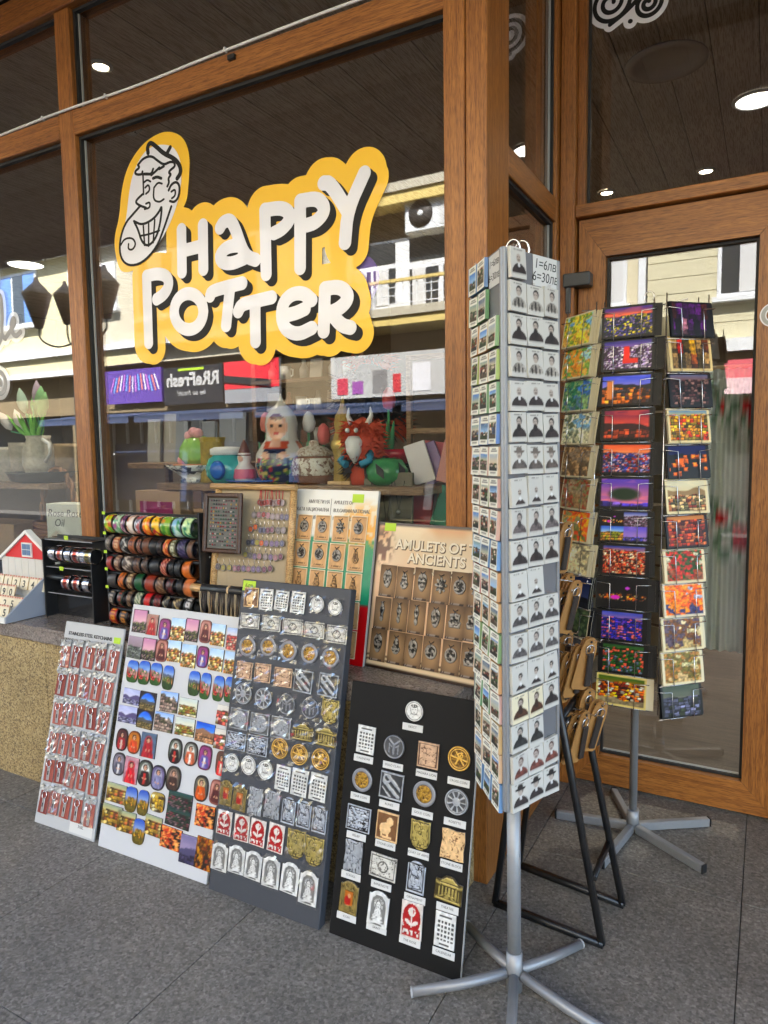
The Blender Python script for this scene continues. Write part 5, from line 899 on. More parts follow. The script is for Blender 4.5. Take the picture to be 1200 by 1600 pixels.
# --- white picture magnet board
F2, w, L = bframe('b2')
b2 = thing('magnet_board', MB().box(0, w, 0, L, -.012, 0, .001), 'white board of colourful picture magnets leaning between keychains and grey board', 'display board', M=F2, mat=M_white)
link('price_tag', MB().box(.012, .06, L - .03, L - .012, .0003, .001), b2, mat=M_paper)
for r, row in enumerate(MAG2):
    for c, (kd, u, v, ww, hh) in enumerate(row):
        f, kind, desc = PIC[kd]; q = 1.0
        W_, H_ = round(ww * 200) / 200, round(hh * 200) / 200
        me = card_mesh('picture_magnet', kind, W_ * .97, H_ * .95, .004, f, M_print, edge=(.16, .13, .12), key=kd, nr=11, nt=44, nx=16, ny=20)
        thing('picture_magnet', me, f'{desc}, {ORD[c]} from left in {ORD[r]} row of white board', 'magnet', 'picture magnets on the white board', F2 @ T(u, v, .0006) @ RZ(jit(.03)))
# --- grey relief magnet board
F3, w, L = bframe('b3')
b3 = thing('magnet_board', MB().box(0, w, 0, L, -.032, 0, .002), 'thick dark grey board of bagged metal magnets leaning in the middle', 'display board', M=F3, mat=M_grey)
link('price_tag', MB().box(.004, .055, L - .036, L - .004, .0003, .001), b3, mat=M_lime)
text('6лв', .02, M_ink, b3, T(.03, L - .02, .0012), ext=.0001)
def relief_magnet(kd, ww, hh, M, lab, grp, wrap):
    f, kind, desc, mat = RELIEF[kd]
    W_, H_ = round(ww * 200) / 200, round(hh * 200) / 200
    if kind == 'disc': W_ = H_ = max(.04, (W_ + H_) / 2)
    me = card_mesh(('coin_magnet' if kind == 'disc' else 'calendar_magnet' if kd == 'cal' else 'relief_magnet'), kind, W_ * .95, H_ * .95, .0045, f, mat, edge=(.35, .34, .33), rel=.0022, key=kd, nr=20, nt=72, nx=34, ny=40)
    nm = me.name.split('.')[0]
    o = thing(nm, me, f'{desc}, {lab}', 'magnet', grp, M)
    if wrap: link('plastic_wrap', wrap_mesh(W_ * 1.08, H_ * 1.08, rnd.randrange(8)), o)
    return o
for r, row in enumerate(MAG3):
    for c, (kd, u, v, ww, hh) in enumerate(row):
        relief_magnet(kd, ww, hh, F3 @ T(u, v, .0006) @ RZ(jit(.04)), f'{ORD[c]} from left in {ORD[r]} row of grey board', 'bagged magnets on the grey board', kd not in ('rose', 'saint') or rnd.random() < .4)
# --- black sample board
F4, w, L = bframe('b4')
b4 = thing('magnet_board', MB().box(0, w, 0, L, -.010, 0, .001), 'black board of captioned sample magnets leaning beside the book rack', 'display board', M=F4, mat=M_blacksheet)
link('board_edge', MB().box(w, w + .0015, .002, L - .002, -.009, -.0005), b4, mat=pbr('raw_foam_edge', (.35, .35, .34), .7))
CAP = ['БЮСТ', 'CALENDAR', 'DULO CLAN', 'MADARA LION', 'CROSS COIN', 'TSAR COIN', 'RUNES', 'GOLD COIN', 'ROSETTE', 'RELIEF', 'STONE LION', 'COAT OF ARMS', 'STONE BLOCK', 'SCROLL', 'BANKNOTE', 'ORNAMENT', 'THEATRE', 'ICON', 'SAINT', 'THE ROSE', 'CALENDAR']
lme = MB().box(-.031, .031, -.0095, .0095, .0004, .0022, .0004).mesh('caption_label', M_paper)
for i, (kd, u, v, ww, hh, lu, lv) in enumerate(MAG4):
    relief_magnet(kd, ww, hh, F4 @ T(u, v, .0006) @ RZ(jit(.04)), 'at the top centre of the black board' if i == 0 else f'{ORD[(i - 1) % 4]} column, {ORD[(i - 1) // 4]} row of the black board', 'sample magnets on the black board', False)
    lb = link('caption_label', lme, b4, T(lu, lv, 0)); text(CAP[i], .0085, M_ink, lb, T(0, .001, .0023), ext=.0001)
# --- national amulets board
F5, w, L = bframe('bul')
def bul_paint(u, v):
    n = len(u); C = rgb((.84, .84, .82), n); C = mixc(C, (.0, .52, .38), 1 - sstep(.716, .72, v)); C = mixc(C, (.78, .02, .06), 1 - sstep(.335, .34, v))
    k = ell(u, v, .86, .78, .26, .13, .5) * (.35 + .65 * (vn(u * 26, v * 40) > .45)); C = mixc(C, (.86, .62, .22), np.clip(k, 0, 1) * (v > .6)); return C, None
b5 = thing('amulet_board', card_mesh('amulet_board', 'rect', w, L, .012, bul_paint, M_print, edge=(.75, .75, .75), nx=60, ny=90, key='bulb'), 'white green red board of national amulet cards on the sill', 'display board', M=F5 @ T(w / 2, L / 2, -.012))
for x, al, ls in ((-.018, 'RIGHT', ('АМУЛЕТИ НА', 'БЪЛГАРСКАТА НАЦИОНАЛНА', 'ТОТЕМНА СИМВОЛИКА')), (.0, 'LEFT', ('AMULETS OF', 'BULGARIAN NATIONAL', 'HISTORICAL SYMBOLS'))):
    for k, s in enumerate(ls): text(s, .0175, pbr('grey_print', (.12, .11, .11), .5) if k == 0 and x < 0 else bpy.data.materials['grey_print'], b5, T(x + .005, L / 2 - .042 - k * .027, .0125), align=al, sx=.78)
link('rule_line', MB().box(-.0075, -.006, L / 2 - .115, L / 2 - .03, .0121, .0127), b5, mat=bpy.data.materials['grey_print'])
link('price_tag', MB().box(w / 2 - .10, w / 2 - .055, L / 2 - .04, L / 2 - .012, .0123, .0132), b5, mat=M_lime)
def tanc(u, v):
    n = len(u); C = rgb((.80, .62, .42), n) * (.92 + .12 * vn(u * 9, v * 9))[:, None]; d = np.minimum(np.minimum(u, 1 - u), np.minimum(v, 1 - v) * 1.5); C = mixc(C, (.9, .85, .74), 1 - sstep(.03, .05, d)); C = mixc(C, (.5, .36, .2), (np.abs(d - .09) < .02) * .7)
    C = mixc(C, (.3, .2, .1), rct(u, v, .2, .8, .12, .16) * (vn(u * 20, v) > .35)); return C, None
def ringh(sd): return relief((.58, .56, .53), (.05, .045, .04), lambda u, v: np.where(np.hypot(u - .5, v - .5) > .42, .85, np.clip(1.9 * (fbm(u * 7 + sd, v * 7 + sd, 3) - .32), 0, 1)))
def pend_outline(kd, s):
    if kd == 0: return outline('disc', s, s * 1.12)
    if kd == 1: return [(s * .5 * (.55 + .45 * abs(math.cos(4 * t))) * math.cos(t), s * .6 * (.55 + .45 * abs(math.cos(4 * t))) * math.sin(t)) for t in np.linspace(0, 2 * PI, 49)[:-1]]
    if kd == 2: return [(s * .36 * math.cos(t) * (1 + .25 * math.sin(t)), s * .68 * math.sin(t)) for t in np.linspace(0, 2 * PI, 33)[:-1]]
    if kd == 3: return [(s * .16 * (1 + .3 * math.sin(5 * t)) * math.cos(t), s * .75 * math.sin(t)) for t in np.linspace(0, 2 * PI, 33)[:-1]]
    if kd == 4: return [(s * .42, -s * .5), (s * .5, -s * .1), (s * .36, 0), (s * .42, s * .45), (0, s * .55), (-s * .42, s * .42), (-s * .36, .05 * s), (-s * .48, -.15 * s), (-s * .4, -s * .52)]
    return [(s * .3 * math.cos(t) * (1.25 if math.sin(t) < 0 else .8), s * .6 * math.sin(t)) for t in np.linspace(0, 2 * PI, 25)[:-1]]
_o = outline
def outline(kind, w, h): return pend_outline(int(kind[1]), w) if kind[0] == 'p' and kind[1:].isdigit() else _o(kind, w, h)
def pendant(parent, kd, s, M, sd, gold=False):
    f = ringh(sd) if not gold else relief((.62, .48, .3), (.3, .2, .1), lambda u, v: np.clip(1.9 * (fbm(u * 7 + sd, v * 7, 3) - .3), 0, 1))
    p = link('pendant', card_mesh('pendant', f'p{kd}', s, s, .003, f, M_metal, edge=(.12, .11, .1), rel=.0022, nr=10, nt=48, key=('pd', kd, sd, gold)), parent, M)
    link('bow_cord', bow, p, T(0, s * .6, .002)); return p
bow = MB().tube([(-.008, .006, .001), (-.003, .002, .003), (0, 0, .004), (.003, .003, .003), (.009, .008, .001)], .0013, 5).tube([(0, 0, .002), (0, -.006, .002)], .0016, 5).mesh('bow_cord', M_black)
rowsB = [[(q[1], q[2], q[3], q[4]) for q in r] for r in BULC]
dv = rowsB[0][1][1] - rowsB[1][1][1]
for k in (2, 3, 4): rowsB.append([(u, v - dv * (k - 1), a, b) for u, v, a, b in rowsB[1]])
for r, row in enumerate(rowsB):
    for c, (u, v, ww, hh) in enumerate(row):
        if v < .03: continue
        o = thing('amulet_card', card_mesh('amulet_card', 'rect', .064, .088, .002, tanc, M_matte, edge=(.8, .7, .55), key='tanc'), f'tan amulet card, {ORD[c]} from left in {ORD[r]} row of the flag coloured board', 'amulet', 'amulets on the flag coloured board', F5 @ T(u, v, .0006) @ RZ(jit(.015)))
        g = r >= 2 or (r == 1 and c == 3)
        pendant(o, (1 if (r, c) == (0, 2) else 5 if g else 0), .036, T(0, .004, .002), c + 4 * (r % 2), g)
# --- ancient amulets board
F6, w, L = bframe('amu')
def amu_paint(u, v):
    n = len(u); C = rgb((.86, .77, .63), n); C = mixc(C, (.78, .55, .35), sstep(.45, .75, fbm(u * 3 + 2, v * 3, 3)) * .8 * (v > .62)); C = mixc(C, (.80, .74, .62), rct(u, v, .15, .95, .68, .93, .05) * .7)
    C = mixc(C, (.84, .66, .52), rct(u, v, .03, 1, .1, .66, .01) * .7); d = np.minimum(u * .9, np.minimum(1 - v, v)); C = mixc(C, (.16, .10, .06), 1 - sstep(.012, .03, d))
    for y in (.035, .055, .085): C = mixc(C, (.25, .14, .06), (np.abs(v - y - .004 * vn(u * 9, u * 0)) < .004) * .9)
    C = mixc(C, (.3, .22, .17), ell(u, v, .08, .84, .09, .12, .4) * (vn(u * 40, v * 40) > .4) * .8); return C, None
b6 = thing('amulet_board', card_mesh('amulet_board', 'rect', w, L, .014, amu_paint, M_print, edge=(.06, .045, .03), nx=70, ny=70, key='amub'), 'parchment coloured board of ancient amulets on the sill by the pillar', 'display board', M=F6 @ T(w / 2, L / 2, -.014))
M_cut = pbr('cream_lettering', (.70, .62, .48), .5); M_cutd = pbr('brown_lettering_shadow', (.10, .06, .04), .6)
for s, sz, x, y in (('AMULETS OF THE', .043, -.128, .162), ('ANCIENTS', .043, -.078, .122), ('THRACIAN BULGARIANS', .025, -.100, .083)):
    text(s, sz, M_cutd, b6, T(x + .0016, y - .002, .0146), align='LEFT', ext=.0003, bold=.002); text(s, sz, M_cut, b6, T(x, y, .0156), align='LEFT', ext=.0003, bold=.0009)
link('price_tag', MB().box(-w / 2 + .03, -w / 2 + .072, L / 2 - .027, L / 2 - .002, .0145, .0155), b6, mat=M_lime)
def brownc(u, v):
    n = len(u); g = ell(u, v, .5, .45, .55, .5, .9); C = mixc(rgb((.25, .17, .10), n), (.62, .49, .34), g); C = mixc(C, (.10, .05, .04), rct(u, v, .0, .8, .0, .07)); C = mixc(C, (.8, .75, .7), rct(u, v, .08, .6, .025, .05) * (vn(u * 24, v) > .4)); return C, None
kinds = [[2, 5, 2, 1, 0, 1], [3, 3, 3, 2, 4, 4], [2, 5, 2, 0, 0, 4]]
for r, row in enumerate(AMUC):
    for c, q in enumerate(row):
        o = thing('amulet_card', card_mesh('amulet_card', 'rect', .060, .1, .002, brownc, M_matte, edge=(.5, .4, .28), key='brc'), f'brown card with silver amulet, {ORD[c]} from left in {ORD[r]} row of parchment board', 'amulet', 'amulets on the parchment board', F6 @ T(q[1], q[2], .0006))
        pendant(o, kinds[r][c], .042 if kinds[r][c] else .04, T(0, .006, .002), r * 6 + c)

# ================================================================== things on the sill
# burlap board in a bamboo frame with small pendants
FB = frameM((-1.763, 1.872, ZS + .002), (1, 0, 0), (0, .14, .99), (0, -.99, .14)); BW, BH = .348, .565
bb = thing('burlap_board', MB().box(.012, BW - .012, .012, BH - .012, -.004, 0), 'burlap board in a bamboo frame hung with round pendants', 'display board', M=FB, mat=M_burlap)
for x, nm in ((.0, 'bamboo_pole'), (BW - .012, 'bamboo_pole')): link(nm, MB().tube([(x + .006, 0, .004), (x + .006, BH * .3, .004), (x + .006, BH * .31, .004), (x + .006, BH * .66, .004), (x + .006, BH * .67, .004), (x + .006, BH, .004)], [.012, .0122, .0135, .0122, .0135, .012], 10), bb, mat=M_bamboo)
M_bamx = wood('bamboo_pole_flat', 0, (.45, .25, .09), (.72, .48, .22), .4, .7)
for y in (.006, BH - .006): link('bamboo_pole', MB().tube([(-.02, y, .014), (BW + .01, y, .014)], .011, 10), bb, mat=M_bamx)
pc = [(.5, .08, .08), (.35, .33, .35), (.62, .12, .1), (.55, .5, .52), (.4, .2, .3), (.3, .32, .45), (.2, .2, .24), (.75, .3, .1), (.6, .55, .2), (.42, .34, .5), (.6, .4, .45)]
pn = ['red', 'grey', 'scarlet', 'silver', 'plum', 'steel blue', 'charcoal', 'orange', 'mustard', 'lilac', 'pink']
rowcol = [[0, 2, 2, 2, 0, 1, 1, 0, 3], [3, 10, 0, 10, 3, 3, 5, 5], [7, 7, 5, 5, 4, 4, 1, 3], [6, 5, 8, 7, 9, 9, 9, 5], [8, 1, 9, 10, 3, 9, 10, 4], [1, 8, 8, 10, 4, 9, 10, 9, 9, 4, 4]]
def pend_pic(c):
    def f(u, v):
        r = np.hypot(u - .5, v - .5) * 2; return mixc(mixc(rgb((.5, .48, .46), len(u)), c, 1 - sstep(.7, .78, r)), np.asarray(c) * .4 + .4, ell(u, v, .5, .5, .2, .2) * .7), None
    return f
hook_me = MB().tube([(0, .011, .002), (.002, .022, .003), (0, .03, .004), (-.002, .026, .002)], .0009, 5).mesh('wire_hook', M_chrome)
tape_me = MB().tube([(0, .011, .002), (0, .05, .004)], .0016, 5).mesh('ribbon', M_red)
for r, row in enumerate(PEND):
    for c, (x, z) in enumerate(row):
        k = rowcol[r][c % len(rowcol[r])]
        v = (z - ZS) / .99; yb = 1.872 + .14 * v
        o = thing('pendant', card_mesh('pendant', 'disc', .023, .025, .003, pend_pic(pc[k]), M_print, edge=(.3, .28, .27), nr=6, nt=24, key=('pp', k)), f'round {pn[k]} pendant, {ORD[c]} from left in {ORD[r]} row on burlap', 'pendant', 'pendants on the burlap board', frameM((x, yb - .008, z), (1, 0, 0), (0, .14, .99), (0, -.99, .14)) @ RZ(jit(.1)))
        link('ribbon' if r == 0 else 'wire_hook', tape_me if r == 0 else hook_me, o)
# framed panel of small studs hanging on its left
FP = frameM((-1.768, 1.868, .985), (1, .02, 0), (0, .12, .993), (0, -.993, .12)); PW, PH = .172, .212
fp = thing('stud_frame', MB().box(.012, PW - .012, .012, PH - .012, 0, .004), 'dark wooden picture frame filled with rows of tiny earring studs', 'earring frame', M=FP, mat=pbr('grey_felt', (.12, .12, .11), .9))
for b in ((0, .016, 0, PH), (PW - .016, PW, 0, PH), (.016, PW - .016, 0, .016), (.016, PW - .016, PH - .016, PH)): link('frame_side', MB().box(b[0], b[1], b[2], b[3], 0, .016, .004), fp, mat=M_darkwood)
v, f, cc = [], [], []
for r in range(13):
    for c in range(11):
        if rnd.random() < .1: continue
        x, y = .03 + c * .0113, .028 + r * .0131; b = len(v); col = rnd.choice([(.6, .12, .15), (.75, .7, .68), (.2, .3, .25), (.35, .2, .25), (.7, .45, .5), (.15, .15, .2), (.75, .6, .3), (.2, .35, .3)])
        for k in range(6): v.append((x + .0038 * math.cos(k * PI / 3), y + .0038 * math.sin(k * PI / 3), .005))
        v.append((x, y, .0085)); f += [[b + k, b + (k + 1) % 6, b + 6] for k in range(6)]; cc += [col] * 7
sp = link('earring_studs', colmesh('earring_studs', v, f, np.array(cc), M_metal), fp); sp['kind'] = 'stuff'
# black cord necklaces on a wooden roll
MR = frameM((-1.755, 1.79, .872), (1, 0, 0), (0, 1, 0), (0, 0, 1))
rl = thing('cord_roll', MB().tube([(0, 0, 0), (.07, 0, 0)], .014, 12), 'pale wooden roll end holding the black cord necklaces', 'wooden roll', M=MR, mat=M_bamx)
link('roll_wrap', MB().tube([(.05, 0, 0), (.25, 0, .004)], .0165, 12), rl, mat=M_black); link('tie_band', MB().tube([(.168, 0, .0025), (.176, 0, .0026)], .018, 12), rl, mat=M_tan); link('roll_bracket', MB().box(.24, .25, 0, .09, -.01, .014), rl, mat=M_black)
for k in range(20):
    x = .05 + k * .0098; l = .085 + .03 * rnd.random(); s = jit(.006)
    thing('cord_necklace', MB().tube([(x, -.018, -.004), (x + s, -.022, -l * .5), (x + s * 1.5, -.018, -l), (x + s * 2 + .003, -.015, -l * .55), (x + .003, -.016, -.006)], .0021, 5), f'thin {"black" if k % 4 else "tan"} cord necklace, number {k + 1} from left on the wooden roll', 'necklace', 'black cord necklaces on the roll', MR, M_leather if k % 4 else M_burlap)
# bracelet stand
X0, X1 = -2.265, -1.785; YA, YBk = 1.868, 1.925
bs = empty('bracelet_stand', 'black stand with six rods of leather and painted bracelets', 'bracelet stand', M=T(0, 0, 0))
link('side_panel', MB().box(X1, X1 + .008, YA - .012, YBk, ZS + .001, 1.125, .001), bs, mat=M_black); link('side_panel', MB().box(X0 - .008, X0, YA - .012, YBk, ZS + .001, 1.11, .001), bs, mat=M_black)
link('back_panel', MB().box(X0, X1, YBk - .006, YBk, ZS + .001, 1.11), bs, mat=M_black)
for z in (.72, .8, .88, .96, 1.04): link('screw', MB().lathe([(.004, 0), (.003, .0025), (.0005, .003)], 8, M=T(X1 + .008, 1.905, z) @ RY(PI / 2)), bs, mat=M_silver)
RZs = [1.082, 1.004, .93, .862, .792, .72]
for i, z in enumerate(RZs):
    link('rod', MB().tube([(X0, YA, z + .012), (X1, YA, z + .012)], .006, 8), bs, mat=M_black)
    if i < 5: link('price_tag', MB().box(X0 - .002, X0 + .013, YA - .024, YA - .022, z + .024, z + .035), bs, mat=M_lime)
def cuff_mesh(name, rad, wd, paint, mat, gap=.5, key=None, th=.0028, nu=30, nv=7):
    if key in CM: return CM[key]
    v, f = [], []; A = np.linspace(gap, 2 * PI - gap, nu) - PI / 2 - PI
    uu, vv = np.meshgrid(np.linspace(0, 1, nu), np.linspace(0, 1, nv)); C, H = paint(uu.ravel(), vv.ravel()); H = np.zeros(nu * nv) if H is None else H
    a = np.tile(A, nv)
    for s, rr in ((0, rad), (1, rad - th)):
        for q in range(nu * nv):
            bul = .0015 * (1 - (2 * vv.ravel()[q] - 1) ** 2) + (H[q] * .0012 if s == 0 else 0)
            v.append(((vv.ravel()[q] - .5) * wd, (rr + bul) * math.cos(a[q]), (rr + bul) * math.sin(a[q])))
    n = nu * nv
    for j in range(nv - 1):
        for i in range(nu - 1): f.append([j * nu + i, j * nu + i + 1, (j + 1) * nu + i + 1, (j + 1) * nu + i]); f.append([n + j * nu + i, n + (j + 1) * nu + i, n + (j + 1) * nu + i + 1, n + j * nu + i + 1])
    for i in range(nu - 1):
        f.append([i, n + i, n + i + 1, i + 1]); q = (nv - 1) * nu; f.append([q + i, q + i + 1, n + q + i + 1, n + q + i])
    for j in range(nv - 1):
        for i in (0, nu - 1): f.append([j * nu + i, (j + 1) * nu + i, n + (j + 1) * nu + i, n + j * nu + i])
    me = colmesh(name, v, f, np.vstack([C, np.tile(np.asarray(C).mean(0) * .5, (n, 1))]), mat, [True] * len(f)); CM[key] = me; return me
def floral(bg, a, b, sd):
    def f(u, v):
        C = rgb(bg, len(u)); k = fbm(u * 9 + sd, v * 3 + sd, 2); C = mixc(C, a, sstep(.5, .58, k)); C = mixc(C, b, sstep(.55, .62, fbm(u * 11 + sd * 3, v * 4, 2))); e = np.minimum(v, 1 - v); return mixc(C, np.asarray(bg) * .5, 1 - sstep(.04, .1, e)), None
    return f
def tooled(bg, ink, sd, mode=0):
    def f(u, v):
        n = len(u); C = rgb(bg, n) * (.8 + .4 * fbm(u * 8 + sd, v * 4, 2))[:, None]
        if mode == 0: k = (np.abs(v - .5 - .25 * np.sin(u * 30 + sd)) < .1) * (np.minimum(v, 1 - v) > .15)
        elif mode == 1: k = (np.hypot(((u * 7) % 1 - .5) * .9, v - .5) < .32) * (np.hypot(((u * 7) % 1 - .5) * .9, v - .5) > .17)
        elif mode == 2: k = (((u * 16 + v * 2) % 1) < .4) * 1.0
        else: k = np.zeros(n)
        C = mixc(C, ink, np.clip(k, 0, 1)); e = np.minimum(v, 1 - v); return mixc(C, np.asarray(bg) * .4, 1 - sstep(.03, .1, e)), np.clip(k, 0, 1)
    return f
M_leatherp = attr_mat('tooled_leather', .42); M_cuffp = attr_mat('lacquered_cuff', .25, coat=.5)
BR = [[('green flowered', floral((.75, .35, .12), (.35, .6, .1), (.7, .75, .1), 1), .05), ('pale green', floral((.7, .78, .66), (.35, .6, .4), (.6, .3, .5), 2), .045), ('violet', floral((.3, .18, .3), (.5, .3, .4), (.7, .6, .6), 3), .03), ('cream spotted', floral((.75, .6, .5), (.6, .3, .2), (.85, .8, .75), 4), .045), ('white', floral((.75, .75, .78), (.4, .4, .45), (.65, .3, .3), 5), .04), ('orange', floral((.85, .45, .08), (.8, .2, .08), (.9, .75, .2), 6), .045), ('yellow and red', floral((.9, .7, .15), (.7, .12, .1), (.3, .4, .1), 7), .045), ('green leafed', floral((.5, .65, .2), (.25, .5, .12), (.85, .5, .2), 8), .06), ('pale blue', floral((.5, .68, .78), (.2, .5, .3), (.75, .85, .8), 9), .05), ('teal leafed', floral((.55, .72, .5), (.15, .45, .35), (.75, .85, .6), 10), .045)],
 [('grey brown', tooled((.25, .22, .2), (.5, .45, .4), 1, 1), .042), ('copper ornamented', tooled((.55, .28, .15), (.75, .6, .45), 2, 1), .048), ('black and white', tooled((.12, .12, .12), (.7, .68, .65), 3, 0), .045), ('tan flower stamped', tooled((.55, .3, .16), (.3, .14, .08), 4, 1), .05), ('dark red', tooled((.32, .1, .08), (.55, .4, .3), 5, 2), .028), ('brown plain', tooled((.35, .2, .12), (.2, .1, .06), 6, 3), .045), ('black plain', tooled((.06, .055, .05), (.1, .1, .1), 7, 3), .04), ('dark brown', tooled((.14, .09, .07), (.1, .1, .1), 8, 3), .035), ('orange woven', tooled((.7, .28, .1), (.85, .6, .3), 9, 0), .035), ('olive studded', tooled((.35, .33, .2), (.7, .7, .6), 10, 1), .04), ('blue black', tooled((.1, .1, .22), (.3, .25, .4), 11, 2), .05), ('brown worn', tooled((.35, .25, .2), (.2, .14, .1), 12, 3), .03)],
 [('red brown', tooled((.5, .14, .1), (.25, .08, .06), 13, 3), .04), ('brown studded', tooled((.3, .18, .13), (.6, .5, .4), 14, 1), .045), ('silver ornamented', tooled((.25, .2, .18), (.7, .64, .58), 15, 0), .06), ('brown carved', tooled((.35, .22, .15), (.15, .09, .06), 16, 2), .045), ('dark carved', tooled((.18, .12, .09), (.4, .3, .24), 17, 0), .04), ('black wide', tooled((.05, .05, .05), (.2, .2, .2), 18, 3), .06), ('red laced', tooled((.5, .15, .1), (.75, .5, .4), 19, 2), .04), ('black thin', tooled((.05, .05, .05), (.2, .2, .2), 20, 3), .03), ('black double', tooled((.06, .055, .055), (.2, .2, .2), 21, 2), .035), ('orange open', tooled((.75, .38, .1), (.5, .2, .05), 22, 3), .055)],
 [('dark grey', tooled((.2, .18, .17), (.3, .28, .25), 23, 3), .055), ('orange dotted', tooled((.72, .36, .1), (.3, .14, .05), 24, 0), .04), ('carved tan', tooled((.35, .22, .13), (.7, .6, .45), 25, 1), .04), ('green', tooled((.05, .3, .14), (.03, .15, .07), 26, 3), .05), ('brick red', tooled((.52, .17, .08), (.3, .09, .04), 27, 3), .055), ('brown banded', tooled((.3, .18, .11), (.55, .42, .3), 28, 2), .05), ('red and black', tooled((.3, .1, .08), (.08, .06, .06), 29, 0), .045), ('black narrow', tooled((.06, .05, .05), (.2, .2, .2), 30, 3), .03), ('light orange', tooled((.72, .4, .2), (.5, .25, .1), 31, 3), .05)],
 [('black beaded', tooled((.08, .07, .07), (.6, .55, .5), 32, 1), .04), ('green beaded', tooled((.1, .16, .1), (.5, .2, .15), 33, 1), .04), ('brown beaded', tooled((.22, .15, .1), (.5, .4, .3), 34, 1), .035), ('white green red', tooled((.6, .6, .5), (.1, .3, .15), 35, 2), .04), ('bright red', tooled((.7, .08, .08), (.4, .04, .04), 36, 3), .04), ('dark red twisted', tooled((.4, .06, .06), (.15, .05, .05), 37, 2), .04), ('black ornate', tooled((.06, .06, .06), (.55, .5, .4), 38, 0), .04), ('bronze ornate', tooled((.2, .16, .1), (.7, .6, .4), 39, 0), .045), ('silver studded black', tooled((.07, .07, .07), (.75, .75, .75), 40, 1), .045)],
 [('red embossed', tooled((.6, .12, .07), (.75, .5, .1), 41, 1), .05), ('black gold stamped', tooled((.1, .06, .05), (.7, .45, .15), 42, 1), .055), ('dark floral', tooled((.12, .07, .06), (.6, .3, .12), 43, 1), .05), ('bright red wide', tooled((.62, .09, .06), (.8, .4, .2), 44, 0), .05), ('half hidden red', tooled((.5, .1, .06), (.7, .4, .1), 45, 1), .05), ('half hidden brown', tooled((.3, .16, .1), (.5, .4, .2), 46, 1), .05)]]
for r, row in enumerate(BR):
    tot = sum(q[2] for q in row); span = X1 - X0 - .03; gap_ = max(.0, (span - tot) / len(row)); sc = min(1, span / tot); x = X0 + .02
    if r == 5: gap_ = .006
    rowname = 'top rod' if r == 0 else 'lowest rod' if r == 5 else f'{ORD[r]} rod from top'
    for c, (nm, f, wd_) in enumerate(row):
        wd_ *= sc; rad = .033 if r else .036
        thing('bracelet', cuff_mesh('bracelet', rad, wd_ * .86, f, M_cuffp if r == 0 else M_leatherp, gap=.35 if r else .12, key=('cuff', r, c)), f'{nm} {"cuff" if r == 0 else "leather bracelet"}, {ORD[c]} from left on the {rowname} of stand', 'bracelet', 'bracelets on the black stand', T(x + wd_ / 2, YA - .004, RZs[r] - .012) @ RX(jit(.35)) @ RY(jit(.12)) @ RZ(jit(.12)))
        x += wd_ + gap_
# steel cuff stand
rs = empty('cuff_stand', 'black stand holding shiny steel cuffs left of the bracelet stand', 'bracelet stand')
A0, A1 = -2.655, -2.352
link('back_panel', MB().box(A0, A1, 1.925, 1.932, ZS + .001, 1.0, .001), rs, mat=M_black); link('side_panel', MB().box(A0, A0 + .006, 1.85, 1.925, ZS + .001, .99, .001), rs, mat=M_black); link('side_panel', MB().box(A1 - .006, A1, 1.85, 1.925, ZS + .001, .95, .001), rs, mat=M_black)
for z in (.985, .87, .76): link('ledge', MB().box(A0 + .006, A1 - .006, 1.865, 1.925, z, z + .004), rs, mat=M_black); link('ledge_edge', MB().box(A0 + .006, A1 - .006, 1.862, 1.8649, z, z + .004), rs, mat=M_steel)
for z in (.945, .828): link('rod', MB().tube([(A0 + .006, 1.87, z), (A1 - .006, 1.87, z)], .012, 8), rs, mat=M_black)
link('front_panel', MB().box(A0 + .006, A1 - .006, 1.905, 1.909, ZS + .002, .756), rs, mat=pbr('glossy_black', (.015, .015, .016), .12))
for x, z in ((-2.52, .992), (-2.56, .862)): link('price_tag', MB().box(x, x + .022, 1.858, 1.8615, z, z + .016), rs, mat=M_lime)
cm = [cuff_mesh('steel_cuff', .033, .042, lambda u, v: (rgb((.78, .78, .8), len(u)) * (.85 + .3 * (np.abs(v - .5) < .3))[:, None], None), attr_mat('polished_cuff', .18, metal=.95), key='sc1'), cuff_mesh('steel_cuff', .033, .042, lambda u, v: (mixc(rgb((.75, .72, .72), len(u)), (.72, .35, .3), np.abs(v - .5) < .28), None), bpy.data.materials['polished_cuff'], key='sc2'), cuff_mesh('steel_cuff', .033, .042, lambda u, v: (mixc(rgb((.7, .7, .68), len(u)), (.66, .6, .4), np.abs(v - .5) < .3), None), bpy.data.materials['polished_cuff'], key='sc3')]
for row, z, xs_, ks in (('top rod', .93, (-2.585, -2.535, -2.487, -2.44, -2.395, -2.372 + .005), (0, 1, 0, 1, 0, 2)), ('lower rod', .813, (-2.51, -2.445, -2.385), (1, 1, 0))):
    for c, (x, k) in enumerate(zip(xs_, ks)):
        thing('steel_cuff', cm[k], f'{["plain steel", "copper banded steel", "brass banded steel"][k]} cuff, {ORD[c]} from left on the {row} of small stand', 'bracelet', 'steel cuffs on the small stand', T(x, 1.872, z) @ RX(jit(.3)) @ RZ(jit(.08)))
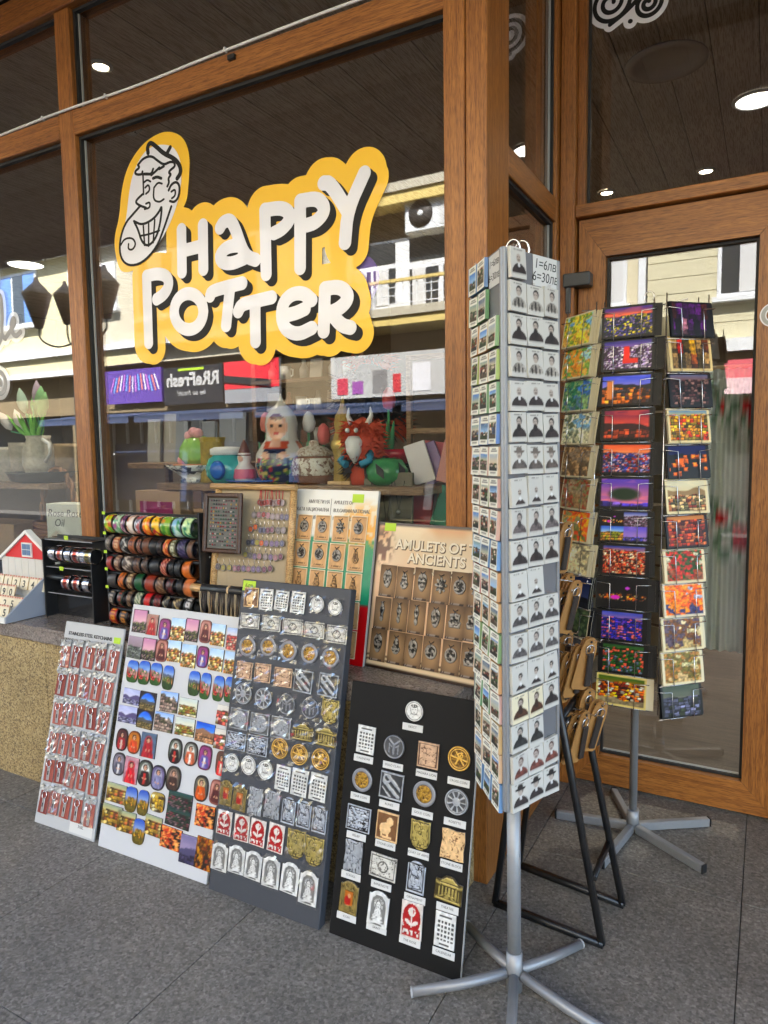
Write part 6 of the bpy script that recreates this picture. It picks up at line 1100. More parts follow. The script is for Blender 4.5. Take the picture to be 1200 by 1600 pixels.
# toy house display with number tiles
hd = empty('house_display', 'white and red little house display with trays of number tiles', 'display stand')
M_hred = pbr('house_red', (.62, .03, .035), .5); M_hw = pbr('house_white', (.74, .74, .72), .55); M_hplank = pbr('house_plank', (.62, .61, .58), .6, var=.06); M_trayg = pbr('tray_grey', (.30, .33, .40), .5)
HC = -2.845
link('gable', MB().prism([(HC - .16, .885), (HC + .16, .885), (HC + .16, .893), (HC, .998), (HC - .16, .893)], 1.915, 1.93, frameM((0, 0, 0), (1, 0, 0), (0, 0, 1), (0, 1, 0))), hd, mat=M_hred)
for s in (-1, 1):
    link('roof_edge', MB().prism([(HC, .996), (HC + s * .2, .866), (HC + s * .2, .88), (HC, 1.012)][::s], 1.905, 1.935, frameM((0, 0, 0), (1, 0, 0), (0, 0, 1), (0, 1, 0))), hd, mat=M_hw)
wn = link('house_window', MB().box(HC - .034, HC + .034, 1.908, 1.914, .892, .955), hd, mat=M_hw)
for i in (0, 1):
    for j in (0, 1): link('window_pane', MB().box(HC - .027 + i * .029, HC - .002 + i * .029, 1.906, 1.9079, .9 + j * .026, .923 + j * .026), wn, mat=pbr('pane_blue', (.12, .2, .35), .3))
for k in range(8): link('plank', MB().box(HC - .19 + k * .0475, HC - .1445 + k * .0475, 1.914, 1.93, .665, .884, .001), hd, mat=M_hplank)
link('tray_side', MB().prism([(1.69, .662), (1.912, .662), (1.912, .85), (1.69, .685)], 0, .008, frameM((-2.686, 0, 0), (0, 1, 0), (0, 0, 1), (1, 0, 0))), hd, mat=M_trayg)
link('tray_side', MB().prism([(1.69, .662), (1.912, .662), (1.912, .85), (1.69, .685)], 0, .008, frameM((-3.1, 0, 0), (0, 1, 0), (0, 0, 1), (1, 0, 0))), hd, mat=M_trayg)
for (y, row), z in zip(TILES, (.757, .727, .69, .664)): link('tray_step', MB().box(-3.09, -2.688, y - .004, min(y + .05, 1.912), .6615 if z < .67 else z - .03, z), hd, mat=M_hw)
link('tray_front', MB().box(-3.09, -2.688, 1.688, 1.694, .661, .686), hd, mat=M_hw)
DG = [['1', '1', '2', '3', '4', '5'], ['2', '9', '0'], ['1', '2', '5', '6'], ['1', '5']]
def tile_pic(u, v):
    n = len(u); C = rgb((.84, .80, .70), n); C = mixc(C, (.62, .25, .18), sstep(.84, .87, v)); C = mixc(C, (.86, .8, .7), sstep(.84, .87, v) * (((u * 8) % 1) < .4) * .7); return C, None
for r, (y, row) in enumerate(TILES):
    zb = (.757, .727, .69, .664)[r]
    for c, (x, z) in enumerate(row):
        o = thing('number_tile', card_mesh('number_tile', 'rect', .052, .056, .005, tile_pic, M_print, edge=(.75, .65, .5), key='tilep', nx=12, ny=14), f'cream number tile reading {DG[r][c]}, {ORD[c]} from left in {ORD[r]} tray row', 'number tile', 'number tiles in the house display', frameM((x, y - .018, zb + .030), (1, 0, 0), (0, .26, .966), (0, -.966, .26)))
        text(DG[r][c], .042, M_ink, o, T(0, -.006, .0056), ext=.0003, bold=.0006)

# ================================================================== rotating rack of mini books
tilt = Matrix.Rotation(R(-.45), 4, 'Y')
RC = Vector((-.508, 1.553)); ZB, ZT = .530, 1.765
BRk = empty('book_rack', 'grey triangular rotating rack full of tiny books on a silver pole', 'display rack', M=T(RC.x, RC.y, 0) @ tilt)
ang = [R(-80), R(40), R(160)]; RR = .114
Vt = [Vector((RR * math.cos(a), RR * math.sin(a), 0)) for a in ang]
M_gp = M_greypanel
faces = []
for i in range(3):
    a, b = Vt[i], Vt[(i + 1) % 3]
    u = (b - a).normalized(); n = Vector((u.y, -u.x, 0)); s = (b - a).length
    FM = frameM((a.x, a.y, ZB), u, (0, 0, 1), n); faces.append((FM, s))
    link('face_panel', MB().box(.004, s - .004, 0, ZT - ZB, -.004, 0), BRk, FM, M_gp)
    link('edge_rail', MB().box(-.002, .007, .002, ZT - ZB - .002, -.002, .006, .001), BRk, FM, M_steel)
    link('edge_rail', MB().box(s - .009, s + .0, .002, ZT - ZB - .002, -.001, .005, .001), BRk, FM, M_steel)
link('cap', MB().prism([(v.x * .97, v.y * .97) for v in Vt], ZT - .006, ZT - .001), BRk, mat=M_gp); link('cap', MB().prism([(v.x * .97, v.y * .97) for v in Vt], ZB + .001, ZB + .006), BRk, mat=M_gp)
link('hang_ring', MB().tube([(.012 + .016 * math.cos(t), -.02, ZT + .016 + .02 * math.sin(t)) for t in np.linspace(0, 2 * PI, 17)[:-1]], .0028, 6, closed=True), BRk, mat=M_chrome); link('hang_ring', MB().tube([(.026 + .016 * math.cos(t), .0, ZT + .016 + .02 * math.sin(t)) for t in np.linspace(0, 2 * PI, 17)[:-1]], .0028, 6, closed=True), BRk, mat=M_chrome)
link('pole', MB().tube([(0, 0, .05), (0, 0, ZB)], .0165, 16), BRk, mat=M_steel); link('pole_foot', MB().tube([(0, 0, .02), (0, 0, .12)], .0195, 16), BRk, mat=M_steel)
for ex, ey in ((-.728, 1.433), (-.405, 1.79), (-.70, 1.72), (-.30, 1.53), (-.44, 1.30)):
    d = Vector((ex - RC.x, ey - RC.y, 0)); L_ = max(d.length, .25); d.normalize()
    lg = link('leg', MB().tube([d * .018 + Vector((0, 0, .062)), d * (L_ * .55) + Vector((0, 0, .032)), d * L_ + Vector((0, 0, .014))], .0125, 10), BRk, tilt.inverted(), mat=M_steel)
    link('end_cap', MB().tube([d * L_ + Vector((0, 0, .014)), d * (L_ + .005) + Vector((0, 0, .0135))], .013, 10), lg, mat=pbr('grey_cap', (.4, .4, .4), .6))
FMr, sr = faces[0]; FMl, sl_ = faces[2]          # right face: portraits; left face: coloured covers
H_ = ZT - ZB; pit_ = .0705
bw, bh, bt = .0545, .0635, .0085
BUST = [dict(bald=1, seed=1), dict(uniform=1, seed=2, moust=0), dict(beard=2, seed=3), dict(uniform=1, seed=4, moust=0), dict(bald=1, seed=5, beard=0), dict(beard=1, seed=6), dict(hat=2, seed=7, small=0, tone=(.2, .18, .17)), dict(small=1, bald=1, seed=8), dict(beard=1, seed=9, tone=(.22, .2, .2)), dict(beard=3, seed=10), dict(bald=1, small=1, seed=11, moust=1), dict(seed=12, tone=(.16, .15, .15)), dict(seed=13, tone=(.2, .19, .19)), dict(seed=14, small=1, moust=0), dict(beard=2, seed=15, tone=(.17, .1, .06), paper=(.86, .82, .7)), dict(beard=1, seed=16, tone=(.1, .1, .1)), dict(seed=17, tone=(.25, .13, .11)), dict(hat=1, seed=18, moust=0)]
BN = ['bald man with moustache', 'young man in uniform', 'man with long beard', 'uniformed young man', 'balding man in profile', 'bearded man in dark coat', 'man in a pale hat', 'small seated bald man', 'grey bearded man', 'man with very long beard', 'small bald man', 'man with thin moustache', 'young man in grey suit', 'small young man', 'sepia bearded man', 'seated bearded man', 'man in brown coat', 'person in a wide hat']
ncol = [1, 3, 3, 3, 3, 3, 3, 3, 3, 3, 2, 3, 3, 3, 3, 2, 3, 3]
def add_book(FM, u, v, f, key, lab, edge, grp):
    k = ('bookm', key)
    if k not in CM: CM[k] = card_mesh('mini_book', 'rect', bw, bh, bt, f, M_matte, edge=edge, nx=22, ny=27, key=('bk', key))
    o = thing('mini_book', CM[k], lab, 'mini book', grp, BRk.matrix_basis @ FM @ T(u, v, .0022 + rnd.random() * .002) @ RZ(jit(.035)) @ RX(-.05 + jit(.035)) @ RY(jit(.06)))
    link('hook_tab', tabm, o)
tabm = MB().box(-.006, .006, bh / 2 - .004, bh / 2 + .008, .001, .004).mesh('hook_tab', M_clear)
for r in range(18):
    v = H_ - .033 - r * .0690; nc = ncol[r]
    for c in range(nc):
        if r == 14 and c == 2: kk = 9
        else: kk = r
        u = .036 + .0585 * c + .001
        nm = BN[kk]
        add_book(FMr, u, v + jit(.002), bust_pic(**BUST[kk]), ('bust', kk), f'{nm} mini book, {ORD[c]} from left in {ORD[r]} rack row', (.80, .79, .76), 'portrait books on the rotating rack')
LC = [(.25, .45, .75), (.25, .55, .3), (.8, .5, .2), (.6, .72, .25), (.35, .6, .35), (.2, .4, .75), (.85, .6, .55), (.8, .55, .48), (.85, .6, .5), (.25, .5, .8), (.75, .25, .25), (.85, .6, .3), (.4, .6, .3), (.85, .55, .25), (.3, .6, .35), (.8, .6, .3), (.85, .65, .45), (.2, .45, .75)]
LN = ['blue', 'green', 'orange', 'lime', 'leaf green', 'bright blue', 'pink', 'salmon', 'peach', 'sky blue', 'red', 'amber', 'olive green', 'deep orange', 'mint', 'ochre', 'apricot', 'royal blue']
for r in range(18):
    v = H_ - .036 - r * .0690
    for c in range(3):
        if r in (0, 1) and c == 2: continue
        if r in (6, 7, 14) and c == 0: pass
        u = sl_ - .036 - .0585 * (2 - c) - .001 if not (r in (0, 1)) else .034 + .0585 * c
        col = tuple(.62 * q + .27 for q in LC[(r + (c * 5 if (r + c) % 4 == 0 else 0)) % 18]); hz_ = (.45, .6, .8, .95)[(r * 5 + c * 3) % 4]; g = scene_pic([(.3, .5, .8), (.5, .6, .6), (.65, .7, .75), (.25, .35, .5)][(r + 2 * c) % 4], [(.6, .75, .9), (.7, .7, .6), (.8, .75, .65)][(r + c) % 3], hz_, [(.5, .45, .4), (.2, .3, .12), (.72, .66, .6), (.14, .13, .12), (.45, .2, .12), np.array(col) * .6], 4, 6, r * 3 + c, fg=[(.15, .2, .1), (.3, .26, .2), (.1, .1, .1)][(r + c) % 3], fgh=.22)
        add_book(FMl, u, v + jit(.002), mini_cover(col, g, r), ('cov', r, c), f'{LN[r]} edged picture mini book, {ORD[c]} from left in {ORD[r]} row of left face', col, 'picture books on the rotating rack')
def price_sheet(FM, u, v, w_, h_, lab, ts):
    o = thing('price_sheet', MB().box(-w_ / 2, w_ / 2, -h_ / 2, h_ / 2, 0, .0006), lab, 'price sign', 'handwritten prices on the rotating rack', BRk.matrix_basis @ FM @ T(u, v, .0012), M_paper)
    text('1=6лв', ts, M_ink, o, T(0, h_ * .22, .0007), ext=.0002, shear=.15); text('6=30лв', ts, M_ink, o, T(0, -h_ * .2, .0007), ext=.0002, shear=.15)
price_sheet(FMr, sr - .052, H_ - .034, .09, .066, 'handwritten white price sheet at the top right of the book rack', .03)
price_sheet(FMl, sl_ - .048, H_ - .038, .066, .068, 'handwritten price sheet on the left face of the book rack', .022)

# ================================================================== wire rack of postcards
PC = Vector((-.378, 2.452))
pr_ = empty('postcard_rack', 'silver wire rotating rack of postcards standing before the door', 'display rack', M=T(PC.x, PC.y, 0))
link('pole', MB().tube([(0, 0, .04), (0, 0, 1.80)], .0135, 14), pr_, mat=M_steel); link('hub', MB().tube([(0, 0, .02), (0, 0, .085)], .021, 14), pr_, mat=M_steel)
for ex, ey in ((-.626, 2.428), (-.150, 2.62), (-.143, 2.311), (-.43, 2.19), (-.485, 2.69)):
    d = Vector((ex - PC.x, ey - PC.y, 0)); L_ = max(d.length, .26); d.normalize(); n = Vector((-d.y, d.x, 0)); FMx = frameM((0, 0, 0), d, n, (0, 0, 1))
    lg = link('leg', MB().box(.018, L_, -.0115, .0115, .006, .036, .003, M=RY(.03)), pr_, FMx, M_steel); link('end_cap', MB().box(L_, L_ + .006, -.012, .012, .0055, .0365, .002, M=RY(.03)), lg, None, M_black)
def bright_tree(*a):
    f = tree_pic(*a)
    def q(u, v):
        m = rct(u, v, .03, .97, .04, .96); C, h = f(u, v); return mixc(rgb((.86, .83, .72), len(u)), np.clip(C * 1.5 + .06, 0, 1), m), h
    return q
POSTC = [[('purple sunset city', bordered(scene_pic((.32, .2, .55), (.95, .55, .4), .72, [(.15, .15, .35), (.3, .28, .5), (.75, .7, .3), (.15, .25, .12), (.5, .45, .55)], 26, 18, 1), .05, .07, (.03, .03, .04))),
 ('snowy violet town with red church', bordered(lambda u, v: (mixc(mixc(scene_pic((.25, .22, .5), (.55, .45, .7), .8, [(.75, .7, .82), (.45, .35, .5), (.85, .8, .88), (.3, .2, .3)], 22, 16, 2)(u, v)[0], (.85, .25, .18), rct(u, v, .42, .55, .25, .8) * (1 - sstep(.06, .1, np.abs(u - .48) - .0 + .12 * (v - .6)))), (.8, .25, .2), rct(u, v, .4, .72, .18, .36)), None), .05, .07, (.03, .03, .04))),
 ('blue dusk over lit orange houses', bordered(lambda u, v: (mixc(scene_pic((.35, .42, .82), (.62, .6, .85), .55, [(.75, .45, .15), (.35, .2, .12), (.9, .6, .3), (.25, .22, .25)], 12, 8, 3, hill=(.12, .13, .15), hillh=.14)(u, v)[0], (.85, .6, .4), rct(u, v, .1, .24, .2, .85)), None), .04, .06, (.03, .03, .04))),
 ('pink red sunset road', bordered(scene_pic((.5, .2, .35), (.95, .5, .35), .3, [(.85, .45, .3), (.35, .18, .15), (.6, .3, .2)], 8, 8, 4, hill=(.25, .12, .15), hillh=.25), .07, .06, (.03, .03, .04))),
 ('blue evening square under orange sky', bordered(scene_pic((.85, .45, .3), (.95, .62, .45), .74, [(.2, .24, .5), (.55, .55, .7), (.3, .3, .5), (.75, .6, .6), (.6, .2, .2)], 20, 16, 5), .05, .07, (.03, .03, .05))),
 ('violet fog around a green hill', bordered(lambda u, v: (mixc(scene_pic((.45, .35, .7), (.9, .6, .65), .15, [(.4, .35, .75), (.6, .5, .8)], 5, 5, 6)(u, v)[0], (.12, .22, .14), ell(u, v, .5, .45, .3, .22, .35)), None), .04, .06, (.03, .03, .04))),
 ('four picture collage', bordered(collage(night_pic(4), scene_pic((.4, .45, .7), (.7, .7, .8), .75, [(.6, .55, .6), (.4, .3, .35)], 14, 12, 8), scene_pic((.35, .5, .8), (.7, .8, .9), .6, [(.8, .6, .35), (.5, .5, .2)], 7, 6, 9), scene_pic((.5, .45, .8), (.7, .6, .8), .3, [(.35, .35, .65), (.5, .45, .6)], 8, 6, 10)), .05, .05, (.03, .03, .04))),
 ('dense red roofs', bordered(scene_pic((.3, .35, .6), (.75, .55, .6), .86, [(.8, .35, .22), (.9, .6, .45), (.6, .25, .18), (.92, .8, .7), (.35, .2, .15)], 22, 16, 11), .09, .07, (.03, .03, .04))),
 ('black night with pink lights', bordered(night_pic(5), .03, .05, (.02, .02, .03))),
 ('blue river at dusk with pink lights', bordered(scene_pic((.35, .4, .7), (.6, .5, .7), .78, [(.12, .16, .55), (.2, .22, .6), (.85, .5, .5), (.15, .15, .4), (.4, .3, .6)], 14, 22, 12), .10, .07, (.03, .03, .04))),
 ('green hill with red roofs', bordered(scene_pic((.2, .35, .2), (.25, .4, .2), .9, [(.12, .26, .08), (.2, .35, .12), (.85, .45, .35), (.16, .3, .1), (.4, .45, .5)], 15, 12, 13), .10, .07, (.03, .03, .04))),
 ('autumn houses by orange river', bordered(scene_pic((.25, .4, .12), (.5, .45, .12), .82, [(.85, .45, .08), (.3, .12, .08), (.9, .65, .15), (.85, .82, .75), (.5, .2, .08)], 12, 12, 14, fg=(.6, .55, .45), fgh=.18), .04, .06, (.88, .82, .6)))],
 [('painted yellow garden', bright_tree((.3, .5, .7), (.75, .6, .15), (.3, .4, .15), (.6, .45, .2), 1)), ('painted orange field', bright_tree((.45, .6, .7), (.7, .4, .12), (.3, .45, .2), (.65, .45, .2), 2)), ('painted blue green trees', bright_tree((.15, .3, .55), (.1, .3, .22), (.35, .45, .3), (.2, .3, .4), 3)), ('painted white houses', bright_tree((.3, .45, .6), (.25, .3, .25), (.75, .72, .6), (.5, .5, .42), 4)), ('painted brown arch', bright_tree((.35, .3, .25), (.3, .22, .14), (.5, .4, .28), (.25, .2, .14), 5)), ('painted red brown street', bright_tree((.4, .35, .28), (.4, .16, .1), (.3, .32, .2), (.4, .3, .2), 6)), ('painted golden autumn', bright_tree((.4, .4, .25), (.8, .45, .08), (.7, .2, .08), (.3, .3, .15), 7)), ('sepia drawing', bright_tree((.72, .68, .55), (.4, .38, .3), (.6, .55, .42), (.68, .62, .48), 8)), ('dark blue night', scene_pic((.06, .1, .3), (.2, .25, .45), .3, [(.05, .05, .1), (.1, .1, .15)], 6, 6, 15)), ('dark green', bright_tree((.2, .25, .2), (.08, .14, .08), (.2, .25, .15), (.1, .1, .08), 9)), ('dim grey', scene_pic((.3, .3, .35), (.4, .4, .42), .5, [(.15, .15, .15), (.25, .22, .2)], 6, 6, 16))],
 [('dark violet strips collage', bordered(strips([(.3, .15, .35), (.6, .45, .5), (.15, .12, .35), (.4, .2, .2), (.1, .08, .12)], 6, 1), .06, .05, (.04, .03, .05))), ('brown and red strips collage', bordered(strips([(.5, .3, .15), (.65, .2, .12), (.75, .6, .2), (.3, .25, .12), (.6, .5, .35)], 6, 2), .06, .06, (.85, .78, .62))), ('dark old town at night', bordered(scene_pic((.45, .45, .55), (.5, .42, .45), .85, [(.15, .09, .1), (.3, .2, .2), (.08, .06, .07), (.5, .4, .38)], 12, 12, 17), .05, .06, (.04, .03, .04))), ('orange yellow town', bordered(scene_pic((.5, .6, .7), (.7, .7, .6), .85, [(.75, .55, .15), (.7, .28, .12), (.45, .4, .15), (.85, .65, .3)], 10, 10, 18), .05, .06, (.88, .83, .7))), ('black night with yellow lights', bordered(lambda u, v: (mixc(scene_pic((.05, .1, .35), (.1, .12, .3), .7, [(.04, .03, .03), (.06, .04, .03), (.03, .02, .02), (.8, .45, .1)], 9, 7, 19)(u, v)[0], (.85, .5, .15), ell(u, v, .3, .5, .08, .1, .6)), None), .05, .06, (.03, .02, .03))), ('cream town drawing', bordered(scene_pic((.85, .83, .75), (.85, .8, .68), .55, [(.7, .5, .35), (.8, .7, .55), (.5, .25, .18), (.4, .38, .28)], 9, 10, 20, hill=(.6, .52, .4), hillh=.2), .05, .06, (.88, .84, .72))), ('brick red street', bordered(scene_pic((.7, .5, .3), (.75, .55, .35), .88, [(.5, .18, .1), (.65, .3, .16), (.28, .1, .07), (.7, .45, .3)], 9, 10, 21), .05, .06, (.05, .03, .03))), ('green tree and red flowers', bordered(tree_pic((.8, .78, .7), (.2, .32, .1), (.7, .25, .15), (.6, .4, .3), 11), .07, .06, (.88, .84, .74))), ('orange tree on blue lane', bordered(tree_pic((.75, .75, .8), (.85, .42, .05), (.9, .6, .2), (.3, .3, .45), 12), .05, .06, (.86, .83, .76))), ('cream house with brown tree', bordered(tree_pic((.84, .8, .68), (.5, .35, .18), (.4, .35, .4), (.75, .68, .52), 13), .06, .06, (.88, .85, .75))), ('pale courtyard', bordered(tree_pic((.82, .8, .66), (.45, .42, .2), (.65, .5, .3), (.78, .7, .55), 14), .06, .06, (.88, .85, .76))), ('grey winter lane', bordered(scene_pic((.3, .35, .3), (.45, .45, .4), .6, [(.5, .5, .58), (.3, .3, .35), (.2, .22, .16)], 7, 9, 22), .05, .05, (.06, .06, .06)))]]
CW, CH = .158, .101
PFX = [(Vector((-.401 - PC.x, 2.328 - PC.y, 0)), R(-90), 'front'), (Vector((-.562 - PC.x, 2.36 - PC.y, 0)), R(-90 - 40), 'left'), (Vector((-.224 - PC.x, 2.345 - PC.y, 0)), R(-90 + 44), 'right')]
M_cardedge = [(.03, .03, .04), (.86, .82, .7)]
for fi, (pp, a, fname) in enumerate(PFX):
    n = Vector((math.cos(a), math.sin(a), 0)); u = Vector((-n.y, n.x, 0)); tl = -.12
    cards = POSTC[fi]; nr_ = len(cards)
    for x in (-CW / 2 + .004, CW / 2 - .004): link('upright_wire', MB().tube([pp + u * x - n * .012 + Vector((0, 0, .49)), pp + u * x - n * .012 + Vector((0, 0, 1.80))], .0019, 6), pr_, mat=M_chrome)
    for zz in (.5, 1.2, 1.785): link('spoke_wire', MB().tube([Vector((0, 0, zz)), pp - n * .012 + Vector((0, 0, zz))], .0019, 6), pr_, mat=M_chrome)
    for r, (nm, f) in enumerate(cards):
        zc = 1.735 - r * .1083 + (.0 if fi == 0 else -.008); zc -= .006 * (r == 0)
        vv = (Vector((0, 0, 1)) * math.cos(tl) + n * math.sin(tl)).normalized(); nn = u.cross(vv)
        FM = frameM(pp + Vector((0, 0, zc)) , u, vv, nn); land = fi == 0
        dark = fi == 0 and r < 11 or fi == 2 and r in (0, 2, 4, 6, 11) or fi == 1 and r >= 8
        ww, hh = (CW, CH) if land else (.150, .106)
        ce_ = M_cardedge[0 if dark else 1]
        f_ = (lambda f: (lambda u, v: (lambda C: (np.clip(C.mean(1, keepdims=True) + 1.35 * (C - C.mean(1, keepdims=True)), 0, 1) ** 1.25, None))(f(u, v)[0])))(f)
        me = card_mesh('postcard', 'rect', ww, hh, .0007, f_ if fi != 1 else f, M_card, edge=ce_, nx=56, ny=38, key=('pc', fi, r), curl=-.005 if fi else 0)
        rown = 'top pocket' if r == 0 else 'bottom pocket' if r == nr_ - 1 else f'{ORD[r]} pocket from top'
        off = jit(.003); W = pr_.matrix_basis
        thing('postcard', me, f'postcard of {nm}, {rown} of the {fname} column'.replace(' from top', ''), 'postcard', 'postcards in the wire rack', W @ FM @ T(off, 0, .007) @ RZ(jit(.015)))
        for q in ((1, 2, 3, 4, 5) if fi else (1, 2, 3)):
            bm = card_mesh('postcard', 'rect', ww, hh, .0008, lambda uu, v_: (rgb(ce_, len(uu)), None), M_matte, edge=ce_ if q % 2 else (.80, .77, .7), nx=2, ny=6, key=('spare', dark, fi > 0, q % 2), curl=-.005 if fi else 0)
            thing('postcard', bm, f'spare card tucked behind the {nm} postcard, {fname} column', 'postcard', f'spare cards behind the {nm} postcard', W @ FM @ T(off + (.012 * q * (1 if rnd.random() < .8 else -1) if land else .004 * q) * rnd.random(), jit(.002), .007 - (.0032 if fi else .0019) * q) @ RZ(jit(.01)))
        hw, hb = ww / 2 + .006, hh / 2
        for s in (-1, 1):
            link('wire_pocket', MB().tube([(s * hw, hb * .60, -.012), (s * hw, hb * .62, .012), (s * ww * .26, hb * .55, .0125), (s * ww * .26, -hb - .004, .0115), (s * ww * .26, -hb - .006, -.006)], .00135, 6), pr_, FM, M_chrome)
        link('wire_shelf', MB().tube([(-hw, -hb - .005, -.006), (hw, -hb - .005, -.006)], .00135, 6), pr_, FM, M_chrome)
for a in (R(18), R(62), R(118), R(160)):
    n = Vector((math.cos(a), math.sin(a), 0)); u = Vector((-n.y, n.x, 0)); pp = n * .165; vv = (Vector((0, 0, 1)) * math.cos(-.12) + n * math.sin(-.12)).normalized(); nn = u.cross(vv)
    for x in (-CW / 2 + .004, CW / 2 - .004): link('upright_wire', MB().tube([pp + u * x - n * .012 + Vector((0, 0, .49)), pp + u * x - n * .012 + Vector((0, 0, 1.80))], .0019, 6), pr_, mat=M_chrome)
    for r in range(12):
        FM = frameM(pp + Vector((0, 0, 1.73 - r * .1083)), u, vv, nn)
        thing('postcard', card_mesh('postcard', 'rect', CW, CH, .004, lambda uu, v_: (rgb((.72, .70, .62), len(uu)), None), M_matte, edge=(.8, .77, .68), nx=2, ny=6, key='backcol'), 'postcard seen from behind on the far side of the wire rack', 'postcard', 'postcards on the far side of the wire rack', pr_.matrix_basis @ FM @ RZ(jit(.02)))
link('hook_top', MB().tube([(.02 + .015 * math.cos(t), 0, 1.82 + .02 * math.sin(t)) for t in np.linspace(-.6, PI + .9, 14)], .002, 6), pr_, mat=M_chrome)

# ================================================================== black hook stand with wooden key cards
hs = empty('hook_stand', 'black metal slanted hook stand between the two racks', 'display stand')
def bar(a, b, t=.011): 
    return link('frame_bar', MB().tube([a, b], t * 1.05, 4), hs, mat=M_blackmetal)
tops = {}
for y0, y1, x0, x1 in ((2.015, 2.066, -.33, -.664), (1.82, 1.853, -.349, -.668)):
    bar((x0, y0, .012), (x1, y1, .012)); t = (-.53, y0 + .01, .92); bar((x0 - .004, y0 + .001, .012), t); tops[y0] = t
    bar((x1 + .002, y1, .012), (-.545, y0 + .015, .9))
def along(y0, z): k = (z - .012) / (.92 - .012); return Vector((-.34 + (-.53 + .34) * k, y0 + .01 * k, z))
for z in (.19, .62, .90): bar(along(1.82, z), along(2.015, z), .009)
tagw, tagh = .052, .152
tpoly = [(-tagw / 2, -tagh + .02), (-tagw * .36, -tagh + .012), (tagw * .36, -tagh + .012), (tagw / 2, -tagh + .02), (tagw * .46, -.02), (tagw * .34, .004), (tagw * .12, .012), (-tagw * .12, .012), (-tagw * .34, .004), (-tagw * .46, -.02)]
tmesh = MB().prism(tpoly, 0, .0035).mesh('key_card', M_plywood)
strap = MB().box(-.011, .009, -.128, -.03, .006, .014, .003, M=RZ(.10)).mesh('leather_strap', M_leather)
krg = MB().tube([(.013 * math.cos(t), -.022 + .015 * math.sin(t), .008) for t in np.linspace(0, 2 * PI, 13)[:-1]], .0013, 6, closed=True).mesh('key_ring', M_chrome)
knob = MB().ball((0, .0, .0045), .0035, 8, 6).mesh('snap_button', M_black)
emb = MB().box(-.004, .004, -.03, -.012, .0035, .0042).mesh('burnt_mark', M_leather)
g = 0; cnt = {}
for y, lst in TAGS:
    for x, z in lst:
        g += 1; rown = 'top' if z > 1 else 'second' if z > .85 else 'third' if z > .65 else 'lowest'; cnt[rown] = cnt.get(rown, 0) + 1
        for d in range(3):
            M = T(x - .010 * d, y - .012 + .017 * d, z + .068 - .004 * d) @ RZ(R(58) + jit(.2)) @ RX(PI / 2 + .16) @ RZ(-.12 + jit(.12))
            o = thing('key_card', tmesh, f'wooden key card, {ORD[cnt[rown] - 1]} from left on the {rown} hooks, {("rear", "middle", "front")[d]} of its three', 'key holder', f'wooden key cards on the {rown} hooks', M)
            link('leather_strap', strap, o, RZ(jit(.08))); link('key_ring', krg, o); link('snap_button', knob, o); link('burnt_mark', emb, o)
        b = Vector((x, y, z + .072)); k = along(1.82 if y < 1.93 else 2.015, min(z + .06, .95))
        link('hook', MB().tube([(k.x, b.y, b.z + .004), (b.x, b.y, b.z), (b.x + .03, b.y - .03, b.z + .003), (b.x + .034, b.y - .034, b.z + .012)], .0016, 6), hs, mat=M_chrome)
for z in (.60, .76, .93, 1.11): bar((along(1.82, min(z, .95)).x, 1.82, z), (along(2.015, min(z, .95)).x, 2.03, z), .005)
bar(tops[1.82], (-.55, 1.84, 1.2)); bar(tops[2.015], (-.55, 2.03, 1.2))
# ================================================================== inside the shop window
def shelf(name, label, x0, x1, y0, y1, z, post=True):
    o = empty(name, label, 'shelf'); link('shelf_board', MB().box(x0, x1, y0, y1, z - .028, z, .002), o, mat=M_shelfwood)
    for x in (x0 + .02, x1 - .05): link('shelf_leg', MB().box(x, x + .03, y1 - .04, y1 - .01, 0, z - .029), o, mat=M_shelfwood)
    return o
ZW = 1.212
shelf('display_shelf', 'pale wooden display shelf behind the big pane', -2.27, -1.02, 2.13, 2.42, ZW)
shelf('display_shelf', 'pale wooden display shelf behind the far left pane', -4.1, -2.98, 2.13, 2.42, ZW - .012)
shelf('low_shelf', 'lower pale shelf with dark blue boxes behind the bracelet stand', -2.62, -1.3, 2.45, 2.75, 1.06)
shelf('high_shelf', 'wooden shelf further back behind the big pane', -3.0, -2.2, 2.62, 2.9, 1.285)
def lathe_thing(name, label, cat, prof, x, y, z, mat, n=24, fx=None, grp=None): return thing(name, MB().lathe(prof, n, fx=fx), label, cat, grp, T(x, y, z), mat)
def vcol(me_name, mb, colf, mat):
    cols = np.array([colf(*p) for p in mb.v]); return colmesh(me_name, mb.v, mb.f, cols, mat, mb.sm)
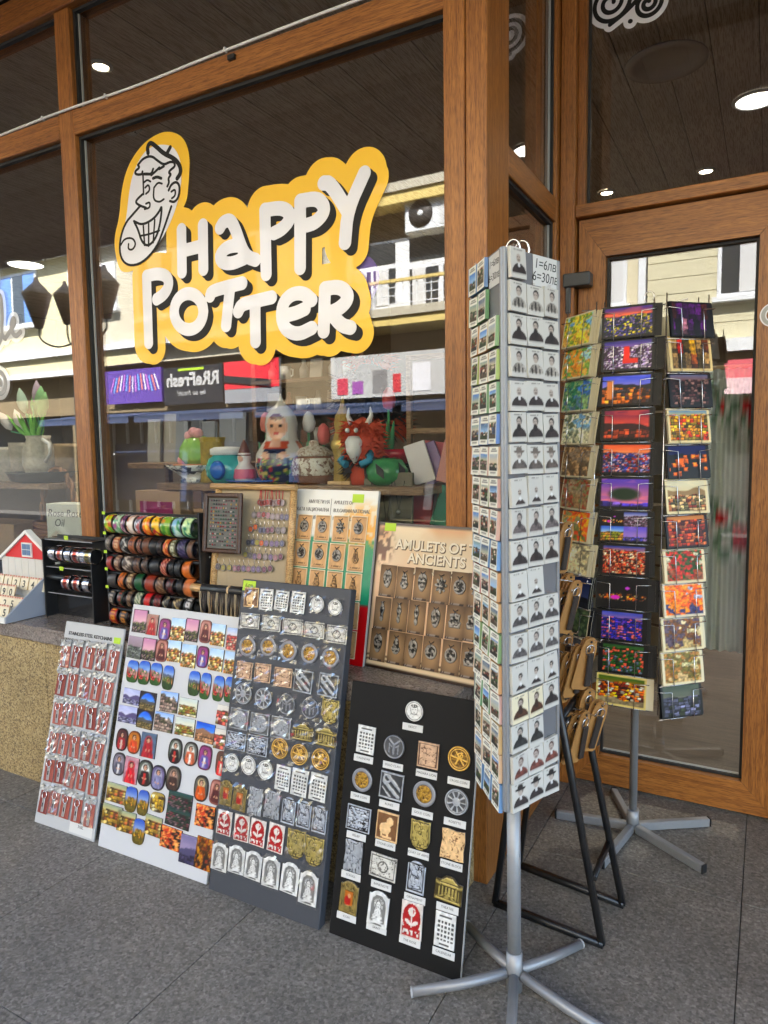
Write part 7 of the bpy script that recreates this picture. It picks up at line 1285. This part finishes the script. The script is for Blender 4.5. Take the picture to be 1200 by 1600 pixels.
# big nesting doll with kerchief
YD = 2.24
def doll_r(z):
    P = [(0, .085), (.03, .105), (.07, .118), (.12, .112), (.155, .088), (.175, .07), (.20, .068), (.235, .072), (.265, .066), (.29, .048), (.315, .02), (.34, .006), (.352, .003)]
    return .9 * float(np.interp(z, [p[0] for p in P], [p[1] for p in P]))
mb = MB(); N_, M_ = 56, 60
mb.lathe([(doll_r(.352 * i / M_), .352 * i / M_) for i in range(M_ + 1)], N_)
def doll_c(x, y, z):
    fa = -y / max(1e-3, math.hypot(x, y)); s = x; front = fa > .35
    c = (.82, .80, .76)
    if z < .02: c = (.55, .16, .1)
    elif z < .105: c = (.74, .34, .18) if abs(s) > .085 else (.10, .14, .28)
    elif z < .168 and not front: c = (.74, .34, .18)
    if front and z < .10 and abs(s) < .085: 
        k = vn(np.array([s * 90 + 20]), np.array([z * 90]))[0]; c = (.1, .13, .26) if k < .55 else ((.35, .5, .15) if k < .72 else (.8, .7, .3) if k < .82 else (.7, .15, .2))
    if front and .10 < z < .145 and abs(s) < .045: c = (.09, .12, .25)
    if .135 < z < .168 and abs(s) < .05 and front: c = (.75, .3, .14)
    if front and .145 < z < .172 and abs(s) < .02: c = (.85, .65, .55)
    if front:
        e = (s / .042) ** 2 + ((z - .222) / .052) ** 2
        if e < 1:
            c = (.90, .66, .52)
            if z > .246 + .3 * abs(s): c = (.38, .16, .09)
            for sx in (-.017, .017):
                if ((s - sx) / .0075) ** 2 + ((z - .226) / .0045) ** 2 < 1: c = (.12, .08, .07)
                if abs(s - sx) < .009 and abs(z - .238) < .0025: c = (.25, .1, .06)
            if abs(s) < .007 and abs(z - .196) < .0045: c = (.7, .1, .1)
            if abs(s) < .004 and .205 < z < .222: c = (.82, .55, .42)
        for sx in (-.035, .035):
            if ((s - sx) / .02) ** 2 + ((z - .112) / .014) ** 2 < 1: c = (.88, .66, .52)
    return c
dl = thing('nesting_doll', vcol('nesting_doll', mb, doll_c, attr_mat('lacquer', .22, coat=.6)), 'large painted nesting doll in white kerchief on the display shelf', 'doll', M=T(-1.69, YD, ZW) @ RZ(.30))
thing('blue_saucer', MB().lathe([(.05, 0), (.13, .012), (.135, .018), (.12, .014), (.001, .008)], 28), 'blue saucer beside the large nesting doll', 'plate', M=T(-1.79, YD - .02, ZW), mat=pbr('blue_glaze', (.05, .14, .5), .2))
# small snowman-like doll, jar, vase, cactus, pot and others along the shelf
sdl = lathe_thing('small_doll', 'small painted doll with pointed brown cap left of the big doll', 'doll', [(.035, 0), (.045, .03), (.04, .06), (.024, .08), (.028, .10), (.026, .12), (.016, .135), (.008, .16), (.002, .17)], -1.865, 2.22, ZW, pbr('doll_white', (.7, .68, .66), .3))
link('cap', MB().lathe([(.028, .112), (.020, .135), (.009, .165), (.001, .178)], 20), sdl, mat=pbr('cap_brown', (.18, .06, .03), .4)); link('apron', MB().lathe([(.0455, .02), (.0465, .03), (.0425, .058)], 20, cap=False), sdl, mat=pbr('apron_pink', (.65, .12, .2), .4)); link('face', MB().ball((0, -.016, .10), .016, 10, 8), sdl, mat=pbr('doll_skin', (.75, .42, .3), .4))
tj = lathe_thing('teal_jar', 'round teal jar with blue spot and white lid', 'jar', [(.06, 0), (.085, .03), (.09, .065), (.075, .10), (.06, .112), (.058, .115)], -1.965, 2.23, ZW, pbr('teal_glaze', (.05, .42, .40), .15, coat=.5))
link('lid', MB().lathe([(.058, .115), (.068, .117), (.068, .14), (.05, .148), (.001, .15)], 24), tj, mat=M_hw); link('blue_spot', MB().lathe([(.04, 0), (.03, .012), (.001, .016)], 16, M=T(.02, -.082, .055) @ RX(PI / 2)), tj, mat=pbr('spot_blue', (.02, .14, .55), .2))
lathe_thing('mustard_vase', 'mustard yellow mossy vase next to the cactus dish', 'vase', [(.055, 0), (.052, .02), (.05, .17), (.056, .19), (.05, .185)], -2.07, 2.26, ZW, pbr('mustard_moss', (.36, .25, .03), .8, bump=1, bscale=90, var=.4))
ct = lathe_thing('ceramic_cactus', 'pale green ceramic cactus with pink flowers', 'ornament', [(.06, 0), (.085, .03), (.08, .07), (.06, .105), (.02, .118), (.001, .12)], -2.16, 2.28, ZW + .078, pbr('cactus_glaze', (.30, .55, .12), .25), n=48, fx=lambda a, z: 1 + .10 * abs(math.sin(a * 4)))
for x, z in ((-.03, .12), (.02, .13), (-.075, .015), (-.005, .135)): link('pink_flower', MB().ball((x, -.03, z), .022, 8, 6), ct, mat=pbr('flower_pink', (.75, .35, .38), .4))
cb = lathe_thing('patterned_bowl', 'black and white patterned bowl under the green cactus', 'bowl', [(.075, 0), (.075, .012), (.06, .016), (.09, .04), (.14, .072), (.135, .074), (.08, .045), (.001, .03)], -2.17, 2.27, ZW, speckle('bowl_pattern', [(.7, .7, .66), (.65, .65, .62), (.04, .04, .04)], 24, rough=.25, stops=[.3, .47, .53]))
link('terracotta_rim', MB().lathe([(.001, .07), (.10, .07), (.10, .078), (.001, .079)], 24), cb, mat=pbr('terracotta', (.5, .2, .08), .6))
pt = lathe_thing('clay_pot', 'brown lidded clay pot with white looped decoration', 'pot', [(.07, 0), (.085, .03), (.09, .07), (.08, .10), (.072, .108)], -1.545, 2.25, ZW, pbr('clay_brown', (.17, .045, .02), .25))
link('white_slip', MB().lathe([(.0885, .035), (.0925, .07), (.083, .1)], 40, cap=False, fx=lambda a, z: 1 + .012 * math.sin(a * 14)), pt, mat=speckle('slip_pattern', [(.15, .045, .02), (.65, .58, .48), (.7, .65, .55)], 60, rough=.3, stops=[.4, .5, .6])); link('lid', MB().lathe([(.075, .108), (.072, .122), (.05, .14), (.02, .148), (.018, .165), (.001, .17)], 24), pt, mat=speckle('lid_pattern', [(.2, .08, .04), (.6, .52, .42), (.65, .6, .5)], 60, rough=.3))
for s in (-1, 1): link('handle', MB().tube([(s * .088, 0, .04), (s * .12, 0, .07), (s * .082, 0, .1)], .009, 8), pt, mat=pbr('clay_brown_handle', (.2, .06, .03), .3))
kg = lathe_thing('straw_figure', 'golden straw wrapped figure right of the clay pot', 'figurine', [(.035, 0), (.04, .02), (.036, .10), (.045, .14), (.04, .17), (.03, .20), (.034, .23), (.028, .26), (.012, .29), (.003, .33)], -1.41, 2.25, ZW, pbr('straw_gold', (.36, .24, .05), .6, bump=1, bscale=120, var=.5))
link('belt', MB().lathe([(.046, .135), (.049, .15), (.044, .165)], 20, cap=False), kg, mat=M_gold); link('base', MB().box(-.05, .05, -.04, .04, 0, .014, .002), kg, mat=M_tan)
def furry(name, mb_root, r0, n, mat, parent, sd, ln=.06):
    r = random.Random(sd); m = MB()
    for i in range(n):
        a = r.uniform(0, 2 * PI); z = r.uniform(*mb_root[2]); rr = mb_root[0] + r.uniform(-.01, .02); p = Vector((rr * math.cos(a), rr * math.sin(a), z)); d = Vector((math.cos(a) * .7, math.sin(a) * .7, r.uniform(-1, .3))).normalized(); s = d.orthogonal().normalized() * .006
        m.add([p - s, p + s, p + d * ln], [[0, 1, 2]])
    return link(name, m, parent, mat=mat)
M_fur = pbr('red_fur', (.55, .07, .03), .8); M_furd = pbr('dark_fur', (.05, .045, .045), .8)
km = lathe_thing('masked_figure', 'shaggy red horned carnival figure on the display shelf', 'figurine', [(.045, 0), (.05, .03), (.042, .07), (.06, .10), (.07, .15), (.06, .2), (.03, .235), (.005, .25)], -1.325, 2.25, ZW, M_fur)
furry('fur', (.048, 0, (.10, .23)), 0, 500, M_fur, km, 1, .04); furry('dark_fur', (.05, 0, (.04, .12)), 0, 200, M_furd, km, 2, .04)
link('beard', MB().lathe([(.004, -.06), (.028, -.02), (.034, .02), (.02, .04)], 14, M=T(0, -.062, .14)), km, mat=M_hw)
for s in (-1, 1):
    link('horn', MB().tube([(s * .035, -.02, .225), (s * .05, -.02, .255), (s * .046, -.02, .285)], [.012, .008, .002], 8), km, mat=M_hw); link('eye', MB().ball((s * .018, -.078, .2), .009, 8, 6), km, mat=M_hw); link('arm', MB().tube([(s * .05, -.03, .12), (s * .06, -.06, .09), (s * .03, -.07, .075)], .014, 8), km, mat=pbr('sleeve_blue', (.03, .25, .4), .6))
hb = lathe_thing('hanging_fur_mask', 'dark shaggy mask with red fringe hanging above the figurines', 'mask', [(.05, 0), (.11, .06), (.13, .16), (.11, .24), (.04, .28)], -1.5, 2.62, 1.42, M_furd)
furry('fur', (.115, 0, (.0, .25)), 0, 500, M_furd, hb, 5, .08); furry('red_fringe', (.12, 0, (.0, .05)), 0, 220, M_fur, hb, 6, .07); furry('top_fringe', (.06, 0, (.26, .32)), 0, 120, M_fur, hb, 7, .06)
lc = lathe_thing('leaf_lantern', 'green ceramic lantern with leaf shaped cutouts', 'candle holder', [(.05, 0), (.075, .025), (.08, .055), (.06, .09), (.04, .1), (.036, .096)], -1.225, 2.25, ZW, pbr('leaf_green_glaze', (.05, .25, .09), .2))
for k in range(6): link('leaf_cutout', MB().prism([(0, -.03), (.014, 0), (0, .034), (-.014, 0)], 0, .004, M=Matrix.Rotation(k * PI / 3 - 1.9, 4, 'Z') @ T(.0, -.079, .052) @ RX(PI / 2) @ RZ(.5)), lc, mat=M_black)
lathe_thing('red_bowl', 'dark red bowl behind the green leaf lantern', 'bowl', [(.04, 0), (.075, .03), (.08, .06), (.075, .058), (.03, .02), (.001, .016)], -1.24, 2.36, ZW + .07, pbr('red_glaze', (.35, .02, .04), .2)); thing('box_plinth', MB().box(-.07, .07, -.05, .04, 0, .069, .002), 'small dark box carrying the red bowl', 'box', M=T(-1.24, 2.37, ZW), mat=M_black)
def tulip(x, y, z, h, c, label, cn):
    o = thing('wooden_tulip', MB().lathe([(.004, h - .01), (.022, h), (.027, h + .03), (.02, h + .06), (.006, h + .075)], 12, fx=lambda a, z_: 1 + .08 * math.sin(3 * a)), label, 'flower', 'wooden tulips in the window', T(x, y, z), pbr('tulip_' + cn, c, .5))
    link('stem', MB().tube([(0, 0, 0), (0, 0, h)], .005, 6), o, mat=M_gstem)
    for k in range(3): link('leaf', MB().tube([(0, 0, .02), (.012 * (k - 1), -.01, h * .4), (.03 * (k - 1), -.012, h * .78)], [.006, .016, .002], 6), o, mat=M_gstem)
M_gstem = pbr('tulip_leaf_green', (.06, .28, .12), .5)
for x, h, c, cn in ((-1.63, .21, (.62, .6, .58), 'white'), (-1.845, .215, (.6, .18, .14), 'coral'), (-1.56, .16, (.6, .1, .1), 'red')): tulip(x, 2.34, ZW, h, c, f'{cn} wooden tulip standing behind the nesting doll', cn)
tulip(-1.285, 2.38, ZW + .05, .24, (.55, .05, .05), 'dark red wooden tulip above the shaggy figure', 'dark red')
# left pane: jug with fabric tulips, bowl, baskets, boxes
jg = lathe_thing('striped_jug', 'pale striped jug holding green fabric tulips', 'jug', [(.065, 0), (.08, .05), (.075, .12), (.055, .17), (.06, .19), (.05, .185)], -3.22, 2.26, ZW + .03, pbr('jug_bark', (.55, .50, .40), .7, bump=.8, bscale=60, var=.3)); link('handle', MB().tube([(.06, -.02, .17), (.11, -.02, .15), (.115, -.02, .1), (.075, -.02, .06)], .009, 8), jg, mat=M_hw)
for i, (x, z, c, w_) in enumerate(((-.13, .30, (.62, .58, .58), 0), (-.08, .28, (.66, .62, .6), 0), (-.01, .33, (.25, .6, .2), 1), (-.04, .36, (.45, .62, .5), 1), (.03, .36, (.28, .6, .26), 1), (.0, .38, (.5, .38, .48), 1), (.06, .34, (.3, .62, .25), 1))):
    o = thing('fabric_tulip', MB().lathe([(.004, -.045), (.021, -.02), (.026, .015), (.017, .055), (.002, .085)], 12, M=T(x * 1.5, -.03 + .02 * (i % 3), z - abs(x) * .35) @ RY(x * 6)), f'{["white dotted", "cream dotted", "bright green", "mint", "leaf green", "lilac", "fresh green"][i]} fabric tulip in the striped jug', 'flower', 'fabric tulips in the jug', T(-3.22, 2.26, ZW + .03), pbr(f'fabric_{i}', c, .8))
    link('stem', MB().tube([(0, 0, .12), (x * .7, -.01, .2), (x * 1.4, -.02, z - .04 - abs(x) * .35)], .005, 6), o, mat=M_gstem)
    for k in (-1, 1): link('leaf', MB().tube([(0, 0, .16), (x * .5 + k * .02, -.03 + .02 * (i % 3), .21), (x * .9 + k * .03, -.03 + .02 * (i % 3), .26), (x * 1.2 + k * .04, -.03 + .02 * (i % 3), .30)], [.006, .010, .008, .002], 6), o, mat=pbr('felt_green', (.22, .58, .10), .8) if i == 0 and k < 0 else bpy.data.materials['felt_green'])
lathe_thing('dark_bowl', 'wide dark green bowl under the striped jug', 'bowl', [(.10, 0), (.15, .01), (.17, .05), (.175, .055), (.16, .05), (.13, .02), (.001, .014)], -3.16, 2.24, ZW - .012, pbr('dark_green_glaze', (.045, .05, .04), .3))
for i, (x, h) in enumerate(((-3.42, .2), (-3.55, .18), (-3.06, .19))): lathe_thing('carved_mug', f'{["pale carved", "cream carved", "brown carved"][i]} mug on the shelf behind the far left pane', 'mug', [(.055, 0), (.058, h - .02), (.06, h), (.052, h - .01)], x, 2.3, ZW - .012, pbr(f'carved_{i}', ((.45, .4, .32), (.5, .46, .38), (.3, .2, .1))[i], .7, bump=.6, bscale=40, var=.4))
bk = empty('wicker_basket', 'brown wicker basket with tall handle behind the toy house', 'basket', M=T(-3.06, 2.24, .86))
wv = MB()
for k in range(9):
    z = .018 * k; wv.tube([((.13 + .03 * z / .16) * (1 + .02 * math.sin(8 * a + k * PI)) * math.cos(a), .09 * (1 + .02 * math.sin(8 * a + k * PI)) * math.sin(a), z) for a in np.linspace(0, 2 * PI, 33)[:-1]], .0095, 6, closed=True)
M_wick = pbr('wicker', (.22, .095, .03), .55, var=.3, bscale=40)
wk = link('woven_side', wv, bk, mat=M_wick); link('basket_bottom', MB().box(-.12, .12, -.08, .08, -.012, 0), bk, mat=M_wick)
for ph in (0, PI): link('handle_strand', MB().tube([(.13 * math.cos(t) + .008 * math.cos(t * 9 + ph), .01 * math.sin(t * 9 + ph), .15 + .26 * math.sin(t)) for t in np.linspace(0, PI, 40)], .009, 6), bk, mat=M_wick)
thing('basket_plinth', MB().box(-.25, .25, -.12, .12, 0, .84, .003), 'dark box plinth under the wicker basket', 'plinth', M=T(-3.06, 2.24, 0), mat=M_darkwood)
wb = thing('white_box', MB().box(-.11, .11, -.05, .05, 0, .23, .002), 'cream paper box with handwriting behind the mullion', 'box', M=T(-2.86, 2.16, .88) @ RZ(.1), mat=pbr('cream_box', (.62, .64, .55), .6))
text('Rose', .05, M_ink, wb, T(-.05, -.0505, .185) @ RX(PI / 2), shear=.2, ext=.0003); text('Oil', .05, M_ink, wb, T(-.03, -.0505, .14) @ RX(PI / 2), shear=.2, ext=.0003)
text('Rose', .05, M_ink, wb, T(.065, -.0505, .185) @ RX(PI / 2), shear=.2, ext=.0003)
for k in range(3): link('text_line', MB().box(-.08, .0 + .02 * k, -.0512, -.0502, .075 - .016 * k, .079 - .016 * k), wb, mat=M_ink)
thing('cardboard_box', MB().box(-.2, .2, -.1, .1, 0, .16, .003), 'brown cardboard box at the left edge behind the toy house', 'box', M=T(-3.42, 2.2, .84), mat=pbr('cardboard', (.36, .23, .11), .8, var=.1))
thing('plinth', MB().box(-.9, .42, -.2, .2, 0, .84, .003), 'low dark plinth behind the far left pane', 'plinth', M=T(-3.75, 2.25, 0), mat=M_darkwood); thing('plinth', MB().box(-.17, .17, -.06, .1, 0, .88, .003), 'narrow dark plinth under the cream paper box', 'plinth', M=T(-2.8, 2.13, 0), mat=M_darkwood)
# books, cards and boxes behind the bracelet stand
cbx = thing('pink_box', MB().box(-.13, .13, -.04, .04, 0, .18, .002), 'tan box with magenta window above the bracelet stand', 'box', M=T(-2.26, 2.16, 1.0), mat=pbr('tan_box', (.42, .27, .16), .6)); link('magenta_field', MB().box(-.10, .09, -.044, -.0405, .06, .135), cbx, mat=pbr('magenta', (.30, .02, .12), .5)); text('MAGIC', .024, M_ink, cbx, T(0, -.0412, .03) @ RX(PI / 2), ext=.0003)
thing('plinth', MB().box(-.35, 1.2, -.1, .1, 0, .995, .003), 'long dark plinth behind the bracelet stand', 'plinth', M=T(-2.3, 2.18, 0), mat=M_darkwood)
for i in range(14):
    x = -2.58 + i * .088; h = .16 + .06 * rnd.random(); c = rnd.choice([(.03, .05, .10), (.05, .07, .13), (.12, .12, .13), (.04, .05, .06), (.16, .10, .08)])
    thing('book', MB().box(-.036, .036, -.01, .01, 0, h, .001), f'dark standing book, {ORD[i]} from left on the lower back shelf', 'book', 'books on the lower back shelf', T(x, 2.6 + jit(.02), 1.061) @ RZ(jit(.12)) @ RX(-.08), pbr(f'book_cover_{i}', c, .4))
for i in range(7):
    x = -2.93 + i * .1; h = .2 + .06 * rnd.random(); c = rnd.choice([(.05, .08, .16), (.2, .22, .26), (.08, .09, .12), (.3, .28, .25)])
    thing('book', MB().box(-.045, .045, -.01, .01, 0, h, .001), f'blue grey book, {ORD[i]} from left on the high back shelf', 'book', 'books on the high back shelf', T(x, 2.75 + jit(.02), 1.286) @ RZ(jit(.12)) @ RX(-.08), pbr(f'high_book_{i}', c, .4))
# brown shelf unit deeper inside
su = empty('shelf_unit', 'brown wooden shelf unit with mugs and boxes behind the nesting doll', 'shelf unit')
for x in (-2.62, -1.9): link('side_board', MB().box(x, x + .03, 3.2, 3.5, 0, 2.3), su, mat=M_brownshelf)
link('back_board', MB().box(-2.59, -1.9, 3.48, 3.5, 0, 2.3), su, mat=pbr('shelf_back', (.16, .10, .06), .7))
for z in (.9, 1.2, 1.385, 1.56, 1.735, 1.93, 2.28): link('shelf_board', MB().box(-2.59, -1.9, 3.2, 3.479, z - .02, z), su, mat=M_brownshelf)
for r, z in enumerate((1.2, 1.385, 1.56, 1.735, 1.93)):
    for c in range(6):
        x = -2.53 + c * .105 + jit(.01); k = (r + c) % 4; col = rnd.choice([(.35, .3, .25), (.1, .08, .07), (.5, .45, .4), (.3, .12, .08), (.12, .12, .14)]); lab = f'{ORD[c]} from left on the {ORD[r]} lit shelf from below'
        if k == 0: m = thing('mug', MB().lathe([(.03, 0), (.033, .08), (.029, .078), (.027, .006), (.001, .006)], 16), f'white mug, {lab}', 'mug', 'goods on the brown shelf unit', T(x, 3.28, z), pbr('mug_' + str(r * 6 + c), (.6, .6, .6), .3)); link('handle', MB().tube([(.032, 0, .065), (.052, 0, .06), (.05, 0, .03), (.032, 0, .02)], .005, 6), m, mat=M_hw)
        elif k == 2: thing('picture', MB().box(-.04, .04, -.006, .006, 0, .11, .002), f'small upright picture, {lab}', 'picture', 'goods on the brown shelf unit', T(x, 3.27, z) @ RX(-.15), pbr('pic_' + str(r * 6 + c), col, .5))
        else: thing('bottle', MB().lathe([(.024, 0), (.026, .06), (.012, .085), (.011, .11), (.001, .112)], 14), f'small dark bottle, {lab}', 'bottle', 'goods on the brown shelf unit', T(x, 3.29, z), pbr('bottle_' + str(r * 6 + c), col, .3))
# board of necklaces, poster of fans and packs near the pillar
nb = thing('necklace_board', MB().box(-.10, .10, -.006, .006, 0, .34, .002), 'grey board hung with thin black necklaces near the pillar', 'display board', M=T(-1.2, 2.2, .92) @ RX(-.05), mat=pbr('olive_grey_board', (.16, .15, .11), .8))
for k, (x, l) in enumerate(((-.045, .12), (.0, .15), (.05, .1))):
    o = thing('necklace', MB().tube([(x - .02, -.01, .31), (x - .012, -.012, .31 - l * .5), (x, -.013, .31 - l), (x + .012, -.012, .31 - l * .5), (x + .02, -.01, .31)], .0015, 5), f'{["left", "middle", "right"][k]} thin black necklace on the grey board near the pillar', 'necklace', 'necklaces on the grey board', nb.matrix_basis, M_black); link('drop', MB().ball((x, -.016, .30 - l), .008, 8, 6), o, mat=M_silver)
for i in range(10):
    x = -1.12 + .028 * (i % 5); z = 1.16 + .16 * (i // 5); c = [(.55, .12, .14), (.6, .58, .6), (.2, .1, .3), (.1, .3, .2), (.65, .3, .25)][i % 5]
    thing('gift_pack', MB().box(-.04, .04, -.008, .008, 0, .15, .002), f'{["red", "white", "violet", "green", "coral"][i % 5]} gift pack {"low" if i < 5 else "high"} beside the pillar behind the glass', 'gift pack', 'gift packs beside the pillar', T(x, 2.3 + .05 * (i % 3), z - .1) @ RY(jit(.5)) @ RZ(.3), pbr(f'gift_{i}', c, .3))
thing('plinth', MB().box(-.16, .12, -.05, .2, 0, .915, .003), 'slim dark plinth near the pillar behind the amulets', 'plinth', M=T(-1.12, 2.19, 0), mat=M_darkwood)
thing('gift_rack', MB().box(-.16, -.14, .14, .16, .9, 1.7, .001).box(.12, .14, .14, .16, .9, 1.7, .001).box(-.14, .12, .14, .16, 1.68, 1.7).box(-.14, .12, .14, .16, 1.4, 1.42), 'thin wooden rack frame beside the pillar behind the glass', 'rack', M=T(-1.08, 2.3, 0), mat=M_shelfwood)
# curtain inside the door
mb = MB(); n_ = 60; v = []
for j in range(24):
    z = .56 + j * (1.62 - .56) / 23
    for i in range(n_): x = -.27 + .24 * i / (n_ - 1); v.append((x, 2.90 + .012 * math.sin(i * .75) + .006 * math.sin(i * .31 + z * 3), z))
mb.add(v, [[j * n_ + i, j * n_ + i + 1, (j + 1) * n_ + i + 1, (j + 1) * n_ + i] for j in range(23) for i in range(n_ - 1)], True)
def curt_c(x, y, z):
    c = (.80, .82, .80)
    for cx, cz, r, rc in ((-.06, 1.47, .045, (.85, .06, .14)), (-.16, 1.46, .028, (.85, .1, .16)), (-.24, 1.5, .04, (.85, .1, .16)), (-.15, 1.05, .035, (.85, .1, .16)), (-.08, 1.0, .05, (.85, .06, .14)), (-.22, 1.04, .04, (.55, .1, .12)), (-.05, .98, .03, (.85, .06, .14))):
        d = math.hypot(x - cx, z - cz); a = math.atan2(z - cz, x - cx)
        if d < r * .8: return rc
        if d < r * 2.1 and (a * 9 / PI) % 2 < 1.1: c = (.92, .93, .92)
        elif d < r * 2.2: c = (.48, .60, .50)
    if .97 < z < 1.12 or 1.38 < z < 1.6: return tuple(q * .95 for q in c)
    return c
cu = thing('curtain', vcol('curtain', mb, curt_c, attr_mat('curtain_cloth', .9)), 'pale curtain with red flowers and daisies inside the door', 'curtain')
link('curtain_rod', MB().tube([(-.42, 2.90, 1.625), (.05, 2.90, 1.625)], .008, 8), cu, mat=M_tan)
tb = empty('counter', 'pale wooden counter deep inside behind the door', 'counter'); link('counter_top', MB().box(-1.1, -.42, 4.4, 5.0, .86, .9), tb, mat=M_shelfwood); link('counter_front', MB().box(-1.08, -.44, 4.42, 4.98, 0, .859), tb, mat=M_brownshelf)

# ------------------------------------------------------------------ turn lettering curves into plain meshes
_dg = bpy.context.evaluated_depsgraph_get(); _seen = {}
for o in [o for o in S.objects if o.type in ('FONT', 'CURVE')]:
    me = bpy.data.meshes.new_from_object(o.evaluated_get(_dg)); me.name = o.name
    nm, par, M, kids = o.name, o.parent, o.matrix_basis.copy(), dict(o.items())
    o.name = 'old'; q = bpy.data.objects.new(nm, me); COL.objects.link(q); q.parent = par; q.matrix_basis = M
    bpy.data.objects.remove(o)
